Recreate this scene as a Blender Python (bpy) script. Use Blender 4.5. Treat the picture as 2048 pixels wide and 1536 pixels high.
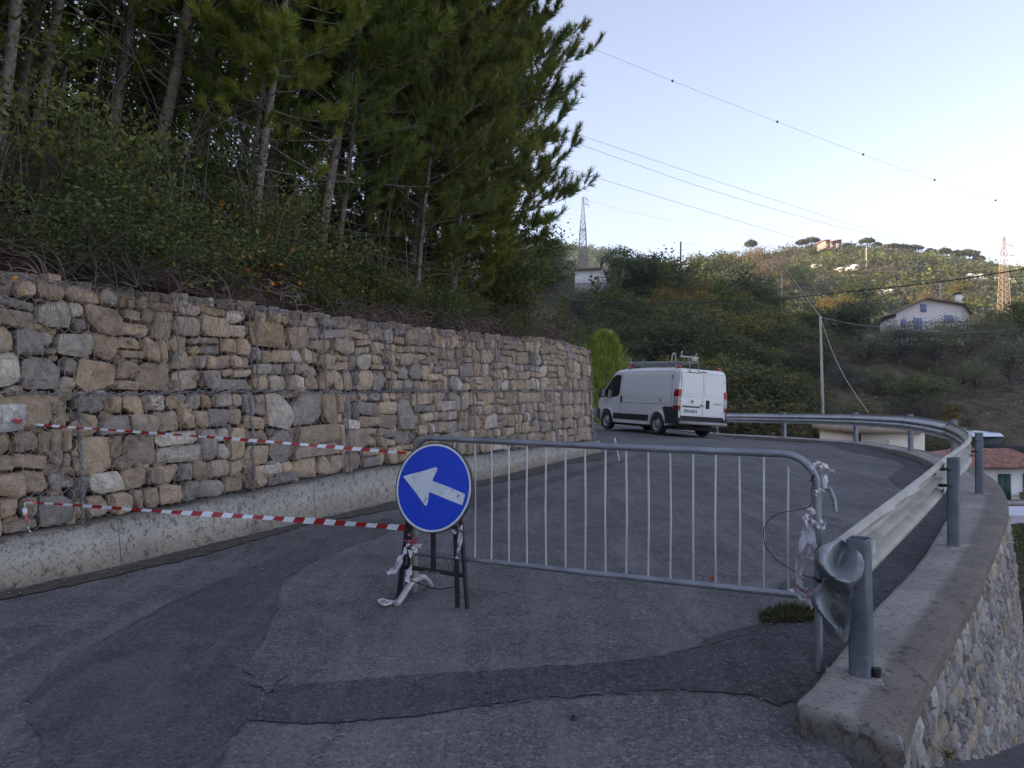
import bpy, bmesh, math, random
import numpy as np
from mathutils import Vector, Matrix
R = math.radians
for o in list(bpy.data.objects): bpy.data.objects.remove(o)
SC = bpy.context.scene
COL = SC.collection
# ---------------------------------------------------------------- camera, sky, sun, exposure
EYE = 1.44; F = 1540.0; CX = 1024.0; HY = 780.0
cam_d = bpy.data.cameras.new('camera'); cam = bpy.data.objects.new('camera', cam_d); COL.objects.link(cam)
cam.location = (0, 0, EYE); cam.rotation_euler = (R(90) + math.atan(12 / F), 0, 0)
cam_d.sensor_width = 36; cam_d.lens = 36 * F / 2048; cam_d.clip_start = 0.05; cam_d.clip_end = 5000
SC.camera = cam
SUN_EL = 11.0; SUN_AZ = -100.0      # degrees; azimuth measured from +Y (view direction) towards +X
w = bpy.data.worlds.new('World'); SC.world = w; w.use_nodes = True
nt = w.node_tree; nt.nodes.clear()
sky = nt.nodes.new('ShaderNodeTexSky'); sky.sky_type = 'NISHITA'; sky.sun_disc = False
sky.sun_elevation = R(SUN_EL); sky.sun_rotation = R(SUN_AZ); sky.altitude = 200
sky.air_density = 1.0; sky.dust_density = 0.5; sky.ozone_density = 1.2
hsv = nt.nodes.new('ShaderNodeHueSaturation'); hsv.inputs['Saturation'].default_value = 0.52
mixc = nt.nodes.new('ShaderNodeMix'); mixc.data_type = 'RGBA'; mixc.blend_type = 'MULTIPLY'; mixc.inputs[0].default_value = 1
mixc.inputs[7].default_value = (0.985, 0.985, 1.17, 1)
bg = nt.nodes.new('ShaderNodeBackground'); bg.inputs[1].default_value = 0.15
wo = nt.nodes.new('ShaderNodeOutputWorld')
nt.links.new(sky.outputs[0], hsv.inputs['Color']); nt.links.new(hsv.outputs[0], mixc.inputs[6])
nt.links.new(mixc.outputs[2], bg.inputs[0]); nt.links.new(bg.outputs[0], wo.inputs[0])
sd = bpy.data.lights.new('sun', 'SUN'); sd.energy = 5.0; sd.angle = R(0.6); sd.color = (1.0, 0.74, 0.45)
sun = bpy.data.objects.new('sun', sd); COL.objects.link(sun)
sv = Vector((math.sin(R(SUN_AZ)) * math.cos(R(SUN_EL)), math.cos(R(SUN_AZ)) * math.cos(R(SUN_EL)), math.sin(R(SUN_EL))))
sun.rotation_euler = sv.to_track_quat('Z', 'Y').to_euler(); sun.location = (-30, 0, 40)
vs = SC.view_settings; vs.view_transform = 'Standard'; vs.look = 'None'; vs.gamma = 1; vs.use_curve_mapping = False
vs.exposure = 1.22
cy = SC.cycles; cy.max_bounces = 6; cy.diffuse_bounces = 4; cy.glossy_bounces = 2; cy.transmission_bounces = 2
cy.transparent_max_bounces = 4; cy.volume_bounces = 0; cy.use_denoising = True; cy.caustics_reflective = False; cy.caustics_refractive = False

# ---------------------------------------------------------------- helpers
def G(px, py, z=0.0):
    Y = (EYE - z) * F / (py - HY)
    return np.array([(px - CX) / F * Y, Y, z])
def P(px, py, Y):
    return np.array([(px - CX) / F * Y, Y, EYE - (py - HY) / F * Y])
def sstep(a, b, x):
    t = np.clip((np.asarray(x, float) - a) / (b - a), 0, 1); return t * t * (3 - 2 * t)
def _hash(ix, iy, s):
    h = np.sin(ix * 127.1 + iy * 311.7 + s * 74.7) * 43758.5453
    return h - np.floor(h)
def vnoise(x, y, s=0):
    x = np.asarray(x, float); y = np.asarray(y, float)
    ix = np.floor(x); iy = np.floor(y); fx = x - ix; fy = y - iy
    fx = fx * fx * (3 - 2 * fx); fy = fy * fy * (3 - 2 * fy)
    a = _hash(ix, iy, s); b = _hash(ix + 1, iy, s); c = _hash(ix, iy + 1, s); d = _hash(ix + 1, iy + 1, s)
    return (a * (1 - fx) + b * fx) * (1 - fy) + (c * (1 - fx) + d * fx) * fy - 0.5
def fbm(x, y, s=0, o=4):
    r = 0; a = 1; k = 1
    for i in range(o):
        r = r + a * vnoise(x * k, y * k, s + i); a *= 0.5; k *= 2.03
    return r
class MB:
    """collects verts, faces, colours and material slots, builds ONE mesh"""
    def __init__(s): s.V = []; s.n = 0; s.F = []; s.M = []; s.C = []; s.hasc = True
    def add(s, V, Fs, m=0, col=None):
        V = np.asarray(V, float).reshape(-1, 3); Fs = np.asarray(Fs, int)
        s.V.append(V); s.F.append(Fs + s.n); s.M.append(np.full(len(Fs), m)); s.n += len(V)
        if col is None: s.C.append(np.ones((len(V), 4)))
        else:
            s.hasc = True; c = np.asarray(col, float)
            if c.ndim == 1: c = np.tile(c[:3], (len(V), 1))
            s.C.append(np.hstack([c[:, :3], np.ones((len(V), 1))]))
        return s
    def poly(s, V, m=0, col=None): return s.add(V, [list(range(len(V)))], m, col)
    def box(s, c, d, rot=None, m=0, col=None):
        x, y, z = np.array(d) / 2
        v = np.array([[-x,-y,-z],[x,-y,-z],[x,y,-z],[-x,y,-z],[-x,-y,z],[x,-y,z],[x,y,z],[-x,y,z]])
        if rot is not None: v = v @ np.array(rot).T
        return s.add(v + np.array(c), [[0,3,2,1],[4,5,6,7],[0,1,5,4],[1,2,6,5],[2,3,7,6],[3,0,4,7]], m, col)
    def tube(s, pts, r, n=8, m=0, cap=True, col=None, squash=None):
        pts = np.asarray(pts, float); k = len(pts)
        r = np.full(k, r) if np.isscalar(r) else np.asarray(r, float)
        t = np.gradient(pts, axis=0); t /= np.linalg.norm(t, axis=1)[:, None] + 1e-12
        up = np.array([0, 0, 1.0])
        if abs(t[0][2]) > 0.9: up = np.array([0, 1.0, 0])
        a = np.cross(t, up); ln = np.linalg.norm(a, axis=1)[:, None]; ln[ln < 1e-6] = 1; a /= ln
        for i in range(1, k):
            if np.dot(a[i], a[i-1]) < 0: a[i] = -a[i]
        b = np.cross(t, a)
        th = np.arange(n) * 2 * math.pi / n
        V = pts[:, None, :] + r[:, None, None] * (np.cos(th)[None, :, None] * a[:, None, :] + np.sin(th)[None, :, None] * b[:, None, :])
        V = V.reshape(-1, 3); i, j = np.meshgrid(np.arange(k-1), np.arange(n), indexing='ij'); i = i.ravel(); j = j.ravel(); j2 = (j+1) % n
        s.add(V, np.stack([i*n+j, i*n+j2, (i+1)*n+j2, (i+1)*n+j], 1), m, col)
        if cap:
            s.add(V[:n], [list(range(n))[::-1]], m, col); s.add(V[-n:], [list(range(n))], m, col)
        return s
    def grid(s, Pm, m=0, col=None, close=False):
        Pm = np.asarray(Pm, float); a, b = Pm.shape[:2]
        i, j = np.meshgrid(np.arange(a-1), np.arange(b-1), indexing='ij'); i = i.ravel(); j = j.ravel()
        return s.add(Pm.reshape(-1, 3), np.stack([i*b+j, (i+1)*b+j, (i+1)*b+j+1, i*b+j+1], 1), m, col)
    def prism(s, poly, h, m=0, col=None):
        """poly (n,3) bottom ring, h vector of extrusion"""
        p = np.asarray(poly, float); n = len(p); q = p + np.asarray(h, float)
        s.add(np.vstack([p, q]), [[i, (i+1) % n, n + (i+1) % n, n+i] for i in range(n)], m, col)
        s.add(p, [list(range(n))[::-1]], m, col); s.add(q, [list(range(n))], m, col)
        return s
    def mesh(s, name, off=(0, 0, 0)):
        V = np.vstack(s.V) - np.array(off); me = bpy.data.meshes.new(name)
        me.vertices.add(len(V)); me.vertices.foreach_set('co', V.ravel().astype('f'))
        lt = np.concatenate([np.full(len(f), f.shape[1]) for f in s.F]); li = np.concatenate([f.ravel() for f in s.F])
        me.loops.add(len(li)); me.loops.foreach_set('vertex_index', li.astype('i'))
        me.polygons.add(len(lt)); ls = np.concatenate([[0], np.cumsum(lt)[:-1]]); me.polygons.foreach_set('loop_start', ls.astype('i'))
        me.polygons.foreach_set('material_index', np.concatenate(s.M).astype('i'))
        me.update(calc_edges=True)
        if s.hasc:
            ca = me.color_attributes.new('col', 'FLOAT_COLOR', 'POINT'); ca.data.foreach_set('color', np.vstack(s.C).ravel().astype('f'))
        me.validate()
        return me
ROOTLOC = {}
def link(name, me, mats, parent=None, off=(0, 0, 0), smooth=None):
    if isinstance(mats, bpy.types.Material): mats = [mats]
    for m in mats: me.materials.append(m)
    if smooth is not None:
        me.polygons.foreach_set('use_smooth', [True] * len(me.polygons))
        if smooth < 180: me.set_sharp_from_angle(angle=R(smooth))
    o = bpy.data.objects.new(name, me); COL.objects.link(o)
    if parent is not None: o.parent = parent
    else: o.location = off
    return o
def obj(name, mb, mats, parent=None, base=None, smooth=None):
    """mb is in world coordinates; base = origin of a top-level mesh, or taken from the parent's root"""
    if parent is not None:
        r = parent
        while r.parent is not None: r = r.parent
        off = tuple(ROOTLOC.get(r.name, (0, 0, 0)))
    else: off = tuple(base) if base is not None else (0, 0, 0)
    return link(name, mb.mesh(name, off), mats, parent, off, smooth)
def tag(o, label, cat, group=None, kind=None):
    if label: o['label'] = label
    if cat: o['category'] = cat
    if group: o['group'] = group
    if kind: o['kind'] = kind
    elif cat: o['kind'] = 'thing'
    return o
def struct(o): o['kind'] = 'structure'; return o
def thing(name, loc, label, cat, group=None, rot=(0, 0, 0)):
    o = bpy.data.objects.new(name, None); COL.objects.link(o); o.location = tuple(loc); o.rotation_euler = rot
    o.empty_display_size = 0.2
    ROOTLOC[o.name] = tuple(float(v) for v in loc) if rot == (0, 0, 0) else (0, 0, 0)
    return tag(o, label, cat, group)
def copy_tree(o, parent=None):
    c = o.copy(); COL.objects.link(c); c.parent = parent
    for ch in o.children: copy_tree(ch, c)
    return c
# ---------------------------------------------------------------- materials
def NM(name):
    m = bpy.data.materials.new(name); m.use_nodes = True; t = m.node_tree
    return m, t, t.nodes['Principled BSDF']
def node(t, k, **kw):
    n = t.nodes.new(k)
    for a, b in kw.items(): setattr(n, a, b)
    return n
def coord(t, kind='Object'):
    return node(t, 'ShaderNodeTexCoord').outputs[kind]
def noise_n(t, vec, scale, detail=5, rough=0.6, dist=0.0):
    n = node(t, 'ShaderNodeTexNoise'); n.inputs['Scale'].default_value = scale; n.inputs['Detail'].default_value = detail
    n.inputs['Roughness'].default_value = rough; n.inputs['Distortion'].default_value = dist
    if vec is not None: t.links.new(vec, n.inputs['Vector'])
    return n.outputs['Fac']
def ramp(t, fac, stops):
    r = node(t, 'ShaderNodeValToRGB'); e = r.color_ramp.elements
    while len(e) < len(stops): e.new(0.5)
    for k, (p, c) in enumerate(stops):
        e[k].position = p; e[k].color = (c[0], c[1], c[2], 1) if not np.isscalar(c) else (c, c, c, 1)
    t.links.new(fac, r.inputs[0]); return r.outputs[0]
def mix(t, a, b, fac, mode='MIX'):
    n = node(t, 'ShaderNodeMix', data_type='RGBA', blend_type=mode)
    for sock, v in ((0, fac), (6, a), (7, b)):
        if hasattr(v, 'links') or isinstance(v, bpy.types.NodeSocket): t.links.new(v, n.inputs[sock])
        elif sock == 0: n.inputs[0].default_value = v
        else: n.inputs[sock].default_value = (v[0], v[1], v[2], 1)
    return n.outputs[2]
def bump(t, bs, h, strength, dist=0.02):
    b = node(t, 'ShaderNodeBump'); b.inputs['Strength'].default_value = strength; b.inputs['Distance'].default_value = dist
    t.links.new(h, b.inputs['Height']); t.links.new(b.outputs[0], bs.inputs['Normal'])
def mat(name, c1, c2=None, scale=6, rough=0.8, metal=0.0, bmp=0.0, bscale=None, bdist=0.01, spec=0.5, attr=False, lo=0.35, hi=0.65, detail=5, c3=None, s3=40, t3=0.6, r2=None):
    m, t, bs = NM(name); v = coord(t)
    bs.inputs['Roughness'].default_value = rough; bs.inputs['Metallic'].default_value = metal
    bs.inputs['Specular IOR Level'].default_value = spec
    if c2 is None and not attr and c3 is None: bs.inputs['Base Color'].default_value = (*c1, 1)
    else:
        n = noise_n(t, v, scale, detail)
        out = ramp(t, n, [(lo, c1), (hi, c2 if c2 is not None else c1)])
        if c3 is not None:
            n3 = noise_n(t, v, s3, 4, 0.7); out = mix(t, out, c3, ramp(t, n3, [(t3, 0.0), (t3 + 0.1, 1.0)]))
        if attr:
            a = node(t, 'ShaderNodeAttribute', attribute_name='col'); out = mix(t, out, a.outputs['Color'], 1.0, 'MULTIPLY')
        t.links.new(out, bs.inputs['Base Color'])
    if r2 is not None:
        rr = ramp(t, noise_n(t, v, scale * 2, 4), [(0.35, rough), (0.65, r2)]); t.links.new(rr, bs.inputs['Roughness'])
    if bmp:
        bump(t, bs, noise_n(t, v, bscale or scale * 4, 6, 0.65), bmp, bdist)
    return m
def leafmat(name, c1, c2, trans=0.25, rough=0.6):
    """leaf colour varies per leaf (attribute col multiplies) and slowly in space"""
    m, t, bs = NM(name); bs.inputs['Roughness'].default_value = rough; bs.inputs['Specular IOR Level'].default_value = 0.25
    n = noise_n(t, coord(t), 0.9, 3); out = ramp(t, n, [(0.35, c1), (0.65, c2)])
    oi = node(t, 'ShaderNodeObjectInfo'); out = mix(t, out, ramp(t, oi.outputs['Random'], [(0.0, (0.70, 0.74, 0.80)), (0.35, (1.0, 1.0, 0.95)), (0.7, (1.22, 1.12, 0.82)), (1.0, (0.95, 1.12, 0.95))]), 1.0, 'MULTIPLY')
    a = node(t, 'ShaderNodeAttribute', attribute_name='col'); out = mix(t, out, a.outputs['Color'], 1.0, 'MULTIPLY')
    t.links.new(out, bs.inputs['Base Color'])
    if trans:
        tr = node(t, 'ShaderNodeBsdfTranslucent'); t.links.new(out, tr.inputs[0])
        ms = node(t, 'ShaderNodeMixShader'); ms.inputs[0].default_value = trans
        t.links.new(bs.outputs[0], ms.inputs[1]); t.links.new(tr.outputs[0], ms.inputs[2])
        t.links.new(ms.outputs[0], t.nodes['Material Output'].inputs[0])
    return m
M = {}
def asphalt(name, base, stain, fleck=0.30, coarse=215, bstr=0.5):
    m, t, bs = NM(name); v = coord(t); bs.inputs['Roughness'].default_value = 0.88; bs.inputs['Specular IOR Level'].default_value = 0.28
    big = noise_n(t, v, 0.55, 6, 0.62, 0.6); mid = noise_n(t, v, 3.4, 6, 0.7, 0.4); fine = noise_n(t, v, coarse * 0.45, 3, 0.8)
    c = ramp(t, big, [(0.36, base), (0.66, stain)])
    c = mix(t, c, [x * 0.62 for x in base], ramp(t, mid, [(0.42, 0.0), (0.72, 0.75)]))
    vo = node(t, 'ShaderNodeTexVoronoi', feature='F1'); vo.inputs['Scale'].default_value = coarse * 0.42; t.links.new(v, vo.inputs['Vector'])
    sp = node(t, 'ShaderNodeSeparateColor'); t.links.new(vo.outputs['Color'], sp.inputs[0])
    c = mix(t, c, [min(1, x * 2.6) for x in stain], ramp(t, sp.outputs[0], [(0.78, 0.0), (1.0, fleck)]))
    c = mix(t, c, [x * 0.35 for x in base], ramp(t, sp.outputs[1], [(0.6, 0.0), (1.0, 0.75)]))
    v2 = node(t, 'ShaderNodeTexVoronoi', feature='F1'); v2.inputs['Scale'].default_value = coarse * 0.19; t.links.new(v, v2.inputs['Vector'])
    s2 = node(t, 'ShaderNodeSeparateColor'); t.links.new(v2.outputs['Color'], s2.inputs[0])
    c = mix(t, c, [x * 0.45 for x in base], ramp(t, s2.outputs[2], [(0.74, 0.0), (0.97, 0.42)])); c = mix(t, c, [min(1, x * 1.7) for x in stain], ramp(t, s2.outputs[0], [(0.88, 0.0), (1.0, 0.25)]))
    mp = node(t, 'ShaderNodeMapping'); mp.inputs['Rotation'].default_value = (0, 0, 0.43); mp.inputs['Scale'].default_value = (1.5, 0.22, 1); t.links.new(v, mp.inputs[0])
    c = mix(t, c, [min(1, x*1.25) for x in stain], ramp(t, noise_n(t, mp.outputs[0], 1.6, 7, 0.72, 0.8), [(0.48, 0.0), (0.70, 0.55)]))
    ns = noise_n(t, v, 26, 5, 0.8); c = mix(t, c, [x * 0.55 for x in base], ramp(t, ns, [(0.55, 0.0), (0.75, 0.6)]))
    t.links.new(c, bs.inputs['Base Color'])
    ad = node(t, 'ShaderNodeMath', operation='ADD'); t.links.new(fine, ad.inputs[0]); t.links.new(vo.outputs['Distance'], ad.inputs[1])
    ad2 = node(t, 'ShaderNodeMath', operation='ADD'); t.links.new(ad.outputs[0], ad2.inputs[0]); t.links.new(mid, ad2.inputs[1])
    bump(t, bs, ad2.outputs[0], bstr, 0.012); return m
M['asphalt'] = asphalt('worn asphalt', (0.118, 0.113, 0.118), (0.205, 0.197, 0.198))
M['asphalt_new'] = asphalt('smoother asphalt patch', (0.098, 0.095, 0.101), (0.142, 0.137, 0.142), 0.2)
M['asphalt_dark'] = asphalt('coarse dark asphalt', (0.076, 0.074, 0.080), (0.122, 0.118, 0.126), 0.4, 170, 0.9)
M['joint'] = mat('dusty joint', (0.13, 0.12, 0.11), (0.07, 0.067, 0.07), 14, 0.95, bmp=0.5, bscale=90)
M['dirt'] = mat('road edge dirt', (0.055, 0.043, 0.036), (0.12, 0.10, 0.085), 9, 0.97, bmp=0.8, bscale=60, c3=(0.03, 0.025, 0.02), s3=30, t3=0.55)
def concrete(name, a, b, dark, spec_t=0.62, streak=True):
    m, t, bs = NM(name); v = coord(t); bs.inputs['Roughness'].default_value = 0.92; bs.inputs['Specular IOR Level'].default_value = 0.2
    c = ramp(t, noise_n(t, v, 1.7, 6, 0.65, 0.5), [(0.35, a), (0.65, b)])
    c = mix(t, c, dark, ramp(t, noise_n(t, v, 16, 6, 0.75), [(spec_t - 0.04, 0.0), (spec_t + 0.06, 0.8)]))
    c = mix(t, c, dark, ramp(t, noise_n(t, v, 48, 3, 0.7), [(spec_t, 0.0), (spec_t + 0.08, 0.9)]))
    c = mix(t, c, [x * 0.7 for x in a], ramp(t, noise_n(t, v, 120, 3, 0.7), [(0.45, 0.0), (0.7, 0.6)]))
    a_ = node(t, 'ShaderNodeAttribute', attribute_name='col'); c = mix(t, c, a_.outputs['Color'], 1.0, 'MULTIPLY')
    t.links.new(c, bs.inputs['Base Color']); bump(t, bs, noise_n(t, v, 40, 8, 0.75), 0.5, 0.010); return m
M['plinth'] = concrete('weathered concrete plinth', (0.40, 0.375, 0.345), (0.54, 0.51, 0.46), (0.085, 0.078, 0.066), 0.565)
M['kerb'] = concrete('old kerb concrete', (0.30, 0.285, 0.27), (0.46, 0.44, 0.415), (0.10, 0.09, 0.08), 0.585)
def rock(name, k=1.0):
    m, t, bs = NM(name); v = coord(t); bs.inputs['Roughness'].default_value = 0.9; bs.inputs['Specular IOR Level'].default_value = 0.25
    c = ramp(t, noise_n(t, v, 7, 7, 0.68, 0.8), [(0.3, (0.58, 0.54, 0.50)), (0.5, (1.0, 0.98, 0.96)), (0.7, (1.42, 1.36, 1.28))])
    c = mix(t, c, (0.38, 0.34, 0.32), ramp(t, noise_n(t, v, 22, 6, 0.8), [(0.56, 0.0), (0.68, 0.75)]))
    mp = node(t, 'ShaderNodeMapping'); mp.inputs['Scale'].default_value = (4, 4, 22); mp.inputs['Rotation'].default_value = (0.25, 0.1, 0); t.links.new(v, mp.inputs[0])
    c = mix(t, c, (0.45, 0.40, 0.36), ramp(t, noise_n(t, mp.outputs[0], 1.4, 5, 0.7, 1.0), [(0.55, 0.0), (0.66, 0.6)]))
    c = mix(t, c, (1.5, 1.45, 1.4), ramp(t, noise_n(t, v, 13, 6, 0.8, 1.5), [(0.62, 0.0), (0.72, 0.6)]))
    a = node(t, 'ShaderNodeAttribute', attribute_name='col'); c = mix(t, c, a.outputs['Color'], 1.0, 'MULTIPLY')
    t.links.new(c, bs.inputs['Base Color'])
    h = node(t, 'ShaderNodeMath', operation='ADD'); t.links.new(noise_n(t, v, 9, 8, 0.7), h.inputs[0]); t.links.new(noise_n(t, v, 60, 4, 0.7), h.inputs[1])
    bump(t, bs, h.outputs[0], 0.85 * k, 0.03); return m
M['rock'] = rock('gabion stone'); M['rock2'] = rock('masonry stone', 0.8)
M['gap'] = mat('painted shade behind the stones', (0.018, 0.015, 0.013), (0.045, 0.038, 0.032), 14, 1.0, bmp=1.0, bscale=30)  # near-black backing colour: the shade between the stones is painted in
M['mortar'] = mat('rough lime mortar', (0.10, 0.092, 0.085), (0.17, 0.155, 0.14), 10, 0.95, bmp=0.8, bscale=40)
M['soil'] = mat('forest soil and litter', (0.035, 0.024, 0.016), (0.095, 0.056, 0.036), 2.2, 1.0, bmp=1.0, bscale=25, bdist=0.05)
M['galv'] = mat('galvanised steel', (0.22, 0.245, 0.28), (0.33, 0.355, 0.39), 7, 0.5, 0.6, 0.12, 30, 0.004, c3=(0.20, 0.21, 0.23), s3=28, t3=0.6, r2=0.6)
M['galv_far'] = mat('bright zinc beam', (0.46, 0.47, 0.49), (0.60, 0.61, 0.63), 3, 0.5, 0.15, 0.1, 16, 0.004, c3=(0.33, 0.32, 0.31), s3=20, t3=0.62)
M['galv_worn'] = mat('dull galvanised beam', (0.29, 0.27, 0.235), (0.43, 0.40, 0.345), 3, 0.6, 0.15, 0.1, 16, 0.004, c3=(0.25, 0.24, 0.23), s3=20, t3=0.6, r2=0.62)
M['galv_dark'] = mat('weathered blue grey zinc', (0.12, 0.14, 0.17), (0.20, 0.225, 0.26), 5, 0.55, 0.55, 0.15, 40, 0.004, c3=(0.30, 0.31, 0.32), s3=36, t3=0.62)
M['wire'] = mat('zinc wire', (0.31, 0.30, 0.29), None, rough=0.6, metal=0.1)
M['wire_dark'] = mat('dull lacing wire', (0.17, 0.17, 0.175), (0.28, 0.275, 0.27), 30, rough=0.6, metal=0.4)
M['black'] = mat('black rubber and plastic', (0.012, 0.012, 0.014), (0.02, 0.02, 0.022), 20, 0.6)
M['blacksteel'] = mat('black painted steel', (0.012, 0.012, 0.015), (0.028, 0.028, 0.032), 25, 0.42, c3=(0.10, 0.09, 0.08), s3=60, t3=0.68)
M['twig'] = mat('dry twigs', (0.13, 0.095, 0.08), (0.27, 0.205, 0.175), 3, 0.95)
M['bark'] = mat('pine bark', (0.16, 0.13, 0.105), (0.33, 0.29, 0.25), 9, 0.95, bmp=0.9, bscale=34, bdist=0.03, c3=(0.06, 0.045, 0.035), s3=24, t3=0.56)
M['barkd'] = mat('dark bark', (0.05, 0.04, 0.032), (0.12, 0.10, 0.08), 9, 0.95, bmp=0.6, bscale=30)
# ---------------------------------------------------------------- the lie of the land
rng = np.random.default_rng(7); random.seed(7)
W0 = np.array([-3.69, 5.54]); WU = np.array([0.417, 0.909]); WN = np.array([-0.909, 0.417])   # gabion wall line and its uphill normal
WLEN = 13.42
def rz(X, Y):
    X = np.asarray(X, float); Y = np.asarray(Y, float)
    return -0.06 * np.clip(X - 4.6, 0, 9) * sstep(19, 27, Y)
def kz(Y): return np.interp(Y, [0, 13, 16.6, 20.4, 24.2, 27, 30, 40], [.10, .10, .12, .055, -.05, -.10, 0.0, .03])
def bankz(X, Y):
    X = np.asarray(X, float); Y = np.asarray(Y, float)
    d = (X - W0[0]) * WN[0] + (Y - W0[1]) * WN[1]
    z = 2.27 + 0.6 * np.clip(d, 0, 6) + 0.22 * np.clip(d - 6, 0, 100) + 0.28 * fbm(X * .6, Y * .6, 3) * sstep(0.1, 1.5, d)
    return z + 0.5 * np.clip(-X - 14, 0, 100)
def bank_hit(px, py):
    for Y in np.arange(4.5, 60, 0.03):
        p = P(px, py, Y)
        d = (p[0] - W0[0]) * WN[0] + (p[1] - W0[1]) * WN[1]
        if d > 0.1 and p[2] <= bankz(p[0], p[1]): return p
    return P(px, py, 25)
_cy = np.array([[1100,570],[1290,556],[1400,528],[1480,513],[1560,507],[1640,500],[1700,502],[1800,508],[1900,520],[1980,536],[2048,552],[2300,600]])
def hillz(X, Y):
    X = np.asarray(X, float); Y = np.asarray(Y, float)
    left = np.interp(Y, [0, 25, 40, 50, 58, 66, 78, 92, 104, 120, 140, 170, 200], [-3, -4.2, -6, -6.7, -5.2, -2.2, 1.2, 4.5, 8.0, 12, 16.5, 18, 15])
    right = np.interp(Y, [0, 25, 40, 50, 58, 66, 78, 92, 99, 112, 140, 170, 200], [-3, -4.2, -6, -6.9, -5.2, -2.2, 1.4, 5.0, 9.1, 9.3, 7, 9, 13])
    k = sstep(28, 58, X); z = left * (1 - k) + right * k
    z = z + 6.5 * sstep(85, 145, Y) * (1 - sstep(12, 34, X))
    pxc = CX + F * X / 430.0
    crest = EYE + (HY - np.interp(pxc, _cy[:, 0], _cy[:, 1])) / F * 430 
    g = np.clip((Y - 185) / 245.0, 0, 1) ** 0.92
    far = 10 + (crest - 10) * g - 0.25 * np.clip(Y - 430, 0, 200)
    kk = sstep(165, 215, Y); z = z * (1 - kk) + far * kk
    z = z + (0.9 * fbm(X * .06, Y * .06, 5) + 0.35 * fbm(X * .4, Y * .4, 6)) * sstep(20, 60, Y) + 5 * fbm(X * .012, Y * .012, 9, 3) * sstep(210, 300, Y)
    zt = z / 2.2; st = (np.floor(zt) + sstep(0.55, 1.0, zt - np.floor(zt))) * 2.2   # dry stone terraces
    return z * 0.55 + st * 0.45
def hill_hit(px, py, y0=45, y1=560, step=0.5):
    for Y in np.arange(y0, y1, step):
        p = P(px, py, Y)
        if p[2] <= hillz(p[0], p[1]): return p
    return P(px, py, 300)
def heightfield(xs, ys, fz):
    X, Y = np.meshgrid(xs, ys, indexing='ij'); return np.stack([X, Y, fz(X, Y)], -1)
m, t, bs = NM('dry hillside scrub and stones'); v = coord(t); bs.inputs['Roughness'].default_value = 1.0; bs.inputs['Specular IOR Level'].default_value = 0.1
c = ramp(t, noise_n(t, v, 0.22, 7, 0.7), [(0.36, (0.055, 0.058, 0.028)), (0.5, (0.13, 0.100, 0.066)), (0.68, (0.22, 0.16, 0.115))])
c = mix(t, c, (0.34, 0.31, 0.27), ramp(t, noise_n(t, v, 2.2, 6, 0.8), [(0.62, 0.0), (0.70, 0.7)]))
c = mix(t, c, (0.045, 0.055, 0.025), ramp(t, noise_n(t, v, 0.9, 6, 0.75), [(0.50, 0.0), (0.62, 0.85)]))
t.links.new(c, bs.inputs['Base Color']); bump(t, bs, noise_n(t, v, 3.0, 8, 0.8), 1.0, 0.3); M['hill'] = m
mb = MB(); mb.grid(heightfield(np.concatenate([np.arange(-14, 60, 0.9), np.arange(60, 470, 4.0)]), np.concatenate([np.arange(-6, 120, 0.9), np.arange(120, 560, 3.2)]), hillz))
struct(obj('hillside', mb, M['hill'], smooth=180))
# mountain on the left that keeps the low sun off the road, and the distant ridge
def mtz(X, Y):
    return np.minimum(75, 0.45 * np.clip(-X - 14, 0, 400)) + 6 * fbm(X * .02, Y * .02, 11) * sstep(0, 40, -X - 14) - 1.5
mb = MB(); mb.grid(heightfield(np.arange(-320, -13, 6.0), np.arange(-160, 700, 10.0), mtz)); struct(obj('mountain', mb, M['soil'], smooth=180))
_c3 = np.array([[600,500],[1000,478],[1130,490],[1200,503],[1250,522],[1290,532],[1400,566],[1600,620]])
def ridgez(X, Y):
    pxc = CX + F * X / 680.0; cz = EYE + (HY - np.interp(pxc, _c3[:, 0], _c3[:, 1])) / F * 680
    return 8 + (cz - 8) * np.clip((Y - 470) / 210, 0, 1) - 0.3 * np.clip(Y - 680, 0, 300) + 5 * fbm(X * .02, Y * .02, 21)
mb = MB(); mb.grid(heightfield(np.arange(-200, 300, 6.0), np.arange(470, 860, 6.0), ridgez)); struct(obj('distant_ridge', mb, M['hill'], smooth=180))
# bank behind the gabion wall
s_, d_ = np.meshgrid(np.arange(-9, WLEN + .01, .25), np.concatenate([np.arange(0.35, 6, .22), np.arange(6, 46, 1.0)]), indexing='ij')
bx = W0[0] + WU[0] * s_ + WN[0] * d_; by = W0[1] + WU[1] * s_ + WN[1] * d_; bzz = bankz(bx, by)
bzz = bzz - 0.10 * (d_ < 0.5)
mb = MB(); mb.grid(np.stack([bx, by, bzz], -1))
e0 = np.stack([bx[-1], by[-1], bzz[-1]], -1); e1 = e0.copy(); e1[:, 2] = -1; mb.grid(np.stack([e0, e1], 0))
struct(obj('bank', mb, M['soil'], smooth=180))

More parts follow.
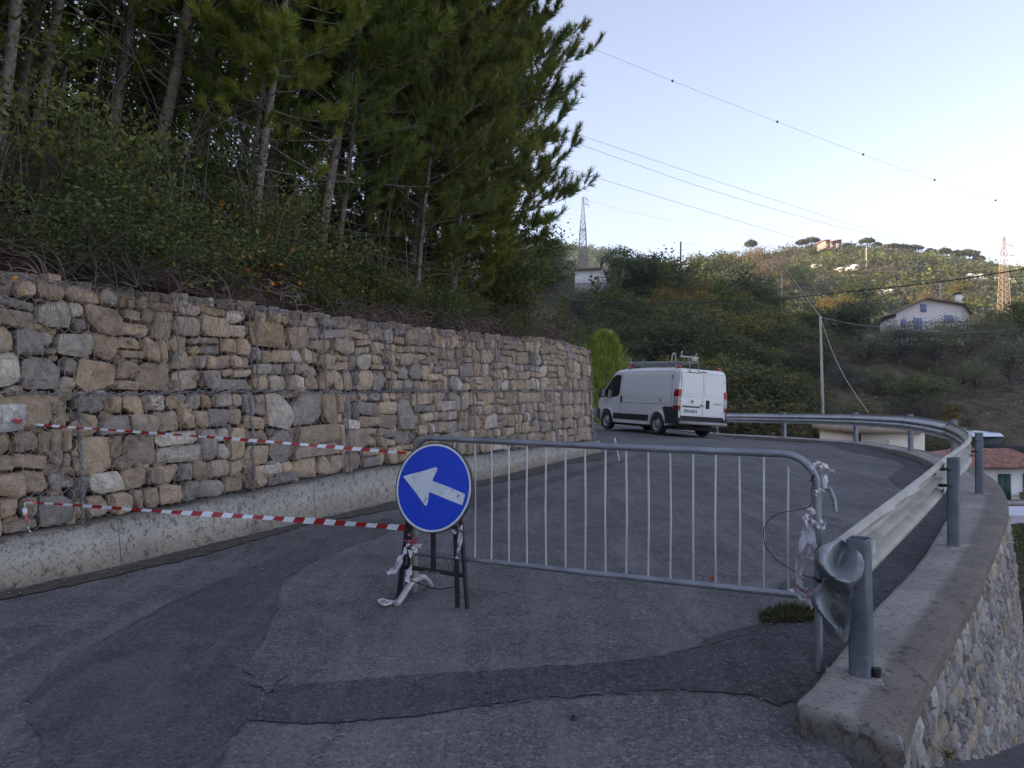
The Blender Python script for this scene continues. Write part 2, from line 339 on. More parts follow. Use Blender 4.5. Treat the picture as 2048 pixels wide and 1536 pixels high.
# ---------------------------------------------------------------- road
KI = [(1.22,3.33),(1.46,3.65),(2.28,4.82),(2.76,5.46),(3.24,6.12),(4.15,7.48),(5.8,10.05),(7.38,13.3),(8.42,16.65),(8.93,20.4),(8.37,24.1),(7.0,26.85),(5.45,30.05),(3.25,33.15),(1.05,36.35),(-2,40)]
KO = [(1.52,2.99),(1.85,3.48),(2.52,4.37),(3.15,5.21),(3.85,6.2),(4.52,7.14),(6.03,9.38),(7.67,12.5),(8.98,16.5),(9.52,20.6),(8.95,24.4),(7.5,27.3),(5.9,30.5),(3.7,33.6),(1.5,36.8),(-1.6,40.5)]
def catmull(pts, n=8):
    p = np.asarray(pts, float); q = np.vstack([2*p[0]-p[1], p, 2*p[-1]-p[-2]]); out = []
    for i in range(1, len(q) - 2):
        for t_ in np.linspace(0, 1, n, endpoint=False):
            a, b, c, d = q[i-1], q[i], q[i+1], q[i+2]
            out.append(0.5*((2*b)+(-a+c)*t_+(2*a-5*b+4*c-d)*t_**2+(-a+3*b-3*c+d)*t_**3))
    out.append(p[-1]); return np.array(out)
ki = catmull(KI, 10); ko = catmull(KO, 10); km = (ki + ko) / 2
def inpoly(X, Y, poly):
    r = np.zeros(X.shape, bool); n = len(poly)
    for i in range(n):
        x1, y1 = poly[i]; x2, y2 = poly[(i+1) % n]
        with np.errstate(divide='ignore', invalid='ignore'):
            r ^= ((y1 > Y) != (y2 > Y)) & (X < (x2-x1)*(Y-y1)/(y2-y1+1e-12)+x1)
    return r
KD = np.array([0.597, 0.802]); KC = np.array([0.802, -0.597]); KP = np.array([1.42, 3.02])
def lowz(X, Y):
    s = (X-KP[0])*KD[0]+(Y-KP[1])*KD[1]; c = (X-KP[0])*KC[0]+(Y-KP[1])*KC[1]
    sl = -0.06 * np.clip(s + 0.9, 0, .9) / .9 - 0.33 * np.clip(s - 0.0, 0, 12)
    return sl * sstep(-0.12, 0.10, c) - 0.05 * sstep(0.2, 2.5, c) * sstep(-1.5, 0, s)
up_poly = [tuple(W0 - WU*12 - WN*(-.0)), tuple(W0 + WU*WLEN), (W0+WU*WLEN+WN*12)] 
up_poly = [(-3.69-.417*12, 5.54-.909*12), (1.91, 17.74), (-9, 22.7), (-9, 41), (-2, 41)] + [tuple(p) for p in km[::-1]] + [(1.37, 3.16), (1.37, -6)]
lo_poly = [(1.3, -6), (1.3, 3.16)] + [tuple(p) for p in km[:46]] + [(6.9, 9.2), (10.5, 6.6), (12, 3.0), (12, -6)]
xs = np.arange(-9.2, 12.2, .14); ys = np.arange(-6, 41, .14)
X, Y = np.meshgrid(xs, ys, indexing='ij'); 
cxm = (X[:-1, :-1] + X[1:, 1:]) / 2; cym = (Y[:-1, :-1] + Y[1:, 1:]) / 2
up = inpoly(cxm, cym, up_poly); lo = inpoly(cxm, cym, lo_poly) & ~up
def road_part(mask, fz):
    mb = MB(); Z = fz(X, Y); i, j = np.nonzero(mask); b = X.shape[1]
    Fq = np.stack([i*b+j, (i+1)*b+j, (i+1)*b+j+1, i*b+j+1], 1)
    V = np.stack([X, Y, Z], -1).reshape(-1, 3); u, inv = np.unique(Fq, return_inverse=True)
    mb.add(V[u], inv.reshape(Fq.shape)); return mb
def upz(X, Y):
    w_ = 0.006 * fbm(X * .8, Y * .8, 31) + 0.0025 * fbm(X * 4, Y * 4, 32)
    return rz(X, Y) + w_ + lowz(X, Y) * (Y < 4.4) * sstep(1.25, 1.5, X)
struct(obj('road', road_part(up, upz), M['asphalt'], smooth=180))
struct(obj('lower_road', road_part(lo, lambda X, Y: lowz(X, Y) + 0.004 * fbm(X, Y, 33)), M['asphalt_dark'], smooth=180))
def ragged(pts, amp=0.02, step=0.08, seed=1, closed=True):
    r_ = np.random.default_rng(seed); p = np.asarray(pts, float); out = []; n = len(p)
    for i in range(n if closed else n - 1):
        a, b = p[i], p[(i+1) % n]; L = np.linalg.norm(b[:2]-a[:2]); k = max(1, int(L/step)); nrm = np.array([-(b-a)[1], (b-a)[0]]) / max(L, 1e-6)
        for q in range(k):
            c = a[:2] + (b-a)[:2]*q/k; c = c + nrm * amp * (r_.normal() * .6 + 2.2 * float(vnoise(c[0]*2.3, c[1]*2.3, seed))); out.append(c)
    return np.array(out)
from mathutils.geometry import tessellate_polygon, delaunay_2d_cdt
def sheet(name, poly, lift, material, cell=0.3, fz=upz):
    """flat sheet following the road surface: constrained triangulation with inner points"""
    poly = np.asarray(poly, float); lo_, hi_ = poly.min(0), poly.max(0)
    gx, gy = np.meshgrid(np.arange(lo_[0], hi_[0], cell), np.arange(lo_[1], hi_[1], cell), indexing='ij')
    ins = inpoly(gx, gy, [tuple(p) for p in poly]); ip = np.stack([gx[ins], gy[ins]], 1)
    pts = [Vector(p) for p in poly] + [Vector(p) for p in ip]; n = len(poly)
    vo, _, fo, _, _, _ = delaunay_2d_cdt(pts, [], [list(range(n))], 1, 1e-5)
    V = np.array([[q.x, q.y, 0] for q in vo]); V[:, 2] = fz(V[:, 0], V[:, 1]) + lift
    mb = MB(); mb.add(V, [list(f) for f in fo]); return struct(obj(name, mb, material, smooth=180))
def gp(l): return [G(a, b)[:2] for a, b in l]
sheet('asphalt_patch', ragged(gp([(55,1438),(60,1400),(95,1355),(200,1290),(330,1215),(470,1150),(560,1112),(660,1075),(775,1032),(812,1055),(720,1085),(640,1118),(565,1160),(552,1225),(520,1290),(488,1338),(500,1370),(520,1400),(495,1440),(450,1490),(440,1560),(470,1700),(60,1700),(85,1560),(92,1480)]), .014, .05, 2), .004, M['asphalt_new'])
sheet('asphalt_repair', ragged(gp([(505,1442),(528,1405),(560,1372),(620,1368),(760,1358),(900,1346),(1060,1334),(1200,1326),(1330,1312),(1440,1282),(1540,1250),(1585,1232),(1650,1225),(1705,1232),(1712,1268),(1690,1300),(1640,1340),(1588,1395),(1560,1412),(1500,1388),(1400,1380),(1300,1380),(1190,1388),(1060,1400),(900,1420),(760,1438),(620,1448)]), .014, .035, 3), .008, M['asphalt_dark'])
sheet('asphalt_patch', ragged(gp([(488,1340),(520,1338),(585,1350),(560,1368),(530,1392),(505,1372)]), .02, .05, 5), .0085, M['asphalt'])
sheet('asphalt_strip', ragged(gp([(905,1012),(1000,985),(1130,948),(1290,906),(1300,912),(1180,944),(1080,973),(1000,998),(950,1015)]), .03, .10, 6), .0045, M['asphalt_new'])
ks = [tuple(p) for p in ki[8:105]]
inn = [(p[0] - 0.55 - 0.25*math.sin(i*.35), p[1] + 0.25) for i, p in enumerate(ks)]
sheet('loose_asphalt_edge', ragged(ks + inn[::-1], .035, .12, 8), .006, M['asphalt_dark'], .25)
def seam(name, pts, w_, seed, m_=None, lift=.0125):
    p = ragged([G(a, b)[:2] for a, b in pts], .014, .04, seed, False); r_ = np.random.default_rng(seed)
    t_ = np.gradient(p, axis=0); t_ /= np.linalg.norm(t_, axis=1)[:, None] + 1e-9; n_ = np.stack([-t_[:, 1], t_[:, 0]], 1)
    ww = w_ * (0.25 + r_.random(len(p)) * .9)[:, None] * np.sin(np.linspace(.15, math.pi-.15, len(p)))[:, None]
    a, b = p + n_*ww, p - n_*ww; z = upz(p[:, 0], p[:, 1]) + lift
    mb = MB(); mb.grid(np.stack([np.column_stack([a, z]), np.column_stack([b, z])], 0)); return struct(obj(name, mb, m_ or M['joint']))
seam('road_crack', [(98,1352),(130,1328),(200,1288),(330,1214),(400,1180),(480,1145)], .011, 1)
seam('road_crack', [(480,1145),(560,1110),(660,1074),(760,1036)], .006, 2)
seam('road_crack', [(560,1160),(552,1225),(520,1290),(490,1335),(470,1345)], .006, 3)
seam('road_crack', [(528,1405),(495,1440),(455,1478)], .010, 4)
seam('road_crack', [(1180,1330),(1330,1312),(1440,1282),(1545,1247)], .012, 5)
seam('road_crack', [(520,1160),(700,1085),(820,1050)], .005, 9)
seam('road_crack', [(160,1360),(240,1372)], .005, 10)
seam('road_crack', [(900,1421),(1060,1402),(1190,1388),(1400,1380)], .008, 12, M['asphalt'])
# dirt along the foot of the plinth, with pebbles
up_l = [W0 + WU*s - WN*(0.13) for s in np.arange(-6, WLEN+.4, .3)]
lo_l = [W0 + WU*s - WN*(0.33 + .10*math.sin(s*1.7) + .12*float(vnoise(s*1.3, 3, 4)) + .02*s) for s in np.arange(-6, WLEN+.4, .3)]
sheet('roadside_dirt', ragged(up_l + lo_l[::-1], .02, .06, 13), .010, M['dirt'], .2)
def pebbles(name, cen, size, cols, seed, m_):
    r_ = np.random.default_rng(seed); mb = MB(); n = len(cen)
    oct_ = np.array([[1,0,0],[0,1,0],[-1,0,0],[0,-1,0],[0,0,1],[0,0,-.6]], float); fo = [[0,1,4],[1,2,4],[2,3,4],[3,0,4],[1,0,5],[2,1,5],[3,2,5],[0,3,5]]
    for i in range(n):
        s = size[i]; v_ = oct_ * (s * (0.6 + r_.random((6, 1)) * .7)) * np.array([1, .8, .55]); a = r_.random()*6.28
        Rz = np.array([[math.cos(a), -math.sin(a), 0], [math.sin(a), math.cos(a), 0], [0, 0, 1]])
        mb.add(v_ @ Rz.T + cen[i] + np.array([0, 0, s*.25]), fo, 0, cols[i])
    return obj(name, mb, m_)
pc = []; sz = []
for i in range(900):
    s = rng.uniform(-4, WLEN+1.2); dd = abs(rng.normal(0, .16)) + .14; p = W0 + WU*s - WN*dd; pc.append([p[0], p[1], .012]); sz.append(rng.uniform(.004, .014))
for i in range(500):
    k = rng.integers(5, 100); p = ki[k] + np.array([-abs(rng.normal(0, .35)), rng.normal(0, .2)]); pc.append([p[0], p[1], float(rz(p[0], p[1])) + .012]); sz.append(rng.uniform(.004, .012))
for i in range(260):
    p = G(rng.uniform(1480, 1760), rng.uniform(1200, 1400))[:2] ; pc.append([p[0], p[1], .016]); sz.append(rng.uniform(.003, .009))
for i in range(420):
    p = np.array([rng.uniform(-4, 5), rng.uniform(2, 12)]); 
    pc.append([p[0], p[1], .01]); sz.append(rng.uniform(.002, .005))
pc = np.array(pc); g_ = rng.uniform(.05, .30, (len(pc), 1)) * np.array([[1, .96, .92]])
keep = inpoly(pc[:, 0], pc[:, 1], up_poly)
tag(pebbles('gravel', pc[keep], np.array(sz)[keep], g_[keep], 4, mat('loose pebbles', (1, 1, 1), attr=True, rough=.95)), 'loose grit and small stones scattered along the road edges', 'gravel', kind='stuff')

# ---------------------------------------------------------------- kerb and its masonry retaining wall
kj = ki + np.array([[0.004*math.sin(i*2.1)+.012*float(vnoise(i*.9, 0, 1)), 0] for i in range(len(ki))]); n = len(ki)
def row(p, z): return np.column_stack([p, z])
zk = kz(km[:, 1]); rgh = np.array([.010*float(fbm(i*.35, 1.0, 2)) for i in range(n)])
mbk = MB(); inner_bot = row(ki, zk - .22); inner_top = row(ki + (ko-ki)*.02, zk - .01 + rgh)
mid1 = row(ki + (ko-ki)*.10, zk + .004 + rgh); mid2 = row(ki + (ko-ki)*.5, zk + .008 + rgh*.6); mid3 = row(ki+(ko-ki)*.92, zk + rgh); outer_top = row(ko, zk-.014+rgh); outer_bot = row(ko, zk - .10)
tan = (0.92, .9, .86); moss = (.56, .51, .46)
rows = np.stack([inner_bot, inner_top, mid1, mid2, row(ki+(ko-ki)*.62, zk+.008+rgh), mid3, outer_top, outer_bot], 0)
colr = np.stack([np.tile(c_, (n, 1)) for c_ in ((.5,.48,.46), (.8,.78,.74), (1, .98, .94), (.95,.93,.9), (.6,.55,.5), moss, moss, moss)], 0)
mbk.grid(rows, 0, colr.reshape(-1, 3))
# rough rounded end face towards the camera
ends = rows[:, 0, :]; ef = [ends[k] for k in range(1, 7)]
efd = np.array(ef); tt_ = np.linspace(0, 5, 31); efd = np.stack([np.interp(tt_, range(6), efd[:, k]) for k in range(3)], 1); gr = []
for j, (dz, dy) in enumerate([(0, 0), (-.008, -.022), (-.03, -.045), (-.055, -.05), (-.085, -.065), (-.12, -.10), (-.16, -.13), (-.26, -.15)]):
    gr.append([efd[i] + np.array([dy*.5 + .035*float(fbm(i*.31, j*.8, 5)) * min(1, j*.6), dy + .045*float(fbm(i*.37, j*.7, 9)) * min(1, j*.6), dz + .018*float(fbm(i*.5, j*.9, 15)) * min(1, j)]) for i in range(31)])
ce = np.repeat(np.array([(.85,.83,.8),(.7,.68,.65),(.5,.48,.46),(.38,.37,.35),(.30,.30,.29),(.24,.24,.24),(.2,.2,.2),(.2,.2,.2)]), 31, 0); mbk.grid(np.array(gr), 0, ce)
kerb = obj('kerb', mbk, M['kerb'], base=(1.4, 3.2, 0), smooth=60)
tag(kerb, 'worn concrete kerb carrying the guardrail posts around the bend', 'kerb')
wall_r = thing('retaining_wall', (1.6, 3.1, -1), 'grey rubble masonry wall under the guardrail kerb, lower right corner', 'retaining wall')
OFFB = 0.10
on = np.gradient(ko, axis=0); on /= np.linalg.norm(on, axis=1)[:, None]; on = np.stack([on[:, 1], -on[:, 0]], 1)   # outward normal
arc = np.concatenate([[0], np.cumsum(np.linalg.norm(np.diff(ko, axis=0), axis=1))])
def Wr(s, z, out):
    x = np.interp(s, arc, ko[:, 0]); y = np.interp(s, arc, ko[:, 1]); nx = np.interp(s, arc, on[:, 0]); ny = np.interp(s, arc, on[:, 1])
    o_ = out + .10 * np.clip(.1 - z, 0, 5) - .02
    return np.array([x + nx*o_, y + ny*o_, z])
mb = MB(); sv_ = np.concatenate([np.arange(0, 12, .3), np.arange(12, arc[-1], 1.0)])
mb.grid(np.array([[Wr(s, float(kz(np.interp(s, arc, ko[:, 1])))-.06, -.012) for s in sv_], [Wr(s, -1.5, -.012) for s in sv_], [Wr(s, -5.0, -.012) for s in sv_]]))
e_t = Wr(0, .04, -.012); mb.poly([e_t, Wr(0, -1.5, -.012), [1.15, 3.38, -1.5], [1.24, 3.30, .02]])
obj('mortar', mb, M['mortar'], wall_r, smooth=60)
def stone_mesh(mb, poly, place, proud, r_, back=.07, col=(1, 1, 1), bevel=.8, dome=.012):
    """poly: outline (k,2) in wall coordinates; place(u,v,out)->xyz"""
    c = poly.mean(0); k = len(poly)
    ring = lambda s, o, jit: [place(*(c + (p - c)*s), o + r_.normal()*jit) for p in poly]
    a = ring(1.0, -back, 0); b = ring(1.0, proud - dome*1.6, .003); d = ring(bevel, proud, .005); e = ring(bevel*.5, proud+dome*.5, .008)
    V = np.vstack([a, b, d, e]); Fs = []
    for q in range(3):
        Fs += [[q*k+i, q*k+(i+1) % k, (q+1)*k+(i+1) % k, (q+1)*k+i] for i in range(k)]
    mb.add(V, Fs, 0, col); mb.add(V[3*k:], [list(range(k))], 0, col)
def outline(u0, u1, v0, v1, gap, r_, k=8, expo=5.0, jit=.05):
    cu, cv = (u0+u1)/2, (v0+v1)/2; a, b = max((u1-u0)/2 - gap, .012), max((v1-v0)/2 - gap, .010); out = []
    q = min(a, b); sk = r_.normal(0, .10, 2); tl = r_.normal(0, .07)
    for (sx, sy) in ((1, 1), (-1, 1), (-1, -1), (1, -1)):
        c1, c2 = q*r_.uniform(.08, .85), q*r_.uniform(.08, .85); c1, c2 = (min(c1, a*.7), min(c2, b*.7))
        jx, jy = r_.normal(0, jit*.6)*a, r_.normal(0, jit)*b
        p1 = (sx*(a) + jx, sy*(b - c2) + jy); p2 = (sx*(a - c1) + jx, sy*b + jy)
        out += [p1, p2] if sx*sy > 0 else [p2, p1]
    return np.array([[cu + x + sk[0]*y, cv + y + (sk[1]*.6+tl)*x] for x, y in out])
def rubble(u0, u1, v0, v1, r_, hmin=.17, hmax=.36, big=1.0):
    """list of rectangles filling a band with broken courses"""
    out = []; v = v0
    while v < v1 - .04:
        h = r_.uniform(hmin, hmax)
        if v + h > v1 - .10: h = v1 - v
        u = u0
        while u < u1 - .02:
            ww = r_.uniform(.55, 1.7) * h * r_.uniform(.8, 1.35)
            if u + ww > u1 - .08: ww = u1 - u
            q = r_.random()
            if h > .20 and q < .36:
                f = r_.uniform(.35, .65); out += [(u, u+ww, v, v+h*f)]
                if ww > .26 and r_.random() < .5: g = r_.uniform(.35, .65); out += [(u, u+ww*g, v+h*f, v+h), (u+ww*g, u+ww, v+h*f, v+h)]
                else: out += [(u, u+ww, v+h*f, v+h)]
            elif h > .2 and q < .5:
                g = r_.uniform(.62, .8); f = r_.uniform(.3, .6); out += [(u, u+ww*g, v, v+h), (u+ww*g, u+ww, v, v+h*f), (u+ww*g, u+ww, v+h*f, v+h)]
            else: out.append((u, u+ww, v, v+h))
            u += ww
        v += h
    return out
def wall_stones(rects, place, near_key, r_, palette, gap, parent, matl, warp, limit=300, k=8, proud=(.0, .035), jit=.05, expo=5, name='stone', back=.07):
    items = []
    for (a, b, c, d) in rects:
        o_ = outline(a, b, c, d, gap, r_, k, expo, jit); o_ = warp(o_)
        items.append((near_key((a+b)/2, (c+d)/2, (b-a)*(d-c)), o_, palette(r_), r_.uniform(*proud)))
    items.sort(key=lambda q: -q[0]); rest = MB(); nr = 0
    for i, (kk, o_, col, pr) in enumerate(items):
        if i < limit:
            m1 = MB(); stone_mesh(m1, o_, place, pr, r_, back, col); obj(name, m1, matl, parent, smooth=38)
        else: stone_mesh(rest, o_, place, pr, r_, back, col); nr += 1
    if nr:
        q = obj('small_far_stones', rest, matl, parent, smooth=38); q['kind'] = 'stuff'
    print('stones', len(items))
def pal_r(r_):
    base = random.choice([(.25,.235,.225), (.30,.285,.275), (.21,.20,.205), (.27,.25,.235), (.32,.31,.30), (.29,.25,.20)]) if r_.random() > .03 else (.30, .26, .20)
    return np.array(base) * r_.uniform(1.05, 1.6)
rr = np.random.default_rng(21); rects = []
rects = rubble(0.02, 7.4, -2.6, .03, rr, .07, .17)
warp_r = lambda o_: o_ + np.stack([.04*fbm(o_[:, 0]*3, o_[:, 1]*3, 41), .03*fbm(o_[:, 0]*3, o_[:, 1]*3, 43)], 1)
rects = [q for q in rects if q[3] > -.55 - .33*q[0] - .25]
wall_stones(rects, lambda u, v, o: Wr(u, min(v, float(kz(np.interp(u, arc, ko[:, 1])))-.05), o), lambda u, v, a: a / (1 + u)**2, rr, pal_r, .007, wall_r, M['rock2'], warp_r, 300, 8, (.002, .018), .07, 4)
# ---------------------------------------------------------------- gabion wall
def zc(u): return float(np.interp(u, [-6, 0, 1.28, 4.55, 9, 13.42], [.38, .38, .39, .46, .38, .29]))
def zt(u): return float(np.interp(u, [-6, 0, 3, 6, 9.0, 10.6, 11.4, WLEN], [2.28, 2.28, 2.29, 2.30, 2.36, 2.42, 2.44, 2.33]))
ZS = 1.42
def Wg(u, z, out):
    o_ = out - .055 * z
    return np.array([W0[0] + WU[0]*u - WN[0]*o_, W0[1] + WU[1]*u - WN[1]*o_, z])
gab = thing('gabion_wall', (W0[0], W0[1], 0), 'long gabion retaining wall of tan and grey stones in wire cages', 'gabion wall')
rg = np.random.default_rng(5)
def norm_band(v, u, z0, z1): return z0 + (z1 - z0) * v
def gab_rects(lo_seams, up_seams):
    out = []
    for seams, tier in ((lo_seams, 0), (up_seams, 1)):
        for a, b in zip(seams[:-1], seams[1:]):
            small = 1.0 if a < 5 else .82
            big = .40 if rg.random() < .5 else .34
            for (p, q, r1, r2) in rubble(a+.012, b-.012, 0, 1, rg, .15*small, big*small*.92):
                out.append((p, q, r1 + tier*2, r2 + tier*2))
    return out
LOS = [-5.2, -3.1, -1.5, .62, 2.5, 4.1, 5.7, 7.4, 9.1, 10.9, WLEN]; UPS = [-5.2, -3.6, -1.9, -.3, 1.62, 2.62, 3.72, 5.1, 6.6, 8.3, 10.0, 11.8, WLEN]
rects = gab_rects(LOS, UPS)
def warp_g(o_):
    o_ = o_.copy(); u, v = o_[:, 0], o_[:, 1]; t_ = np.where(v > 1.5, 1, 0); vv = v - 2*t_
    e = np.sin(np.clip(vv, 0, 1)*math.pi); du = .05*fbm(u*2.2, vv*2.2+9*t_, 51); dv = .075*fbm(u*1.7, vv*2+9*t_, 53)*e
    vv = np.clip(vv + dv, -.02, 1.02)
    z0 = np.where(t_ == 0, [zc(q)+.005 for q in u], ZS+.012); z1 = np.where(t_ == 0, ZS-.012, [zt(q) for q in u])
    return np.stack([u + du, z0 + (z1 - z0)*vv], 1)
def pal_g(r_):
    q = r_.random()
    if q < .42: b = np.array((.325, .255, .185))
    elif q < .62: b = np.array((.27, .225, .18))
    elif q < .86: b = np.array((.225, .205, .19))
    elif q < .94: b = np.array((.37, .34, .30))
    elif q < .98: b = np.array((.33, .25, .16))
    else: b = np.array((.42, .40, .37))
    return b * np.array([1.17, 1.13, 1.09]) * r_.uniform(1.05, 1.75)
def keyg(u, v, a):
    Yd = W0[1] + WU[1]*u
    return a / max(Yd, 1)**2 if u > -.25 else -1 + a*.001
wall_stones(rects, Wg, keyg, rg, pal_g, .009, gab, M['rock'], warp_g, 298, 8, (-.05, .035), .085, 4.5, back=.10)
mb = MB(); stone_mesh(mb, outline(-.06, .235, 1.125, 1.345, .006, rg), Wg, .048, rg, .16, (.62, .60, .58)); ws = obj('stone', mb, M['rock'], gab, smooth=38); ws['label'] = 'white stone with a red paint mark'
mb = MB(); rp = np.array([(.085,1.245),(.10,1.226),(.125,1.232),(.15,1.222),(.175,1.225),(.168,1.205),(.18,1.19),(.15,1.198),(.128,1.19),(.112,1.205),(.09,1.21),(.098,1.228)]); mb.poly([Wg(a, b, .0635) for a, b in rp]); obj('paint_mark', mb, mat('red paint', (.42, .03, .03), (.30, .03, .03), 60, .8), ws)
mb = MB(); us = np.arange(-5.2, WLEN+.01, .35); 
mb.grid(np.array([[Wg(u, 0, -.10) for u in us], [Wg(u, ZS, -.10) for u in us], [Wg(u, zt(u)-.03, -.10) for u in us], [Wg(u, zt(u)-.06, -.75) for u in us]]))
mb.poly([Wg(WLEN, 0, -.10), Wg(WLEN, 0, -1.2), Wg(WLEN, 2.25, -1.2), Wg(WLEN, 2.25, -.10)])
obj('gap_shade_sheet', mb, M['gap'], gab)  # backing sheet coloured dark for the shade in the gaps
# return face at the far end and rim stones along the top
rr2 = np.random.default_rng(9); mb = MB()
for (a, b, c, d) in rubble(-.02, 1.1, .3, 2.30, rr2, .13, .26):
    stone_mesh(mb, outline(a, b, c, d, .008, rr2), lambda u, v, o: np.array([*(W0 + WU*(WLEN+.02+o-.03) + WN*(u+.055*v)), v]), rr2.uniform(0, .03), rr2, .08, pal_g(rr2))
for s in np.arange(-5, WLEN, .16):
    for k in range(3):
        a = s + rr2.uniform(-.05, .05); h = rr2.uniform(.03, .055); w1 = rr2.uniform(.07, .14); o0 = -.04 - k*.14 + rr2.uniform(-.02, .02)
        mb.box(Wg(a, zt(a) - .01 + h*.2 + rr2.uniform(-.015, .02), o0), (w1, rr2.uniform(.09, .13), h*2), Matrix.Rotation(rr2.uniform(0, 3), 3, 'Z'), 0, pal_g(rr2)*.8)
for i in range(1500):
    u_, v_ = rr2.uniform(-1.2, WLEN), rr2.uniform(0, 1); z_ = zc(u_) + (zt(u_)-.05-zc(u_))*v_; s_ = rr2.uniform(.03, .075)
    stone_mesh(mb, outline(u_-s_, u_+s_, z_-s_*.7, z_+s_*.7, .002, rr2, jit=.12), Wg, rr2.uniform(-.065, -.025), rr2, .09, pal_g(rr2)*.9)
q = obj('end_and_top_stones', mb, M['rock'], gab, smooth=35); q['kind'] = 'stuff'
# hexagonal wire mesh
def wire_mesh(u0, u1, v0, v1, fz, out, rad, seed):
    r_ = np.random.default_rng(seed); hx, hy = .088, .102; segs = []
    nu = int((u1-u0)/hx) + 1; nv = int((v1-v0)/(hy*.75)) + 1
    def J(u, v): return u + .010*float(fbm(u*7, v*7, seed)) , v + .012*float(fbm(u*7, v*7, seed+3))
    for j in range(nv):
        for i in range(nu):
            cu = u0 + (i + .5*(j % 2))*hx; cv = v0 + j*hy*.75
            top = J(cu, cv+hy*.5); tr = J(cu+hx*.5, cv+hy*.22); tl = J(cu-hx*.5, cv+hy*.22); br = J(cu+hx*.5, cv-hy*.22)
            segs += [(top, tr, 1), (top, tl, 1), (tr, br, 1.5)]
    A = []; B = []; Rr = []
    for a, b, k in segs:
        if u0 <= a[0] <= u1 and u0 <= b[0] <= u1 and a[1] < v1+.02 and b[1] < v1+.02 and a[1] > v0-.01 and b[1] > v0-.01:
            oa = out + .02*float(fbm(a[0]*4, a[1]*4, 77)); ob = out + .02*float(fbm(b[0]*4, b[1]*4, 77))
            A.append(Wg(a[0], fz(*a), oa)); B.append(Wg(b[0], fz(*b), ob)); Rr.append(rad*k)
    A = np.array(A); B = np.array(B); Rr = np.array(Rr)[:, None]; t_ = B - A; t_ /= np.linalg.norm(t_, axis=1)[:, None] + 1e-9
    nrm = np.array([-WN[0], -WN[1], 0.]); s1 = np.cross(t_, nrm); s1 /= np.linalg.norm(s1, axis=1)[:, None] + 1e-9
    ring = [s1*Rr, nrm*Rr*1.4, -s1*Rr]; V = np.stack([A+ring[0], A+ring[1], A+ring[2], B+ring[0], B+ring[1], B+ring[2]], 1).reshape(-1, 3)
    k = np.arange(len(A))*6; Fs = np.concatenate([np.stack([k, k+1, k+4, k+3], 1), np.stack([k+1, k+2, k+5, k+4], 1)]); return V, Fs
mb = MB()
V, Fs = wire_mesh(-1.2, WLEN, 0, 1.0, lambda u, v: zc(u) + (ZS-zc(u))*v, .060, .0017, 61); mb.add(V, Fs)
V, Fs = wire_mesh(-1.2, WLEN, 0, .88, lambda u, v: ZS + (zt(u)-ZS)*v/.88, .060, .0017, 65); mb.add(V, Fs)
q = obj('wire_mesh', mb, M['wire'], gab); q['kind'] = 'stuff'
def lacing(p0f, n_, rad, seed, strands=3):
    r_ = np.random.default_rng(seed); mb = MB()
    for s in range(strands):
        ph = r_.uniform(0, 6); am = r_.uniform(.008, .018)
        pts = [p0f(k/(n_-1), am*math.sin(k*.9+ph)+r_.normal(0, .003), am*math.cos(k*.9+ph)) for k in range(n_)]
        mb.tube(pts, rad, 4, cap=False)
    return mb
for i, u in enumerate([q for q in LOS if -1 < q < WLEN]):
    obj('lacing_wire', lacing(lambda t_, a, b, u=u: Wg(u+a+.008, zc(u)+(ZS-zc(u))*t_, .058+b), 42, .0042, i, 5 if u < 3 else 3), M['wire_dark'], gab)
for i, u in enumerate([q for q in UPS if -1 < q < WLEN]):
    obj('lacing_wire', lacing(lambda t_, a, b, u=u: Wg(u+a+.008, ZS+(zt(u)-ZS)*t_, .058+b), 36, .0042, i+20, 4 if u < 3 else 3), M['wire_dark'], gab)
obj('seam_wire', lacing(lambda t_, a, b: Wg(-1.2+t_*(WLEN+1.2), ZS+a+.012*math.sin(t_*31), .055+b), 520, .0042, 50, 3), M['wire_dark'], gab)
obj('rim_wire', lacing(lambda t_, a, b: Wg(-1.2+t_*(WLEN+1.2), zt(-1.2+t_*(WLEN+1.2))+.012+a, .03+b), 400, .0035, 51, 2), M['wire_dark'], gab)
# concrete plinth in cast lengths
plin = thing('concrete_footing', (W0[0], W0[1], 0), 'pale weathered concrete footing along the base of the gabion wall', 'footing')
js = [-5.2, -2.0, .93, 3.4, 5.9, 8.4, 10.9, WLEN+.22]
for a, b in zip(js[:-1], js[1:]):
    mb = MB(); us = np.linspace(a+.003, b-.003, 26)
    def PF(u, z, o): 
        o2 = o + .006*float(fbm(u*2, z*3, 71)); return np.array([W0[0]+WU[0]*u-WN[0]*o2, W0[1]+WU[1]*u-WN[1]*o2, z])
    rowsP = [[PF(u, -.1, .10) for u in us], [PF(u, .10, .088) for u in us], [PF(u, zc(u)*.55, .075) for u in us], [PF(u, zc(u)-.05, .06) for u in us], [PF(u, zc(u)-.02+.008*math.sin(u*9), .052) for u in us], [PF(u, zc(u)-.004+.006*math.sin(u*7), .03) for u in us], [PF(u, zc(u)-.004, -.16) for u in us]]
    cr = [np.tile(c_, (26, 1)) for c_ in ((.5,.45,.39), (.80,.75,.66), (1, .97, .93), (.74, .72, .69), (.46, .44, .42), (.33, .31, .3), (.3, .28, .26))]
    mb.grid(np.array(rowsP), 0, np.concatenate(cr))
    for e_ in (0, -1): mb.poly([rowsP[k][e_] for k in range(7)] + [PF(us[e_], -.1, -.16)], 0, (.5, .48, .45))
    obj('cast_length', mb, M['plinth'], plin, smooth=50)
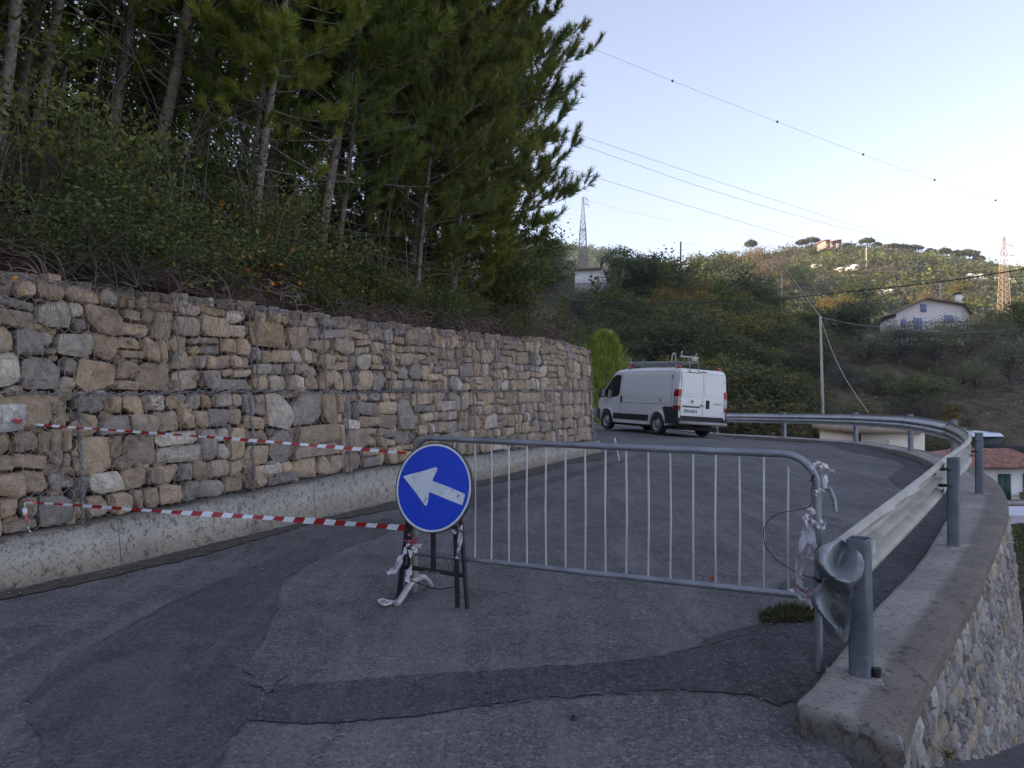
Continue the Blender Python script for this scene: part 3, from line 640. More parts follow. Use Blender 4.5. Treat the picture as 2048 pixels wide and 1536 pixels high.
# ---------------------------------------------------------------- guardrail
PT = [(1.64,3.62),(3.78,6.6),(6.0,9.9),(7.55,13.15),(8.59,16.6),(9.1,20.4),(8.55,24.2),(7.15,27.0),(5.55,30.2),(3.4,33.3),(1.2,36.5)]
RT = [.745,.84,.87,.915,.90,.82,.72,.655,.69,.70,.70]
rail = thing('guardrail', (1.64, 3.62, .1), 'galvanised steel guardrail curving round the bend, its near end crumpled', 'guardrail')
pc_ = catmull(PT, 24); zt_ = np.interp(np.linspace(0, len(PT)-1, len(pc_)), range(len(PT)), RT)
tn = np.gradient(pc_, axis=0); tn /= np.linalg.norm(tn, axis=1)[:, None]; inw = np.stack([-tn[:, 1], tn[:, 0]], 1)
PROF = [(.030,.310),(.012,.302),(0,.292),(-.002,.272),(.020,.250),(.058,.232),(.078,.212),(.078,.190),(.060,.172),(.014,.160),(.002,.155),(.014,.150),(.060,.138),(.078,.120),(.078,.098),(.058,.078),(.020,.060),(-.002,.038),(0,.018),(.012,.008),(.030,0)]
def beam_pt(i, a, z): return np.array([pc_[i,0] + inw[i,0]*(.075+a), pc_[i,1] + inw[i,1]*(.075+a), zt_[i]-.31+z-.015])
for k in range(len(PT)-1):
    i0, i1 = k*24, min((k+1)*24 + (1 if k < len(PT)-2 else 0), len(pc_)-1)
    idx = list(range(i0, i1+1)); lap = .006*(k % 2)
    ext = []
    mb = MB(); g_out = np.array([[beam_pt(i, a+lap, z) for a, z in PROF] for i in idx])
    g_in = np.array([[beam_pt(i, a+lap+.0045, z) for a, z in PROF] for i in idx])
    if k == 0:   # beam runs a little past the first post
        d0 = np.append(-tn[0]*.05, 0); g_out = np.concatenate([[g_out[0]+d0], g_out]); g_in = np.concatenate([[g_in[0]+d0], g_in])
        for g_ in (g_out, g_in):     # dents in the first length
            for i in range(len(g_)):
                g_[i, :, :2] += np.array([-inw[0][0], -inw[0][1]]) * (.012*math.exp(-((i-9)/2.)**2)+.02*math.exp(-((i-14)/1.5)**2)) * (np.abs(np.arange(len(PROF))-6) < 4)[:, None]
    mb.grid(g_out); mb.grid(g_in[:, ::-1])
    for side in (0, -1):
        mb.grid(np.stack([g_out[:, side], g_in[:, side]], 0))
    beam = obj('beam', mb, M['galv_worn'] if k < 3 else M['galv_far'], rail, smooth=70)
    mb = MB()
    if k > 0:
        for dz in (.055, .115, .195, .255):
            for da in (-1, 1):
                a = min(PROF, key=lambda q: abs(q[1]-dz))[0]
                for sgn in (-.012, .012):
                    c_ = beam_pt(i0, a+sgn, dz) + np.append(tn[i0]*da*.06, 0); mb.tube([c_ - np.append(inw[i0]*.006, 0), c_ + np.append(inw[i0]*.006, 0)], .011, 7)
        q = obj('bolt', mb, M['blacksteel'], beam); q['kind'] = 'stuff'
for k, (x, y) in enumerate(PT):
    i = min(k*24, len(pc_)-1); tx = np.append(tn[i], 0); ix = np.append(inw[i], 0); zb = float(kz(y)) - .03; zt2 = RT[k] + .02
    mb = MB(); wd, dp, r_ = .062, .046, .016
    pts = []
    for (cx_, cy_, a0) in ((wd-r_, dp-r_, 0), (-wd+r_, dp-r_, 90), (-wd+r_, -dp+r_, 180), (wd-r_, -dp+r_, 270)):
        for q in range(4):
            a = R(a0 + q*30); pts.append(np.array([x, y, zb]) + tx*(cx_ + r_*math.cos(a)) * -1 + ix*(cy_ + r_*math.sin(a)) * -1)
    if k == 0: top_off = np.array([-.012, 0, zt2-zb-.02])
    else: top_off = np.array([.004*math.sin(k*3), .004*math.cos(k*2), zt2-zb])
    p = np.array(pts); n_ = len(p); c0 = p.mean(0)
    inner = c0 + (p - c0)*.9
    mb.add(np.vstack([p, p+top_off]), [[q, (q+1) % n_, n_+(q+1) % n_, n_+q] for q in range(n_)])
    mb.add(np.vstack([p+top_off, inner+top_off, inner+top_off-[0,0,.06]]), [[q, (q+1) % n_, n_+(q+1) % n_, n_+q] for q in range(n_)] + [[n_+q, n_+(q+1) % n_, 2*n_+(q+1) % n_, 2*n_+q] for q in range(n_)])
    mb.poly(inner + top_off - [0, 0, .05])
    post = obj('post', mb, M['galv_dark'] if k < 3 else M['galv'], rail, smooth=40)
    mb = MB()
    for z_ in (zt2-.10, zt2-.24):
        c_ = np.array([x, y, z_]); 
        mb.tube([c_ + tx*.058 + ix*.0, c_ + tx*.07 + ix*.06, c_ + tx*.03 + ix*.10], .007, 6); mb.tube([c_ - tx*.058, c_ - tx*.075 + ix*.05, c_ - tx*.06 + ix*.11], .007, 6)
        mb.tube([c_ + ix*.05, c_ + ix*.125], .012, 8); mb.tube([c_ - tx*.05 + ix*.06, c_ - tx*.05 + ix*.10], .014, 6)
    obj('bracket', mb, M['blacksteel'], post)
    mb = MB(); a_ = np.linspace(0, 2*math.pi, 14, endpoint=False); rr_ = [(.11+.035*math.sin(3*t_+k)+.02*math.cos(5*t_)) for t_ in a_]
    mb.prism([[x+r1*math.cos(t_), y+r1*math.sin(t_), zb+.02] for t_, r1 in zip(a_, rr_)], [0, 0, .022+.001*k]); 
    obj('mortar_pad', mb, M['kerb'], post, smooth=30)
# sticker on the near post and short dark pipe stub at its foot
mb = MB(); x0s = P(1741.5, 1082, 3.56); 
mb.grid(np.array([[P(1740, 1080, 3.547), P(1745, 1079, 3.54), P(1749, 1082, 3.55)], [P(1741, 1093, 3.547), P(1746, 1093, 3.54), P(1749.5, 1094, 3.55)], [P(1740.5, 1104, 3.547), P(1745, 1107, 3.53), P(1750.5, 1104, 3.54)]]))
obj('sticker', mb, mat('pale sticker', (.55, .56, .58), (.42, .43, .46), 90, .5), rail)
mb = MB(); b_ = G(1749, 1357, .1); mb.tube([b_ + [0, 0, -.02], b_ + [.006, 0, .052]], [.018, .021], 12); mb.tube([b_+[.006,0,.0525], b_+[.006,0,.02]], [.017,.017], 12, cap=False)
tag(obj('pipe_stub', mb, M['black'], base=b_), 'short black pipe stub at the foot of the near guardrail post', 'pipe')
# crumpled end piece: lofted from outlines, each control point at its own depth
FL = [  # rows from the beam's end: (px, py, depth)
 [(1664,1084,3.60),(1672,1078,3.62),(1682,1079,3.60),(1692,1086,3.57),(1701,1092,3.54),(1712,1099,3.51),(1722,1109,3.50)],
 [(1642,1092,3.52),(1652,1092,3.52),(1662,1096,3.50),(1680,1105,3.52),(1698,1112,3.51),(1714,1116,3.49),(1728,1126,3.48)],
 [(1629,1108,3.50),(1638,1110,3.46),(1652,1117,3.44),(1672,1127,3.50),(1692,1131,3.51),(1712,1131,3.48),(1727,1136,3.47)],
 [(1628,1124,3.50),(1638,1129,3.44),(1653,1137,3.42),(1672,1145,3.45),(1692,1149,3.47),(1710,1150,3.46),(1722,1151,3.46)],
 [(1634,1140,3.52),(1646,1147,3.47),(1660,1154,3.43),(1676,1160,3.42),(1692,1164,3.43),(1705,1165,3.45),(1714,1163,3.46)],
 [(1646,1152,3.56),(1655,1160,3.55),(1667,1167,3.53),(1680,1173,3.49),(1692,1176,3.47),(1700,1176,3.47),(1706,1174,3.47)],
 [(1652,1156,3.60),(1656,1166,3.60),(1664,1180,3.60),(1676,1188,3.58),(1688,1192,3.54),(1696,1192,3.51),(1704,1188,3.49)],
 [(1640,1166,3.56),(1650,1178,3.54),(1660,1190,3.56),(1670,1202,3.58),(1682,1206,3.57),(1692,1208,3.54),(1703,1204,3.50)],
 [(1627,1180,3.52),(1638,1190,3.47),(1650,1204,3.48),(1664,1216,3.55),(1678,1222,3.58),(1690,1222,3.55),(1702,1220,3.51)],
 [(1621,1194,3.50),(1631,1206,3.44),(1645,1219,3.44),(1661,1230,3.49),(1676,1236,3.56),(1689,1236,3.55),(1701,1234,3.51)],
 [(1624,1211,3.51),(1634,1223,3.46),(1648,1234,3.44),(1663,1243,3.46),(1677,1249,3.51),(1689,1249,3.54),(1699,1247,3.52)],
 [(1641,1230,3.57),(1646,1238,3.56),(1655,1246,3.52),(1667,1254,3.50),(1679,1259,3.51),(1689,1260,3.53),(1698,1258,3.52)],
 [(1644,1252,3.60),(1650,1262,3.60),(1658,1268,3.59),(1668,1272,3.57),(1678,1274,3.55),(1687,1273,3.54),(1696,1268,3.53)],
 [(1647,1272,3.60),(1654,1282,3.61),(1663,1288,3.60),(1672,1291,3.58),(1681,1291,3.56),(1688,1288,3.54),(1694,1279,3.53)]]
for a_, b_, d_ in ((0,2,.05),(0,3,.13),(0,4,.05),(1,2,.04),(1,3,.15),(1,4,.04),(2,3,.10),(2,4,.03),(3,3,.02),(1,0,-.0),(2,1,-.03),(3,1,-.03),(7,2,.03),(8,2,.06),(8,3,.10),(9,3,.13),(9,4,.09),(10,3,.10),(10,4,.10),(11,4,.06),(5,3,.05),(6,4,.06),(6,3,.05)): q = FL[a_][b_]; FL[a_][b_] = (q[0], q[1], q[2]+d_*.55)
fl = np.array([[P(*q) for q in r_] for r_ in FL])
def refine(g, n_):
    def one(a):
        tt = np.linspace(0, a.shape[0]-1, (a.shape[0]-1)*n_+1); i = np.clip(tt.astype(int), 0, a.shape[0]-2); f = (tt-i)[:, None, None]
        p0 = a[np.clip(i-1, 0, None)]; p1 = a[i]; p2 = a[i+1]; p3 = a[np.clip(i+2, None, a.shape[0]-1)]
        return .5*((2*p1)+(-p0+p2)*f+(2*p0-5*p1+4*p2-p3)*f**2+(-p0+3*p1-3*p2+p3)*f**3)
    return one(one(g).transpose(1, 0, 2)).transpose(1, 0, 2)
fl = refine(fl, 3); mb = MB(); back = fl + np.array([.002, .007, 0]); mb.grid(fl); mb.grid(back[:, ::-1])
for a, b in ((fl[0], back[0]), (back[-1], fl[-1]), (back[:, 0], fl[:, 0]), (fl[:, -1], back[:, -1])): mb.grid(np.stack([a, b], 0))
q = obj('crumpled_end', mb, mat('bent zinc sheet', (0.16, 0.185, 0.20), (0.29, 0.31, 0.32), 9, .5, .5, .15, 24, .004, c3=(.17,.18,.18), s3=40, t3=.6, r2=.55), rail, smooth=24); q['label'] = 'crumpled sheet metal end of the beam'

# ---------------------------------------------------------------- crowd barrier
BL = G(832, 1192); BL = np.array([-.69, 5.45, 0]); BR = np.array([1.565, 3.95, 0]); bd = (BR - BL); BLn = np.linalg.norm(bd); bd /= BLn
bn = np.array([bd[1], -bd[0], 0])
bar = thing('crowd_barrier', (BL[0], BL[1], 0), 'galvanised steel crowd barrier closing the road between sign and guardrail', 'barrier')
def Bp(s, z, o=0): return BL + bd*s + bn*o + np.array([0, 0, z])
def zlo(s): return .29 + .09*s/BLn
def zhi(s): return 1.105 + .0*s
mb = MB(); r0 = .15
fr = [Bp(.0, .02), Bp(0, .6), Bp(0, zhi(0)-r0)] + [Bp(r0-r0*math.cos(a), zhi(0)-r0+r0*math.sin(a)) for a in np.linspace(.2, math.pi/2, 6)] + [Bp(BLn*f, zhi(0) - .004*math.sin(f*3.1)) for f in np.linspace(.12, .9, 8)]
fr += [Bp(BLn-.17+.17*math.sin(a), zhi(BLn)-.17+.17*math.cos(a)) for a in np.linspace(0, math.pi/2, 7)] + [Bp(BLn, .8), Bp(BLn+.004, .4), Bp(BLn+.004, .005)]
mb.tube(fr, .0195, 12); obj('frame', mb, M['galv'], bar, smooth=50)
mb = MB(); mb.tube([Bp(-.0, zlo(0)), Bp(BLn*.5, zlo(BLn*.5)-.006), Bp(BLn, zlo(BLn))], .0185, 12); obj('lower_rail', mb, M['galv'], bar, smooth=50)
for px in [863, 909, 950, 983, 1018, 1054, 1092, 1131, 1170, 1211, 1252, 1296, 1340, 1386, 1431, 1478, 1527, 1576]:
    k_ = (px - CX)/F; s = (k_*BL[1] - BL[0]) / (bd[0] - k_*bd[1]); mb = MB(); j_ = .004*math.sin(px)
    mb.tube([Bp(s, zlo(s)+.01), Bp(s+j_, .7, .003*math.cos(px)), Bp(s, zhi(s)-(.02 if 0.16 < s < BLn-.17 else .07))], .0062, 7); obj('bar', mb, M['galv_far'], bar, smooth=50)
mb = MB(); c_ = Bp(.03, .0); fz = [( .30, .012), (.26, .018), (.19, .055), (.10, .10), (0, .115), (-.09, .10), (-.16, .055), (-.20, .016)]
f_ = [c_ - np.array([.10, .985, 0])*0 + (np.array([-.36, -.93, 0])*a) + np.array([0, 0, z]) for a, z in fz]
mb.tube(f_, .0215, 12); mb.tube([c_+np.array([0,0,.10]), c_+np.array([0,0,.14])], .027, 12); obj('foot', mb, mat('scuffed white tube', (.42,.41,.39), (.55,.54,.52), 14, .5, .2, c3=(.25,.24,.23), s3=30, t3=.6), bar, smooth=50)
mb = MB(); h0 = Bp(BLn, zhi(0)-.17); mb.tube([h0, h0+bd*.03+[0,0,.012], h0+bd*.062+[0,0,.0], h0+bd*.08+[0,0,-.05], h0+bd*.088+[0,0,-.11]], [.012,.012,.012,.011,.010], 8)
obj('hook', mb, M['galv'], bar, smooth=50)
mb = MB(); mb.tube([Bp(.0, .06), Bp(.0, .30, .002)], .022, 12); obj('sleeve', mb, M['galv_worn'], bar, smooth=50)
# rag, strips and cable tied to the barrier
def strip(mb, pts, wd, seed, m=0, col=None, axis=(1, 0, 0), twist=2.5):
    r_ = np.random.default_rng(seed); p = catmull3(pts, 6); n_ = len(p); A = []; B = []
    t_ = np.gradient(p, axis=0); t_ /= np.linalg.norm(t_, axis=1)[:, None]; ax = np.array(axis, float)
    ph = r_.uniform(0, 3)
    for i in range(n_):
        s1 = np.cross(t_[i], [0, 1, .1]); s1 /= np.linalg.norm(s1)+1e-9; s2 = np.cross(t_[i], s1); a = ph + twist*math.sin(i*.5+ph)*.5
        w_ = wd*(.55+.45*abs(math.sin(i*.9+ph)))/2; v_ = (s1*math.cos(a)+s2*math.sin(a))*w_; A.append(p[i]-v_); B.append(p[i]+v_)
    mb.grid(np.stack([A, [(a+b)/2+s2*wd*.12 for a, b in zip(A, B)], B], 0), m, col)
def catmull3(pts, n=6):
    p = np.asarray(pts, float); q = np.vstack([2*p[0]-p[1], p, 2*p[-1]-p[-2]]); out = []
    for i in range(1, len(q)-2):
        for t_ in np.linspace(0, 1, n, endpoint=False):
            a, b, c, d = q[i-1], q[i], q[i+1], q[i+2]; out.append(.5*((2*b)+(-a+c)*t_+(2*a-5*b+4*c-d)*t_**2+(-a+3*b-3*c+d)*t_**3))
    out.append(p[-1]); return np.array(out)
m, t, bs = NM('thin dirty plastic film'); bs.inputs['Roughness'].default_value = .45; bs.inputs['Base Color'].default_value = (.42, .41, .43, 1)
a_ = node(t, 'ShaderNodeAttribute', attribute_name='col'); t.links.new(mix(t, (.62, .61, .64), a_.outputs['Color'], 1.0, 'MULTIPLY'), bs.inputs['Base Color']); M['film'] = m
Yb = 3.9
mb = MB()
for i, l in enumerate([[(1630,928),(1640,940),(1646,955),(1650,972),(1645,982)], [(1622,936),(1634,929),(1648,930),(1662,940),(1668,944)], [(1642,940),(1650,950),(1652,966)], [(1640,975),(1634,984),(1630,990)], [(1626,930),(1636,925),(1644,932)], [(1640,930),(1648,945),(1650,975)]]):
    strip(mb, [P(a, b, Yb - .02 - .004*i) for a, b in l], .026 if i != 3 else .03, i, 0, (1, .98, .93))
tag(obj('tied_rag', mb, M['film'], base=P(1636, 932, Yb), smooth=180), 'pale rag knotted round the top corner of the crowd barrier', 'rag')
mb = MB()
for i, l in enumerate([[(1612,1030),(1615,1050),(1608,1090),(1602,1120),(1596,1150)], [(1616,1035),(1622,1065),(1616,1100),(1612,1115)], [(1620,1035),(1626,1070),(1628,1095),(1622,1118)], [(1612,1036),(1622,1040),(1634,1050),(1642,1054)], [(1616,1020),(1620,1016),(1628,1028)], [(1640,1040),(1648,1046),(1644,1056),(1634,1052)], [(1610,1032),(1605,1080),(1594,1125),(1598,1165),(1599,1172)], [(1614,1028),(1611,1050),(1616,1085)], [(1611,1038),(1618,1075),(1628,1100)]]):
    strip(mb, [P(a, b, Yb - .03 - .006*i) for a, b in l], .036 if i in (0, 6) else .026, 10+i, 0, (1, 1, 1.05) if i % 3 else (.85, .82, .85))
tag(obj('torn_plastic_strips', mb, M['film'], base=P(1615, 1030, Yb), smooth=180), 'torn white plastic strips hanging from the barrier post beside the guardrail end', 'plastic strips')
mb = MB()
for i, (l, c_) in enumerate([([(1580,1182),(1590,1176),(1602,1178),(1612,1190)], (1, 1, 1.03)), ([(1592,1170),(1602,1176),(1612,1181),(1620,1187)], (.9, .25, .28)), ([(1594,1180),(1600,1192),(1606,1200)], (1, 1, 1)), ([(1608,1186),(1616,1200),(1622,1216)], (.95, .9, .95)), ([(1590,1168),(1600,1170),(1612,1180)], (1, .95, .97))]):
    strip(mb, [P(a, b, Yb - .03 - .004*i) for a, b in l], .034, 30+i, 0, c_)
tag(obj('tape_knot', mb, M['film'], base=P(1596, 1180, Yb), smooth=180), 'crumpled red and white tape knotted at the lower right corner of the barrier', 'tape')
mb = MB(); Yc = 3.95
mb.tube(catmull3([P(a, b, Yc) for a, b in [(1632,945),(1626,960),(1622,985),(1624,1002),(1616,1014),(1590,1020),(1555,1028),(1530,1050),(1528,1085),(1545,1112),(1580,1138),(1622,1156),(1640,1160)]]), .0024, 5)
mb.tube(catmull3([P(a, b, Yc-.03) for a, b in [(1630,950),(1622,964),(1628,948),(1618,966)]]), .002, 5)
mb.tube(catmull3([P(a, b, Yc-.06) for a, b in [(1626,1152),(1636,1162),(1648,1150),(1652,1166),(1632,1158),(1645,1170)]]), .004, 5)
tag(obj('loose_cable', mb, M['black'], base=P(1632, 945, Yc)), 'thin black cable looping across the right end of the crowd barrier', 'cable')
mb = MB(); mb.tube(catmull3([P(a, b, 4.9) for a, b in [(1229,884),(1232,893),(1236,908),(1238,921)]]), .004, 5); mb.tube([P(1229, 876, 4.87), P(1231, 884, 4.86), P(1231, 893, 4.88)], .005, 6)
tag(obj('cable_tie', mb, M['film'], base=P(1230, 880, 4.85)), 'white cable tie hanging from the middle of the barrier top rail', 'cable tie')
# red maple leaf on the lower rail
s_l = [(0, 1.0), (.16, .5), (.55, .62), (.38, .30), (.95, .12), (.42, 0), (.5, -.38), (.12, -.2), (0, -.6), (-.12, -.2), (-.5, -.38), (-.42, 0), (-.95, .12), (-.38, .30), (-.55, .62), (-.16, .5)]
mb = MB(); lc = P(1424, 1157, 4.34); pts = [lc + np.array([a*.024, .01*a, b*.028]) for a, b in s_l]; mb.add(np.vstack([pts, [lc+[0, -.008, 0]]]), [[i, (i+1) % 16, 16] for i in range(16)])
mb.tube([lc + [0, -.004, -.01], lc + [-.008, -.006, -.035]], .0012, 4)
tag(obj('maple_leaf', mb, mat('red leaf', (.42, .045, .02), (.5, .09, .03), 40, .7), base=lc), 'small red maple leaf caught on the lower rail of the barrier', 'leaf')

# ---------------------------------------------------------------- blue arrow sign on its black trestle
SCN = P(867, 975, 5.16); e1 = np.array([math.cos(R(27)), -math.sin(R(27)), 0.0]); e2 = np.array([.05, .16, .985]); e2 -= e1*np.dot(e1, e2); e2 /= np.linalg.norm(e2); e3 = np.cross(e1, e2)
if e3[1] > 0: e3 = -e3
RS = .302
sign = thing('road_sign', (SCN[0], SCN[1], 0), 'round blue road sign with white arrow pointing left on a black trestle', 'sign')
def Sp(u, v, o=0): return SCN + e1*u*RS + e2*v*RS + e3*o
def disc(mb, r1, o, r0_=0, n_=72, m=0, jit=0):
    a = np.linspace(0, 2*math.pi, n_, endpoint=False)
    rj = 1 + jit*np.array([float(vnoise(math.cos(t_)*9, math.sin(t_)*9, 4)) for t_ in a])
    if r0_ == 0: mb.poly([Sp(r1*math.cos(t_), r1*math.sin(t_), o) for t_ in a], m)
    else:
        A = [Sp(r1*math.cos(t_)*q, r1*math.sin(t_)*q, o) for t_, q in zip(a, rj)]; B = [Sp(r0_*math.cos(t_), r0_*math.sin(t_), o) for t_ in a]
        mb.grid(np.stack([A + A[:1], B + B[:1]], 0), m)
m, t, bs = NM('blue reflective sheeting'); v = coord(t); bs.inputs['Roughness'].default_value = .38
c = ramp(t, noise_n(t, v, 3, 4), [(.3, (.001, .040, .50)), (.7, (.002, .055, .62))])
c = mix(t, c, (.12, .20, .48), ramp(t, noise_n(t, v, 26, 6, .8), [(.68, 0.0), (.74, .55)]))
mp = node(t, 'ShaderNodeMapping'); mp.inputs['Scale'].default_value = (6, 6, 90); mp.inputs['Rotation'].default_value = (.2, .3, .5); t.links.new(v, mp.inputs[0])
c = mix(t, c, (.10, .18, .45), ramp(t, noise_n(t, mp.outputs[0], 1.5, 3, .6), [(.70, 0.0), (.73, .5)]))
t.links.new(c, bs.inputs['Base Color']); M['blue'] = m
M['signwhite'] = mat('worn white sheeting', (.52, .60, .66), (.66, .73, .78), 8, .45, c3=(.07, .08, .09), s3=52, t3=.665)
a = np.linspace(0, 2*math.pi, 72, endpoint=False)
mb = MB(); A = [Sp(math.cos(t_)*(1.0+.006*math.sin(7*t_)), math.sin(t_)*(1.0+.006*math.cos(5*t_)), .006) for t_ in a]; B = [Sp(math.cos(t_)*1.0, math.sin(t_)*1.0, -.014) for t_ in a]
mb.grid(np.stack([A + A[:1], B + B[:1]], 0)); mb.poly(B); disc(mb, 1.0, .006, .955, jit=.012)
obj('rim', mb, mat('dark chipped sign edge', (.03, .03, .03), (.10, .095, .09), 22, .7, c3=(.3, .29, .27), s3=45, t3=.64), sign)
mb = MB(); disc(mb, .972, .0075, .925, jit=.01); obj('white_border', mb, M['signwhite'], sign)
mb = MB(); disc(mb, .965, .0045); obj('plate', mb, M['blue'], sign)
ar = [(245,390),(300,370),(400,341),(505,304),(524,300),(536,311),(533,328),(515,372),(499,410),(640,450),(785,499),(779,545),(770,588),(630,548),(485,502),(481,560),(478,600),(470,614),(452,610),(440,594),(360,505)]
mb = MB(); U = [((x-512)/327, -(y-465)/368) for x, y in ar]; fr_ = [Sp(u_, v_, .0085) for u_, v_ in U]; bk = [Sp(u_, v_, .0050) for u_, v_ in U]
tri = tessellate_polygon([[Vector((u_, v_, 0)) for u_, v_ in U]]); mb.add(fr_, [list(q) for q in tri]); nU = len(U); mb.add(np.vstack([fr_, bk]), [[i, (i+1) % nU, nU+(i+1) % nU, nU+i] for i in range(nU)])
obj('arrow', mb, M['signwhite'], sign)
mb = MB(); rs_ = np.random.default_rng(3)
for (x, y, s_) in [(733,515,9),(728,524,6),(462,556,7),(455,575,6),(447,587,4),(340,392,4),(345,405,3),(335,385,3),(380,356,4),(395,355,3),(445,432,4),(462,440,3),(520,428,3),(550,461,3),(620,460,4),(680,472,5),(682,482,4),(600,508,4),(640,530,3),(585,500,3),(345,380,3),(660,540,3),(350,400,4),(436,462,3),(470,520,4),(700,545,3)]:
    u_, v_ = (x-512)/327, -(y-465)/368; k_ = [Sp(u_ + s_/327*math.cos(q)*rs_.uniform(.6, 1.7), v_ + s_/368*math.sin(q)*rs_.uniform(.5, 1.2), .0093) for q in np.linspace(0, 6.28, 7)[:-1]]; mb.poly(k_)
q = obj('paint_chips', mb, M['blacksteel'], sign); q['kind'] = 'stuff'
def bar_(name, a, b, w_, parent=sign, mt=None, d_=None):
    a = np.array(a, float); b = np.array(b, float); mb = MB(); t_ = (b-a)/np.linalg.norm(b-a); s1 = np.cross(t_, [.45, .89, 0]); s1 /= np.linalg.norm(s1); s2 = np.cross(t_, s1); d_ = d_ or w_
    ring = [a + s1*x*w_/2 + s2*y*d_/2 for x, y in ((-1,-.8),(-.8,-1),(.8,-1),(1,-.8),(1,.8),(.8,1),(-.8,1),(-1,.8))]; mb.prism(ring, b-a); return obj(name, mb, mt or M['blacksteel'], parent)
fl_ = G(798, 1196); bar_('front_leg', fl_, P(817, 1040, 5.24), .030); bar_('rear_leg', G(803, 1190) + [.04, .05, 0], P(822, 1030, 5.36), .024)
frr = G(915.6, 1213); bar_('front_leg', frr, P(911, 1050, 5.10), .026); bar_('rear_leg', G(935, 1215.5), P(921, 1030, 5.16), .024)
bar_('mast', P(867, 1138, 5.2), P(867, 980, 5.19), .028)
cb = bar_('crossbar', P(806, 1132, 5.31), P(930, 1150, 5.10), .030, d_=.014)
mb = MB()
for k_, (x, l_) in enumerate([(853, 10), (865, 4), (875, 11)]): mb.poly([P(x-l_/2, 1139.5+(x-853)*.14, 5.165), P(x+l_/2, 1141+(x-853)*.14, 5.165), P(x+l_/2, 1144+(x-853)*.14, 5.165), P(x-l_/2, 1142.5+(x-853)*.14, 5.165)])
obj('worn_label', mb, mat('worn label', (.20, .19, .15), (.08, .08, .07), 90, .6), cb)
mb = MB(); mb.tube(catmull3([P(a, b, y_) for a, b, y_ in [(808,1157,5.30),(830,1163,5.28),(858,1173,5.22),(885,1177,5.18),(913,1172,5.13)]]), .0042, 6); obj('tie_rod', mb, M['black'], sign)
mb = MB(); mb.tube(catmull3([P(a, b, 5.2) for a, b in [(886,1116),(892,1120),(898,1132),(899,1145)]]), .002, 5); mb.tube(catmull3([P(a, b, 5.18) for a, b in [(902,1119),(905,1132),(910,1150),(914,1170)]]), .002, 5)
obj('thin_cord', mb, M['black'], sign)
# tapes
M['tape_w'] = mat('white tape', (.66, .72, .80), (.76, .82, .88), 20, .4); M['tape_r'] = mat('red tape', (.30, .015, .02), (.38, .03, .03), 20, .4)
def tape(name, pts, n_, w0, w1, stripes, label, seed, slant=.6):
    p = catmull3(pts, n_); L = np.concatenate([[0], np.cumsum(np.linalg.norm(np.diff(p, axis=0), axis=1))]); T = L/L[-1]; mb = MB()
    K = stripes*4; tt = np.linspace(0, 1, K+1); C = np.stack([np.interp(tt, T, p[:, k]) for k in range(3)], 1)
    g = np.gradient(C, axis=0); g /= np.linalg.norm(g, axis=1)[:, None]
    for k in range(K):
        m_ = (k//4) % 2; q = []
        for kk, sg in ((k, -1), (k+1, -1), (k+1, 1), (k, 1)):
            wv = (w0+(w1-w0)*tt[kk]) * (.82+.18*math.sin(tt[kk]*23+seed)) / 2; lean = .35*math.sin(tt[kk]*9+seed)
            q.append(C[kk] + np.array([0, lean*wv*sg, wv*sg]) + g[kk]*slant*wv*sg)
        mb.poly(q, m_)
    o = obj(name, mb, [M['tape_w'], M['tape_r']], base=pts[0], smooth=180); return tag(o, label, 'barrier tape')
tp0 = lambda px, py: P(px, py, 5.90 if px < 80 else 5.8)
tape('barrier_tape', [P(72, 849, 5.80), P(250, 862, 5.70), P(430, 875, 5.58), P(620, 890, 5.45), P(812, 906, 5.30)], 8, .017, .028, 44, 'upper strip of red and white tape stretched from gabion wall to sign', 1)
tape('barrier_tape', [P(52, 1004, 5.72), P(150, 1010, 5.66), P(320, 1022, 5.58), P(560, 1037, 5.46), P(818, 1056, 5.27)], 8, .020, .052, 38, 'lower strip of red and white tape running across concrete footing to sign', 3)
mb = MB()
strip(mb, [P(52, 1003, 5.62), P(50, 1015, 5.6), P(53, 1030, 5.58)], .035, 3, 0, (1, 1, 1)); strip(mb, [P(53, 1028, 5.58), P(55, 1040, 5.56), P(58, 1052, 5.54)], .028, 4, 0, (.75, .12, .13)); strip(mb, [P(58, 1052, 5.54), P(60, 1060, 5.54), P(67, 1066, 5.53)], .012, 5, 0, (1, 1, 1))
strip(mb, [P(46, 1004, 5.62), P(56, 1001, 5.62), P(75, 1006, 5.66)], .02, 6, 0, (.75, .12, .13))
tag(obj('tape_end', mb, M['film'], base=P(52, 1003, 5.6), smooth=180), 'loose end of red and white tape hanging on the wire cage at left', 'tape')
mb = MB()
for i, (l, c_, w_) in enumerate([([(812,1088),(822,1094),(838,1092),(841,1098)], (1, .97, 1), .05), ([(810,1078),(820,1082),(832,1086)], (.8, .13, .22), .035), ([(808,1098),(820,1101),(836,1100)], (1, 1, 1.05), .04), ([(812,1100),(800,1118),(785,1140),(775,1146)], (.95, .93, 1), .045), ([(810,1104),(802,1125),(788,1146)], (.85, .84, .9), .03), ([(822,1100),(822,1130),(816,1155),(822,1168)], (.95, .95, 1), .045), ([(818,1066),(824,1074),(836,1080)], (.5, .1, .12), .04), ([(813,1090),(830,1088),(842,1094)], (.95, .6, .7), .02)]):
    strip(mb, [P(a, b, 5.26 - .008*i) for a, b in l], w_, 50+i, 0, c_)
tag(obj('tape_bundle', mb, M['film'], base=P(815, 1090, 5.25), smooth=180), 'crumpled tape wrapped round the left legs of the sign trestle', 'tape')
mb = MB()
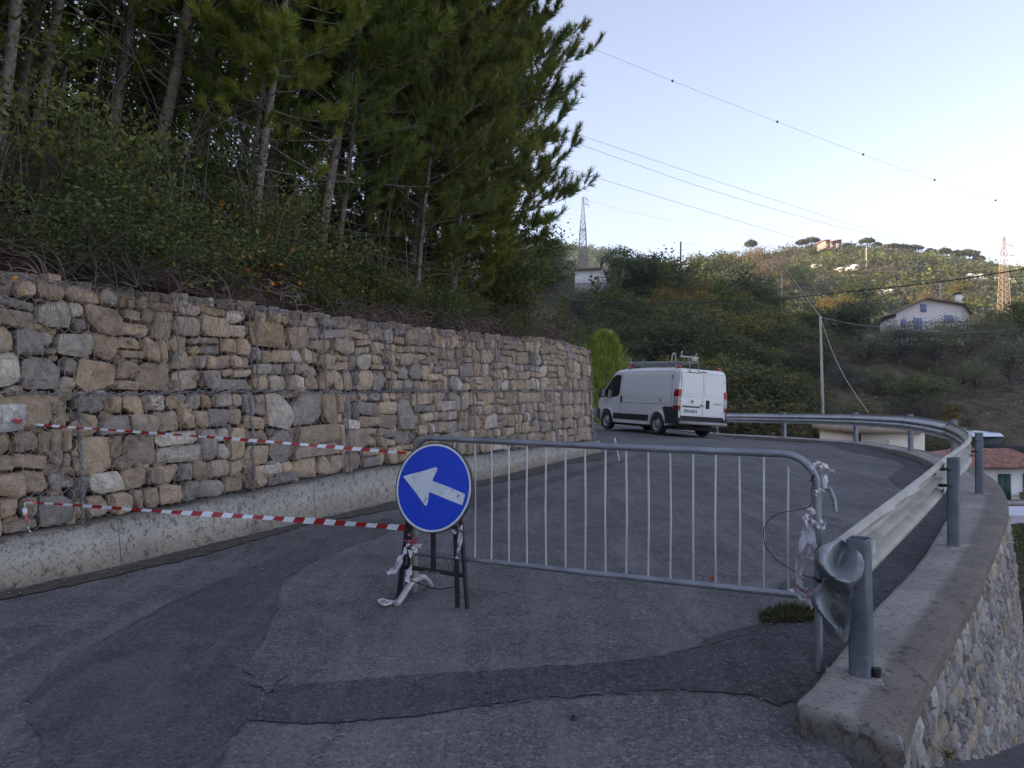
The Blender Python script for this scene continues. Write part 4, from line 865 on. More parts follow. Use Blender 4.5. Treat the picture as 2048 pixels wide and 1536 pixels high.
for i, (l, c_, w_) in enumerate([([(907,1060),(909,1064),(911,1068)], (1, 1, 1), .03), ([(921,1052),(921,1070),(917,1090),(914,1117)], (.78, .70, .75), .032), ([(923,1050),(925,1072),(918,1100)], (1, .95, 1), .016)]):
    strip(mb, [P(a, b, 5.06 - .004*i) for a, b in l], w_, 70+i, 0, c_)
tag(obj('hanging_tape', mb, M['film'], base=P(921, 1050, 5.06), smooth=180), 'strip of pale tape hanging below the right side of the blue sign', 'tape')
mb = MB()
for i, l in enumerate([[(757,1205),(765,1201),(775,1204),(790,1206),(798,1209)], [(757,1206),(762,1213),(772,1216),(784,1212)], [(762,1204),(774,1210),(783,1206)], [(766,1215),(775,1209),(782,1213)]]):
    g_ = [G(a, b) for a, b in l]; p = catmull3([q + [0, 0, .012+.012*(i % 2)] for q in g_]); mb.tube(p, .008-.001*i, 7)
tag(obj('crumpled_rag', mb, M['film'], base=G(770, 1208), smooth=180), 'dirty white rag twisted on the asphalt by the barrier foot', 'rag')
mb = MB(); c_ = G(1147, 1437) + [0, 0, .012]; mb.add([c_ + np.array([a*.018, b*.013, z]) for a, b, z in ((-1,0,-.01),(-.3,.9,-.008),(.8,.6,-.01),(1.1,-.2,-.01),(.1,-.9,-.01),(-.1,.1,.012),(.5,0,.006))], [[0,4,5],[4,3,6],[4,6,5],[3,2,6],[2,1,5],[2,5,6],[1,0,5]])
tag(obj('dark_stone', mb, M['black'], base=c_), 'small black stone alone on the foreground asphalt', 'stone')
mb = MB(); c_ = G(526, 1142) + [0, 0, .014]; mb.add([c_ + np.array(q) for q in ((-.02,-.004,0),(-.004,.014,.004),(.018,.008,0),(.024,-.01,.005),(.0,-.008,.006))], [[0,4,1],[1,4,2],[2,4,3]])
tag(obj('paper_scrap', mb, M['film'], base=c_), 'tiny white paper scrap on the asphalt left of the sign', 'paper')
# ---------------------------------------------------------------- white panel van
VAN = thing('parked_van', (5.90, 24.09, -.035), 'white panel van with roof rack parked in the bend, rear doors closed', 'van', rot=(R(.4), R(3.6), R(24.5)))
VAN.scale = (.965, 1.02, .965)
M['paint'] = mat('white van paint', (.80, .80, .80), (.84, .835, .82), 2, .32, spec=.5, c3=(.70, .68, .65), s3=5, t3=.62)
M['glass'] = mat('dark window glass', (.012, .016, .018), None, rough=.08, spec=.9)
M['gap_trim_grey'] = mat('gap shade and trim grey', (.10, .10, .105), None, rough=.8)  # dark grey for painted gap and crease shade, also for small trim parts
M['redlens'] = mat('red lens', (.26, .008, .010), (.34, .015, .015), 9, .2); M['clearlens'] = mat('clear lens', (.62, .50, .46), (.42, .36, .34), 14, .2); M['amber'] = mat('orange plastic', (.50, .09, .03), (.40, .06, .02), 9, .35)
M['rim'] = mat('steel wheel', (.34, .345, .35), (.46, .46, .465), 8, .45, .5); M['chrome'] = mat('chrome badge', (.55, .55, .56), None, rough=.25, metal=.9)
M['text'] = mat('grey lettering', (.12, .12, .13), None, rough=.5); M['plate'] = mat('number plate', (.55, .55, .56), None, rough=.4)
def vw(z, y=2.0):
    z = np.asarray(z, float)
    w_ = np.where(z < .5, .985, np.where(z < 1.25, 1.0, 1.0 - .065*(np.clip(z-1.25, 0, .75)/.75)**1.3))
    w_ = w_ - .16*np.clip((z-2.0)/.25, 0, 1)**2.2
    return w_ - .22*np.clip((y-4.15)/.8, 0, 1)**2 - .035*np.clip((.25-y)/.25, 0, 1)**2
def arch(cy, r_, n_=14): return [(cy + r_*math.cos(a), .335 + r_*math.sin(a)) for a in np.linspace(math.pi - .0, 0, n_)]
prof = [(0.0, .52), (0.02, .42), (.40, .36)] + [(1.015-.41, .30)] + arch(1.015, .41) + [(1.015+.41, .30), (1.6, .29), (3.4, .29), (4.015-.42, .30)] + arch(4.015, .42) + [(4.015+.42, .30), (4.86, .30), (4.95, .42), (4.97, .62), (4.93, .85), (4.84, 1.0), (4.70, 1.10), (4.36, 1.27), (3.72, 2.02), (3.58, 2.12), (3.40, 2.18), (3.1, 2.215), (1.8, 2.235), (.5, 2.215), (.12, 2.19), (.045, 2.13), (.02, 2.0), (.004, 1.2)]
def van_side(poly, offs=0, zc_=(.5, .8, 1.1, 1.25, 1.45, 1.65, 1.85, 2.0, 2.06, 2.11, 2.15, 2.18, 2.2), yc_=(.06, .15, .25, .4, 1.0, 2.0, 3.0, 4.15, 4.35, 4.55, 4.75, 4.85)):
    bm = bmesh.new(); f = bm.faces.new([bm.verts.new((0, y, z)) for y, z in poly])
    for z in zc_: bmesh.ops.bisect_plane(bm, geom=bm.verts[:]+bm.edges[:]+bm.faces[:], plane_co=(0, 0, z), plane_no=(0, 0, 1))
    for y in yc_: bmesh.ops.bisect_plane(bm, geom=bm.verts[:]+bm.edges[:]+bm.faces[:], plane_co=(0, y, 0), plane_no=(0, 1, 0))
    bmesh.ops.triangulate(bm, faces=[f for f in bm.faces if len(f.verts) > 4]); return bm
def van_body():
    bm = van_side(prof)
    be = [e for e in bm.edges if e.is_boundary]; vs_ = list(bm.verts); fs = list(bm.faces); new = {}
    for v_ in vs_:
        w_ = float(vw(v_.co.z, v_.co.y)); new[v_] = bm.verts.new((w_, v_.co.y, v_.co.z)); v_.co.x = -w_
    for f in fs: bm.faces.new([new[v_] for v_ in reversed(f.verts)])
    for e in be:
        a, b = e.verts
        if (a.co.z > 1.28 or a.co.y < .05 or a.co.y > 4.6) and (b.co.z > 1.28 or b.co.y < .05 or b.co.y > 4.6) and False: pass
        bm.faces.new((a, b, new[b], new[a]))
    bmesh.ops.recalc_face_normals(bm, faces=bm.faces)
    me = bpy.data.meshes.new('body'); bm.to_mesh(me); bm.free(); return me
body = link('body', van_body(), [M['paint']], VAN, smooth=32)
def side_patch(name, poly, material, off=.006, sides=(-1, 1), parent=VAN, label=None, thick=.012, **k_):
    for sg in sides:
        bm = van_side(poly, **k_)
        r_ = bmesh.ops.extrude_face_region(bm, geom=bm.faces[:]); nv = [g_ for g_ in r_['geom'] if isinstance(g_, bmesh.types.BMVert)]; ns = set(nv)
        for v_ in bm.verts:
            w_ = float(vw(v_.co.z, v_.co.y)); v_.co.x = sg*(w_ + (off if v_ in ns else off-thick))
        bmesh.ops.recalc_face_normals(bm, faces=bm.faces)
        me = bpy.data.meshes.new(name); bm.to_mesh(me); bm.free(); o = link(name, me, [material], parent, smooth=30)
def rect(y0, y1, z0, z1): return [(y0, z0), (y1, z0), (y1, z1), (y0, z1)]
side_patch('side_panel', rect(.42, 3.02, 1.22, 2.0), M['paint'], .007)
side_patch('side_window', [(3.24, 1.30), (3.34, 1.22), (3.80, 1.17), (4.33, 1.22), (4.30, 1.28), (3.78, 1.90), (3.62, 1.985), (3.40, 2.0), (3.24, 1.98)], M['glass'], .005)
side_patch('window_divider', [(3.78, 1.17), (3.82, 1.17), (3.80, 1.88), (3.76, 1.91)], M['black'], .009)
for l in ([(3.14,.42),(3.152,.42),(3.152,2.05),(3.14,2.05)], [(3.14,2.05),(3.55,2.065),(3.55,2.077),(3.14,2.062)], [(.40,1.0),(3.1,1.0),(3.1,1.012),(.40,1.012)], [(.30,.98),(.312,.98),(.312,2.1),(.30,2.1)], [(.3,2.085),(3.14,2.085),(3.14,2.097),(.3,2.097)]):
    side_patch('gap_crease_line', l, M['gap_trim_grey'], .004)  # raised dark strips: door and panel gaps, plus crease shade drawn as a line
side_patch('side_moulding', rect(1.48, 3.55, .42, .62), M['black'], .022, thick=.03)
side_patch('rear_bumper_corner', [(-.02, .40), (.56, .38), (.58, .60), (.66, .78), (.72, .90), (.60, .93), (-.02, .93)], M['black'], .020, thick=.03)
side_patch('front_bumper_corner', [(4.46, .30), (4.95, .42), (4.97, .62), (4.90, .80), (4.52, .72)], M['black'], .016, thick=.03)
side_patch('door_handle', [(3.07, 1.02), (3.13, 1.02), (3.13, 1.24), (3.07, 1.24)], M['black'], .03, thick=.03)
side_patch('fuel_flap', [(.70, 1.05), (.84, 1.05), (.84, 1.19), (.70, 1.19)], M['paint'], .010)
side_patch('fuel_flap_latch', [(.80, 1.07), (.87, 1.09), (.86, 1.17), (.80, 1.18)], M['gap_trim_grey'], .012)
side_patch('marker_lamp', [(.36, 1.86), (.39, 1.86), (.39, 1.96), (.36, 1.96)], M['black'], .012)
side_patch('wheel_arch_lip', [(1.015+.47*math.cos(a), .335+.47*math.sin(a)) for a in np.linspace(2.9, .2, 14)] + [(1.015+.415*math.cos(a), .335+.415*math.sin(a)) for a in np.linspace(.2, 2.9, 14)], M['paint'], .022, thick=.03)
side_patch('wheel_arch_lip', [(4.015+.48*math.cos(a), .335+.48*math.sin(a)) for a in np.linspace(3.0, .2, 14)] + [(4.015+.425*math.cos(a), .335+.425*math.sin(a)) for a in np.linspace(.2, 3.0, 14)], M['paint'], .022, thick=.03)
def vobj(name, mb, mt, parent=VAN, smooth=None): return link(name, mb.mesh(name), mt if isinstance(mt, list) else [mt], parent, smooth=smooth)
# tail lamps wrap the rear corners
for sg in (-1, 1):
    for (z0, z1, mt, nm) in ((1.27, 1.50, 'redlens', 'tail_lamp'), (.98, 1.27, 'clearlens', 'reversing_lamp'), (.83, .98, 'redlens', 'fog_lamp')):
        mb = MB(); rws = []
        for z in np.linspace(z0+.003, z1-.003, 5):
            w_ = float(vw(z, .3)); nrw = .86 + .02*math.sin(z*3); top = max(0, (z-1.38)/.12)*.05
            rws.append([(sg*(w_+.001), .20-top, z), (sg*(w_+.012), .10, z), (sg*(w_+.004), .02, z), (sg*(w_-.02), -.016, z), (sg*(nrw+.015), -.022, z), (sg*nrw, -.004, z)])
        mb.grid(np.array(rws)); mb.poly(rws[0]); mb.poly(rws[-1]); vobj(nm, mb, M[mt], smooth=40)
# rear doors
def rear_y(z): return .004 + .016*np.clip((z-1.2)/.8, 0, 1)
def slab(name, x0, x1, z0, z1, off, mt, parent=VAN, th=.02, bev=.012, skew=0):
    mb = MB(); 
    def ring(ins, o): return [(x, float(rear_y(z)) - o, z) for x, z in ((x0+ins, z0+ins), (x1-ins, z0+ins), (x1-ins, z1-ins), (x0+ins, z1-ins))]
    a = ring(0, off-th); b = ring(0, off-bev*.5); c_ = ring(bev*.6, off); V = a+b+c_; Fs = []
    for q in range(2): Fs += [[q*4+i, q*4+(i+1) % 4, (q+1)*4+(i+1) % 4, (q+1)*4+i] for i in range(4)]
    mb.add(V, Fs); mb.add(c_, [[0, 1, 2, 3]]); return vobj(name, mb, mt, parent)
slab('door_gap_shade', -.875, .875, .52, 2.06, .004, M['gap_trim_grey'])  # dark slab behind the doors paints the shade in their gaps
dl = slab('rear_door', -.862, -.007, .66, 2.05, .020, M['paint']); dr = slab('rear_door', .007, .862, .66, 2.05, .020, M['paint'])
for sg, dd in ((-1, dl), (1, dr)):
    x0, x1 = (-.80, -.05) if sg < 0 else (.05, .80)
    slab('pressed_panel', x0, x1, 1.36, 1.98, .026, M['paint'], dd); slab('pressed_rib', x0, x1, 1.29, 1.325, .026, M['paint'], dd); slab('pressed_rib', x0, x1, 1.0, 1.02, .024, M['paint'], dd)
    slab('lower_trim', min(sg*.862, sg*.007), max(sg*.862, sg*.007), .50, .655, .024, M['black'], dd)
    for z in (.80, 1.15, 1.88): 
        mb = MB(); mb.box((sg*.872, -.022, z), (.03, .03, .07)); vobj('hinge', mb, M['paint'], dd)
slab('plate_lamp_bar', -.80, -.12, .935, .985, .034, M['gap_trim_grey'], dl)
np_ = slab('number_plate', -.73, -.22, .76, .875, .030, M['plate'], dl)
for x_ in (-.715, -.235): slab('plate_end_band', x_-.014, x_+.014, .763, .872, .033, mat('blue plate band', (.03, .05, .16), None, rough=.4), dl)
slab('handle_recess', .13, .27, .92, 1.20, .031, M['black'], dr); slab('handle_grip', .165, .235, .95, 1.17, .040, M['black'], dr)
def text(name, s, x, z, size, mt, parent, y=-.036, ext=.001, sx=1.0):
    c_ = bpy.data.curves.new(name, 'FONT'); c_.body = s; c_.size = size; c_.extrude = ext; c_.align_x = 'CENTER'; c_.align_y = 'CENTER'
    tmp = bpy.data.objects.new('tmp', c_); COL.objects.link(tmp); dg = bpy.context.evaluated_depsgraph_get(); me = bpy.data.meshes.new_from_object(tmp.evaluated_get(dg)); bpy.data.objects.remove(tmp)
    n_ = len(me.vertices); co = np.empty(n_*3, 'f'); me.vertices.foreach_get('co', co); co = co.reshape(-1, 3)
    out = np.stack([x + co[:, 0]*sx, y - co[:, 2], z + co[:, 1]], 1); me.vertices.foreach_set('co', out.ravel()); me.name = name; me.materials.clear(); return link(name, me, [mt], parent)
text('plate_lettering', 'EK 554RV', -.475, .818, .105, M['text'], dl, sx=.86)
text('badge_lettering', 'DUCATO', .60, 1.09, .085, M['text'], dr, sx=1.0)
mb = MB(); a = np.linspace(0, 6.2832, 25); mb.tube([(-.43+.052*math.cos(q), -.030, 1.13+.052*math.sin(q)) for q in a], .009, 6, cap=False); vobj('badge_ring', mb, M['chrome'], dl, smooth=60)
mb = MB(); mb.poly([(-.43+.046*math.cos(q), -.029, 1.13+.046*math.sin(q)) for q in a[:-1]]); vobj('badge_disc', mb, M['gap_trim_grey'], dl)
text('badge_lettering', 'FIAT', -.43, 1.13, .036, M['chrome'], dl, y=-.033)
mb = MB(); mb.tube([(-.09, -.035, 1.03), (-.03, -.05, 1.025), (.05, -.045, 1.02)], [.022, .035, .02], 8); vobj('lock_plate', mb, M['chrome'], VAN, smooth=60)
slab('stop_lamp', -.12, .12, 2.095, 2.125, .020, M['redlens'])
mb = MB(); mb.box((0, -.06, .44), (1.86, .16, .09)); mb.box((0, -.10, .485), (1.80, .08, .012)); vobj('step_bumper', mb, mat('pale step plate', (.46, .43, .41), (.36, .34, .33), 6, .5), VAN)
mb = MB(); mb.box((0, 1.2, .26), (1.5, 2.2, .12)); mb.box((0, 3.5, .26), (1.5, 1.6, .12)); mb.tube([(-.6, 1.015, .335), (.6, 1.015, .335)], .06, 8); mb.box((.35, .45, .30), (.6, .35, .2)); mb.tube([(.3,.2,.24),(.3,1.8,.22)], .035, 8); vobj('underbody', mb, M['black'], VAN)
for sg in (-1, 1):
    mb = MB(); mb.box((sg*.90, .02, .50), (.19, .09, .18)); vobj('bumper_corner', mb, M['black'], VAN)
    mb = MB()
    rws = [[(sg*(x), y, z) for (x, y, z) in r_] for r_ in ([(1.04,4.14,1.18),(1.10,4.15,1.16),(1.21,4.15,1.17),(1.22,4.15,1.19)], [(1.04,4.16,1.34),(1.12,4.08,1.34),(1.24,4.08,1.34),(1.26,4.16,1.34)], [(1.04,4.14,1.50),(1.12,4.15,1.52),(1.21,4.15,1.50),(1.22,4.16,1.48)])]
    mb.box((sg*1.15, 4.14, 1.34), (.20, .10, .34)); mb.box((sg*1.15, 4.17, 1.34), (.16, .08, .28)); mb.tube([(sg*.93, 4.16, 1.24), (sg*1.08, 4.15, 1.24)], .035, 8)
    mir = vobj('wing_mirror', mb, M['black'], VAN)
    mb = MB(); mb.poly([(sg*1.07, 4.088, 1.20), (sg*1.23, 4.088, 1.20), (sg*1.23, 4.088, 1.48), (sg*1.07, 4.088, 1.48)]); vobj('mirror_glass', mb, mat('mirror', (.5, .52, .55), None, rough=.1, metal=.9), mir)
    side = M['paint']
# windscreen, seats seen through nothing: a dark glass sheet proud of the body
mb = MB(); mb.grid(np.array([[(x*float(vw(z, 3.9))*.93, y, z) for x in np.linspace(-1, 1, 6)] for y, z in ((4.352, 1.30), (4.05, 1.655), (3.75, 2.005))]) + np.array([0, .012, .008])); vobj('windscreen', mb, M['glass'], VAN)
mb = MB(); mb.box((0, 4.98, .78), (1.2, .03, .22)); vobj('grille', mb, M['black'], VAN)
for sg in (-1, 1):
    mb = MB(); mb.add([(sg*.93, 4.62, .80), (sg*.80, 4.95, .80), (sg*.62, 5.0, .82), (sg*.66, 4.90, 1.06), (sg*.84, 4.66, 1.14)], [[0, 1, 2, 3, 4]]); vobj('headlight', mb, M['clearlens'], VAN)
for wx, wy in ((-.90, 1.015), (.90, 1.015), (-.90, 4.015), (.90, 4.015)):
    sg = -1 if wx < 0 else 1; mb = MB(); pr = [(.335-.03, -.105), (.335-.008, -.10), (.335, -.075), (.335, .075), (.335-.008, .10), (.31, .108), (.225, .100), (.205, .085)]
    th = np.linspace(0, 2*math.pi, 33); g_ = np.array([[(wx + sg*o_, wy + r_*math.cos(q), .335 + r_*math.sin(q)) for q in th] for r_, o_ in pr]); mb.grid(g_); mb.poly([(wx - sg*.1, wy+.31*math.cos(q), .335+.31*math.sin(q)) for q in th[:-1]])
    wh = vobj('wheel', mb, M['black'], VAN, smooth=50)
    mb = MB(); g_ = np.array([[(wx + sg*o_, wy + r_*math.cos(q), .335 + r_*math.sin(q)) for q in th] for r_, o_ in ((.212, .088), (.205, .095), (.195, .07), (.15, .045), (.085, .07), (.075, .09), (.0, .095))]); mb.grid(g_)
    rm = vobj('wheel_rim', mb, M['rim'], wh, smooth=40); mb = MB()
    for q in np.linspace(0, 6.2832, 9)[:-1]: mb.tube([(wx+sg*.058, wy+.155*math.cos(q), .335+.155*math.sin(q)), (wx+sg*.064, wy+.155*math.cos(q), .335+.155*math.sin(q))], .022, 8)
    vobj('rim_hole', mb, M['black'], wh)
# roof rack, lamps, ladder and rear roller
M['rackwhite'] = mat('pale painted steel', (.52, .50, .48), (.42, .40, .38), 8, .5); M['alu'] = mat('dull aluminium', (.30, .33, .32), (.42, .45, .44), 4, .5, .5)
for y_ in (.28, 2.95):
    mb = MB(); mb.tube([(-.78, y_, 2.27), (.78, y_, 2.27)], .022, 8); [mb.box((sx*.78, y_, 2.20), (.08, .10, .14)) for sx in (-1, 1)]
    vobj('rack_crossbar', mb, M['black'], VAN)
    for sx in (-1, 1):
        mb = MB(); mb.add(*((lambda v_, f_: (v_, f_))(*[np.array([[sx*.80+a*.075, y_+b*.085, 2.22+c_] for a, b, c_ in ((-1,-1,0),(1,-1,0),(1,1,0),(-1,1,0),(-.55,-.55,.09),(.55,-.55,.09),(.55,.55,.09),(-.55,.55,.09))]), [[0,1,5,4],[1,2,6,5],[2,3,7,6],[3,0,4,7],[4,5,6,7]]]))); vobj('rack_end_cap', mb, M['amber'], VAN)
mb = MB(); mb.tube([(-.86, 2.95, 2.42), (-.20, 2.97, 2.42)], .03, 8)
for x_ in (-.80, -.25): mb.tube([(x_, 2.95, 2.30), (x_, 2.95, 2.50), (x_-.02, 2.95, 2.58)], .018, 6)
vobj('front_rack_bar', mb, M['rackwhite'], VAN, smooth=50)
mb = MB()
for x_ in (-.72, -.36): mb.box((x_, 1.62, 2.40), (.035, 2.9, .085), Matrix.Rotation(R(1.2), 3, 'X'))
for y_ in np.arange(.35, 3.0, .28): mb.tube([(-.72, y_, 2.38), (-.36, y_, 2.38)], .014, 6)
for x_ in (-.66, -.42): mb.box((x_, 1.75, 2.32), (.03, 2.3, .06))
vobj('ladder', mb, M['alu'], VAN)
mb = MB(); mb.tube(catmull3([(-.52, 1.0, 2.36), (-.53, 1.0, 2.58), (-.50, 1.0, 2.70), (-.45, 1.0, 2.74), (-.40, 1.0, 2.70), (-.38, 1.0, 2.58), (-.38, 1.0, 2.42)]), .020, 8); vobj('rack_hoop', mb, M['rackwhite'], VAN, smooth=50)
mb = MB(); mb.tube([(-.88, .12, 2.56), (-.16, .12, 2.56)], .032, 10); mb.tube([(-.83, .12, 2.58), (-.84, .12, 2.70), (-.80, .12, 2.73)], .018, 6)
mb.tube([(-.30, .12, 2.50), (-.27, .10, 2.66), (-.24, .10, 2.71)], .02, 6); mb.tube([(-.42, .1, 2.46), (-.44, .1, 2.62)], .03, 6); mb.box((-.33, .12, 2.52), (.16, .10, .14))
vobj('roller', mb, M['rackwhite'], VAN, smooth=50)
mb = MB()
for x_ in (-.55, -.20): mb.tube([(x_, .12, 2.54), (x_, .06, 2.30), (x_, .0, 2.06)], .014, 6)
mb.tube([(-.60, .02, 2.08), (-.16, .0, 2.07)], .012, 6); mb.tube([(-.60, .15, 2.40), (-.16, .15, 2.40)], .016, 6)
vobj('roller_bracket', mb, M['galv_worn'], VAN, smooth=50)
# ---------------------------------------------------------------- vegetation
M['needle'] = leafmat('pine needles', (.19, .245, .05), (.28, .325, .075), .45)
M['needle_dark'] = leafmat('dark pine needles', (.135, .175, .044), (.21, .23, .062), .42)
M['leaf'] = leafmat('dark evergreen leaves', (.070, .094, .030), (.13, .150, .050), .33)
M['olive'] = leafmat('olive leaves', (.11, .128, .078), (.175, .185, .120), .28)
M['autumn'] = leafmat('turning leaves', (.125, .105, .030), (.21, .165, .045), .3)
M['ivy'] = leafmat('ivy and bramble', (.095, .120, .042), (.155, .175, .062), .33)
M['lime'] = leafmat('bright green needles', (.24, .31, .05), (.36, .42, .08), .4)
M['bare'] = leafmat('brown twiggy crown', (.12, .094, .068), (.18, .14, .105), .1)
def rand_unit(n, r_):
    v_ = r_.normal(size=(n, 3)); return v_/np.linalg.norm(v_, axis=1)[:, None]
def leaves(mb, C, size, r_, m=0, asp=.55, cvar=.45, up=.0, tint=None, quad=True):
    """one folded leaf face per centre"""
    n_ = len(C); t_ = rand_unit(n_, r_); t_[:, 2] = t_[:, 2]*.8 - .1; q = rand_unit(n_, r_); q[:, 2] += up; s_ = np.cross(t_, q); s_ /= np.linalg.norm(s_, axis=1)[:, None] + 1e-9
    L = size*r_.uniform(.6, 1.35, (n_, 1)); a = C - t_*L*.5; b = C + s_*L*asp*.5; c = C + t_*L*.5; d = C - s_*L*asp*.5
    br = r_.uniform(1-cvar, 1+cvar, (n_, 1)); hue = r_.normal(0, .10, (n_, 1)); col = np.hstack([br*(1+hue*1.2), br*(1+hue*.3), br*(1-hue*.8)]).clip(.1, 2.5)
    if tint is not None: col = col*tint
    if quad: mb.add(np.stack([a, b, c, d], 1).reshape(-1, 3), np.arange(n_*4).reshape(-1, 4), m, np.repeat(col, 4, 0))
    else: mb.add(np.stack([a, b, c], 1).reshape(-1, 3), np.arange(n_*3).reshape(-1, 3), m, np.repeat(col, 3, 0))
def needles(mb, C, D, n_per, length, width, r_, m=0, spread=.55, cvar=.35, tint=None):
    """tufts of thin triangles at C pointing along D"""
    k = len(C)*n_per; c = np.repeat(C, n_per, 0); d = np.repeat(D, n_per, 0) + rand_unit(k, r_)*spread; d /= np.linalg.norm(d, axis=1)[:, None]
    s_ = np.cross(d, rand_unit(k, r_)); s_ /= np.linalg.norm(s_, axis=1)[:, None] + 1e-9; L = length*r_.uniform(.6, 1.2, (k, 1))
    br = np.repeat(r_.uniform(1-cvar, 1+cvar, (len(C), 1)), n_per, 0)*r_.uniform(.85, 1.15, (k, 1)); hue = np.repeat(r_.normal(0, .09, (len(C), 1)), n_per, 0)
    col = np.hstack([br*(1+hue*1.6), br, br*(1-hue)]).clip(.1, 2.5)
    if tint is not None: col = col*tint
    mb.add(np.stack([c - s_*width*.5, c + s_*width*.5, c + d*L], 1).reshape(-1, 3), np.arange(k*3).reshape(-1, 3), m, np.repeat(col, 3, 0))
def pine(seed, H=11.0, cs=.25, Rm=2.4, nb=46, npt=16, tuft=.12, wd=.008, ntw=8, ntf=7, lean=0, droop=.0, top=.25):
    """returns trunk MB and crown MB around the origin: whorled limbs, upcurved twigs, needle tufts"""
    r_ = np.random.default_rng(seed); tr = MB(); cr = MB(); ph = r_.uniform(0, 6, 2)
    zs = np.linspace(0, H, 14); tp = np.stack([.10*np.sin(zs*.7+ph[0])*zs/H*2, .10*np.sin(zs*.6+ph[1])*zs/H*2, zs], 1)
    rad = .062*(H/11)*(1-zs/H)**.75 + .010; rad[0] *= 1.3; tr.tube(tp, rad, 9)
    C = []; D = []; az = r_.uniform(0, 6)
    for i in range(nb):
        f = (i+.5)/nb; h = H*(cs*.45 + (1-cs*.45)*f) ; az += 2.4 + r_.normal(0, .35); base = np.array([np.interp(h, zs, tp[:, k]) for k in range(3)])
        g_ = (h/H - cs)/(1-cs)
        if g_ < 0: L = Rm*r_.uniform(.35, .75); dead = True
        else: L = Rm*(min(1, .55+1.6*g_))*(1-g_*(1-top))**.8*r_.uniform(.55, 1.15); dead = False
        el = r_.uniform(-.1, .35) + .5*max(g_, 0) - droop; k = 7; pts = [base]; d = np.array([math.cos(az)*math.cos(el), math.sin(az)*math.cos(el), math.sin(el)])
        for q in range(k):
            d = d + np.array([r_.normal(0, .10), r_.normal(0, .10), .05 + .06*(q/k) - (.05 if dead else 0)]); d /= np.linalg.norm(d); pts.append(pts[-1] + d*L/k)
        pts = np.array(pts); rb = .017*(L/2.4)*(1-np.linspace(0, .85, k+1)) + .002; tr.tube(pts, rb, 4, cap=False)
        for q in range(ntw if not dead else 4):
            t_ = r_.uniform(.3, 1.0) if not dead else r_.uniform(.3, .95); idx = t_*k; i0 = min(int(idx), k-1); p0 = pts[i0] + (pts[i0+1]-pts[i0])*(idx-i0); dd = pts[i0+1]-pts[i0]; dd /= np.linalg.norm(dd)
            sd = np.cross(dd, [0, 0, 1]); sd /= np.linalg.norm(sd)+1e-9; sg = 1 if q % 2 else -1
            e_ = dd*.7 + sd*sg*r_.uniform(.3, 1.0) + np.array([0, 0, r_.uniform(.0, .45)]); e_ /= np.linalg.norm(e_); l_ = L*r_.uniform(.16, .36)*(1.25-.5*t_); pp = [p0]
            for w_ in range(4): e_ = e_ + np.array([r_.normal(0, .1), r_.normal(0, .1), .16]); e_ /= np.linalg.norm(e_); pp.append(pp[-1]+e_*l_/4)
            pp = np.array(pp); tr.tube(pp, np.linspace(.0045, .002, 5), 3, cap=False)
            if dead and r_.random() < .75: continue
            for w_ in np.linspace(.3, 1.0, ntf):
                x = w_*4; j0 = min(int(x), 3); C.append(pp[j0]+(pp[j0+1]-pp[j0])*(x-j0)); dv = pp[j0+1]-pp[j0]; D.append(dv/np.linalg.norm(dv))
        if not dead:
            for w_ in np.linspace(.75, 1, 4): x = w_*k; j0 = min(int(x), k-1); C.append(pts[j0]+(pts[j0+1]-pts[j0])*(x-j0)); dv = pts[j0+1]-pts[j0]; D.append(dv/np.linalg.norm(dv))
    needles(cr, np.array(C), np.array(D), npt, tuft, wd, r_, spread=.75); return tr, cr
def broad(seed, H=6, R_=2.4, n=60, per=70, leaf=.16, th=.35, flat=.85, asp=.55, stem=.10, trunks=1, hole=.3):
    """broadleaf tree: forked trunk and clumps of leaves through an uneven crown"""
    r_ = np.random.default_rng(seed); tr = MB(); cr = MB(); zc_ = H*(th + (1-th)*.5); rz_ = H*(1-th)*.5
    cen = []
    for i in range(n):
        v_ = rand_unit(1, r_)[0]*(r_.random()**.45); b_ = 1 + .28*math.sin(3*math.atan2(v_[1], v_[0])+seed) + .2*math.sin(5*v_[2]+seed*2)
        cen.append([v_[0]*R_*b_, v_[1]*R_*b_, zc_ + v_[2]*rz_*flat*(1+.15*math.sin(seed+4*v_[0]))])
    cen = np.array(cen)
    for t_ in range(trunks):
        a0 = r_.uniform(0, 6); b0 = np.array([math.cos(a0), math.sin(a0), 0])*.2*(trunks > 1)
        tp = np.array([b0, b0*1.5+[.05*R_*r_.normal(), .05*R_*r_.normal(), H*th*.5], b0*2+[.1*R_*r_.normal(), .1*R_*r_.normal(), H*th], [.1*R_*r_.normal(), .1*R_*r_.normal(), zc_]]); tr.tube(catmull3(tp, 4), np.linspace(stem, stem*.5, 13), 7)
        for i in r_.choice(n, min(n, 16), replace=False): tr.tube(catmull3([tp[2], (tp[2]+cen[i])/2 + r_.normal(0, .08*R_, 3), cen[i]], 4), np.linspace(stem*.38, .006, 9), 4, cap=False)
    C = []
    for c in cen:
        s_ = R_*r_.uniform(.14, .30); k = int(per*r_.uniform(.6, 1.3)); C.append(c + r_.normal(0, 1, (k, 3))*np.array([s_, s_, s_*.65])*.75)
    C = np.vstack(C); C = C[C[:, 2] > .15]
    shade = r_.uniform(.75, 1.2, n)
    leaves(cr, C, leaf, r_, asp=asp); return tr, cr
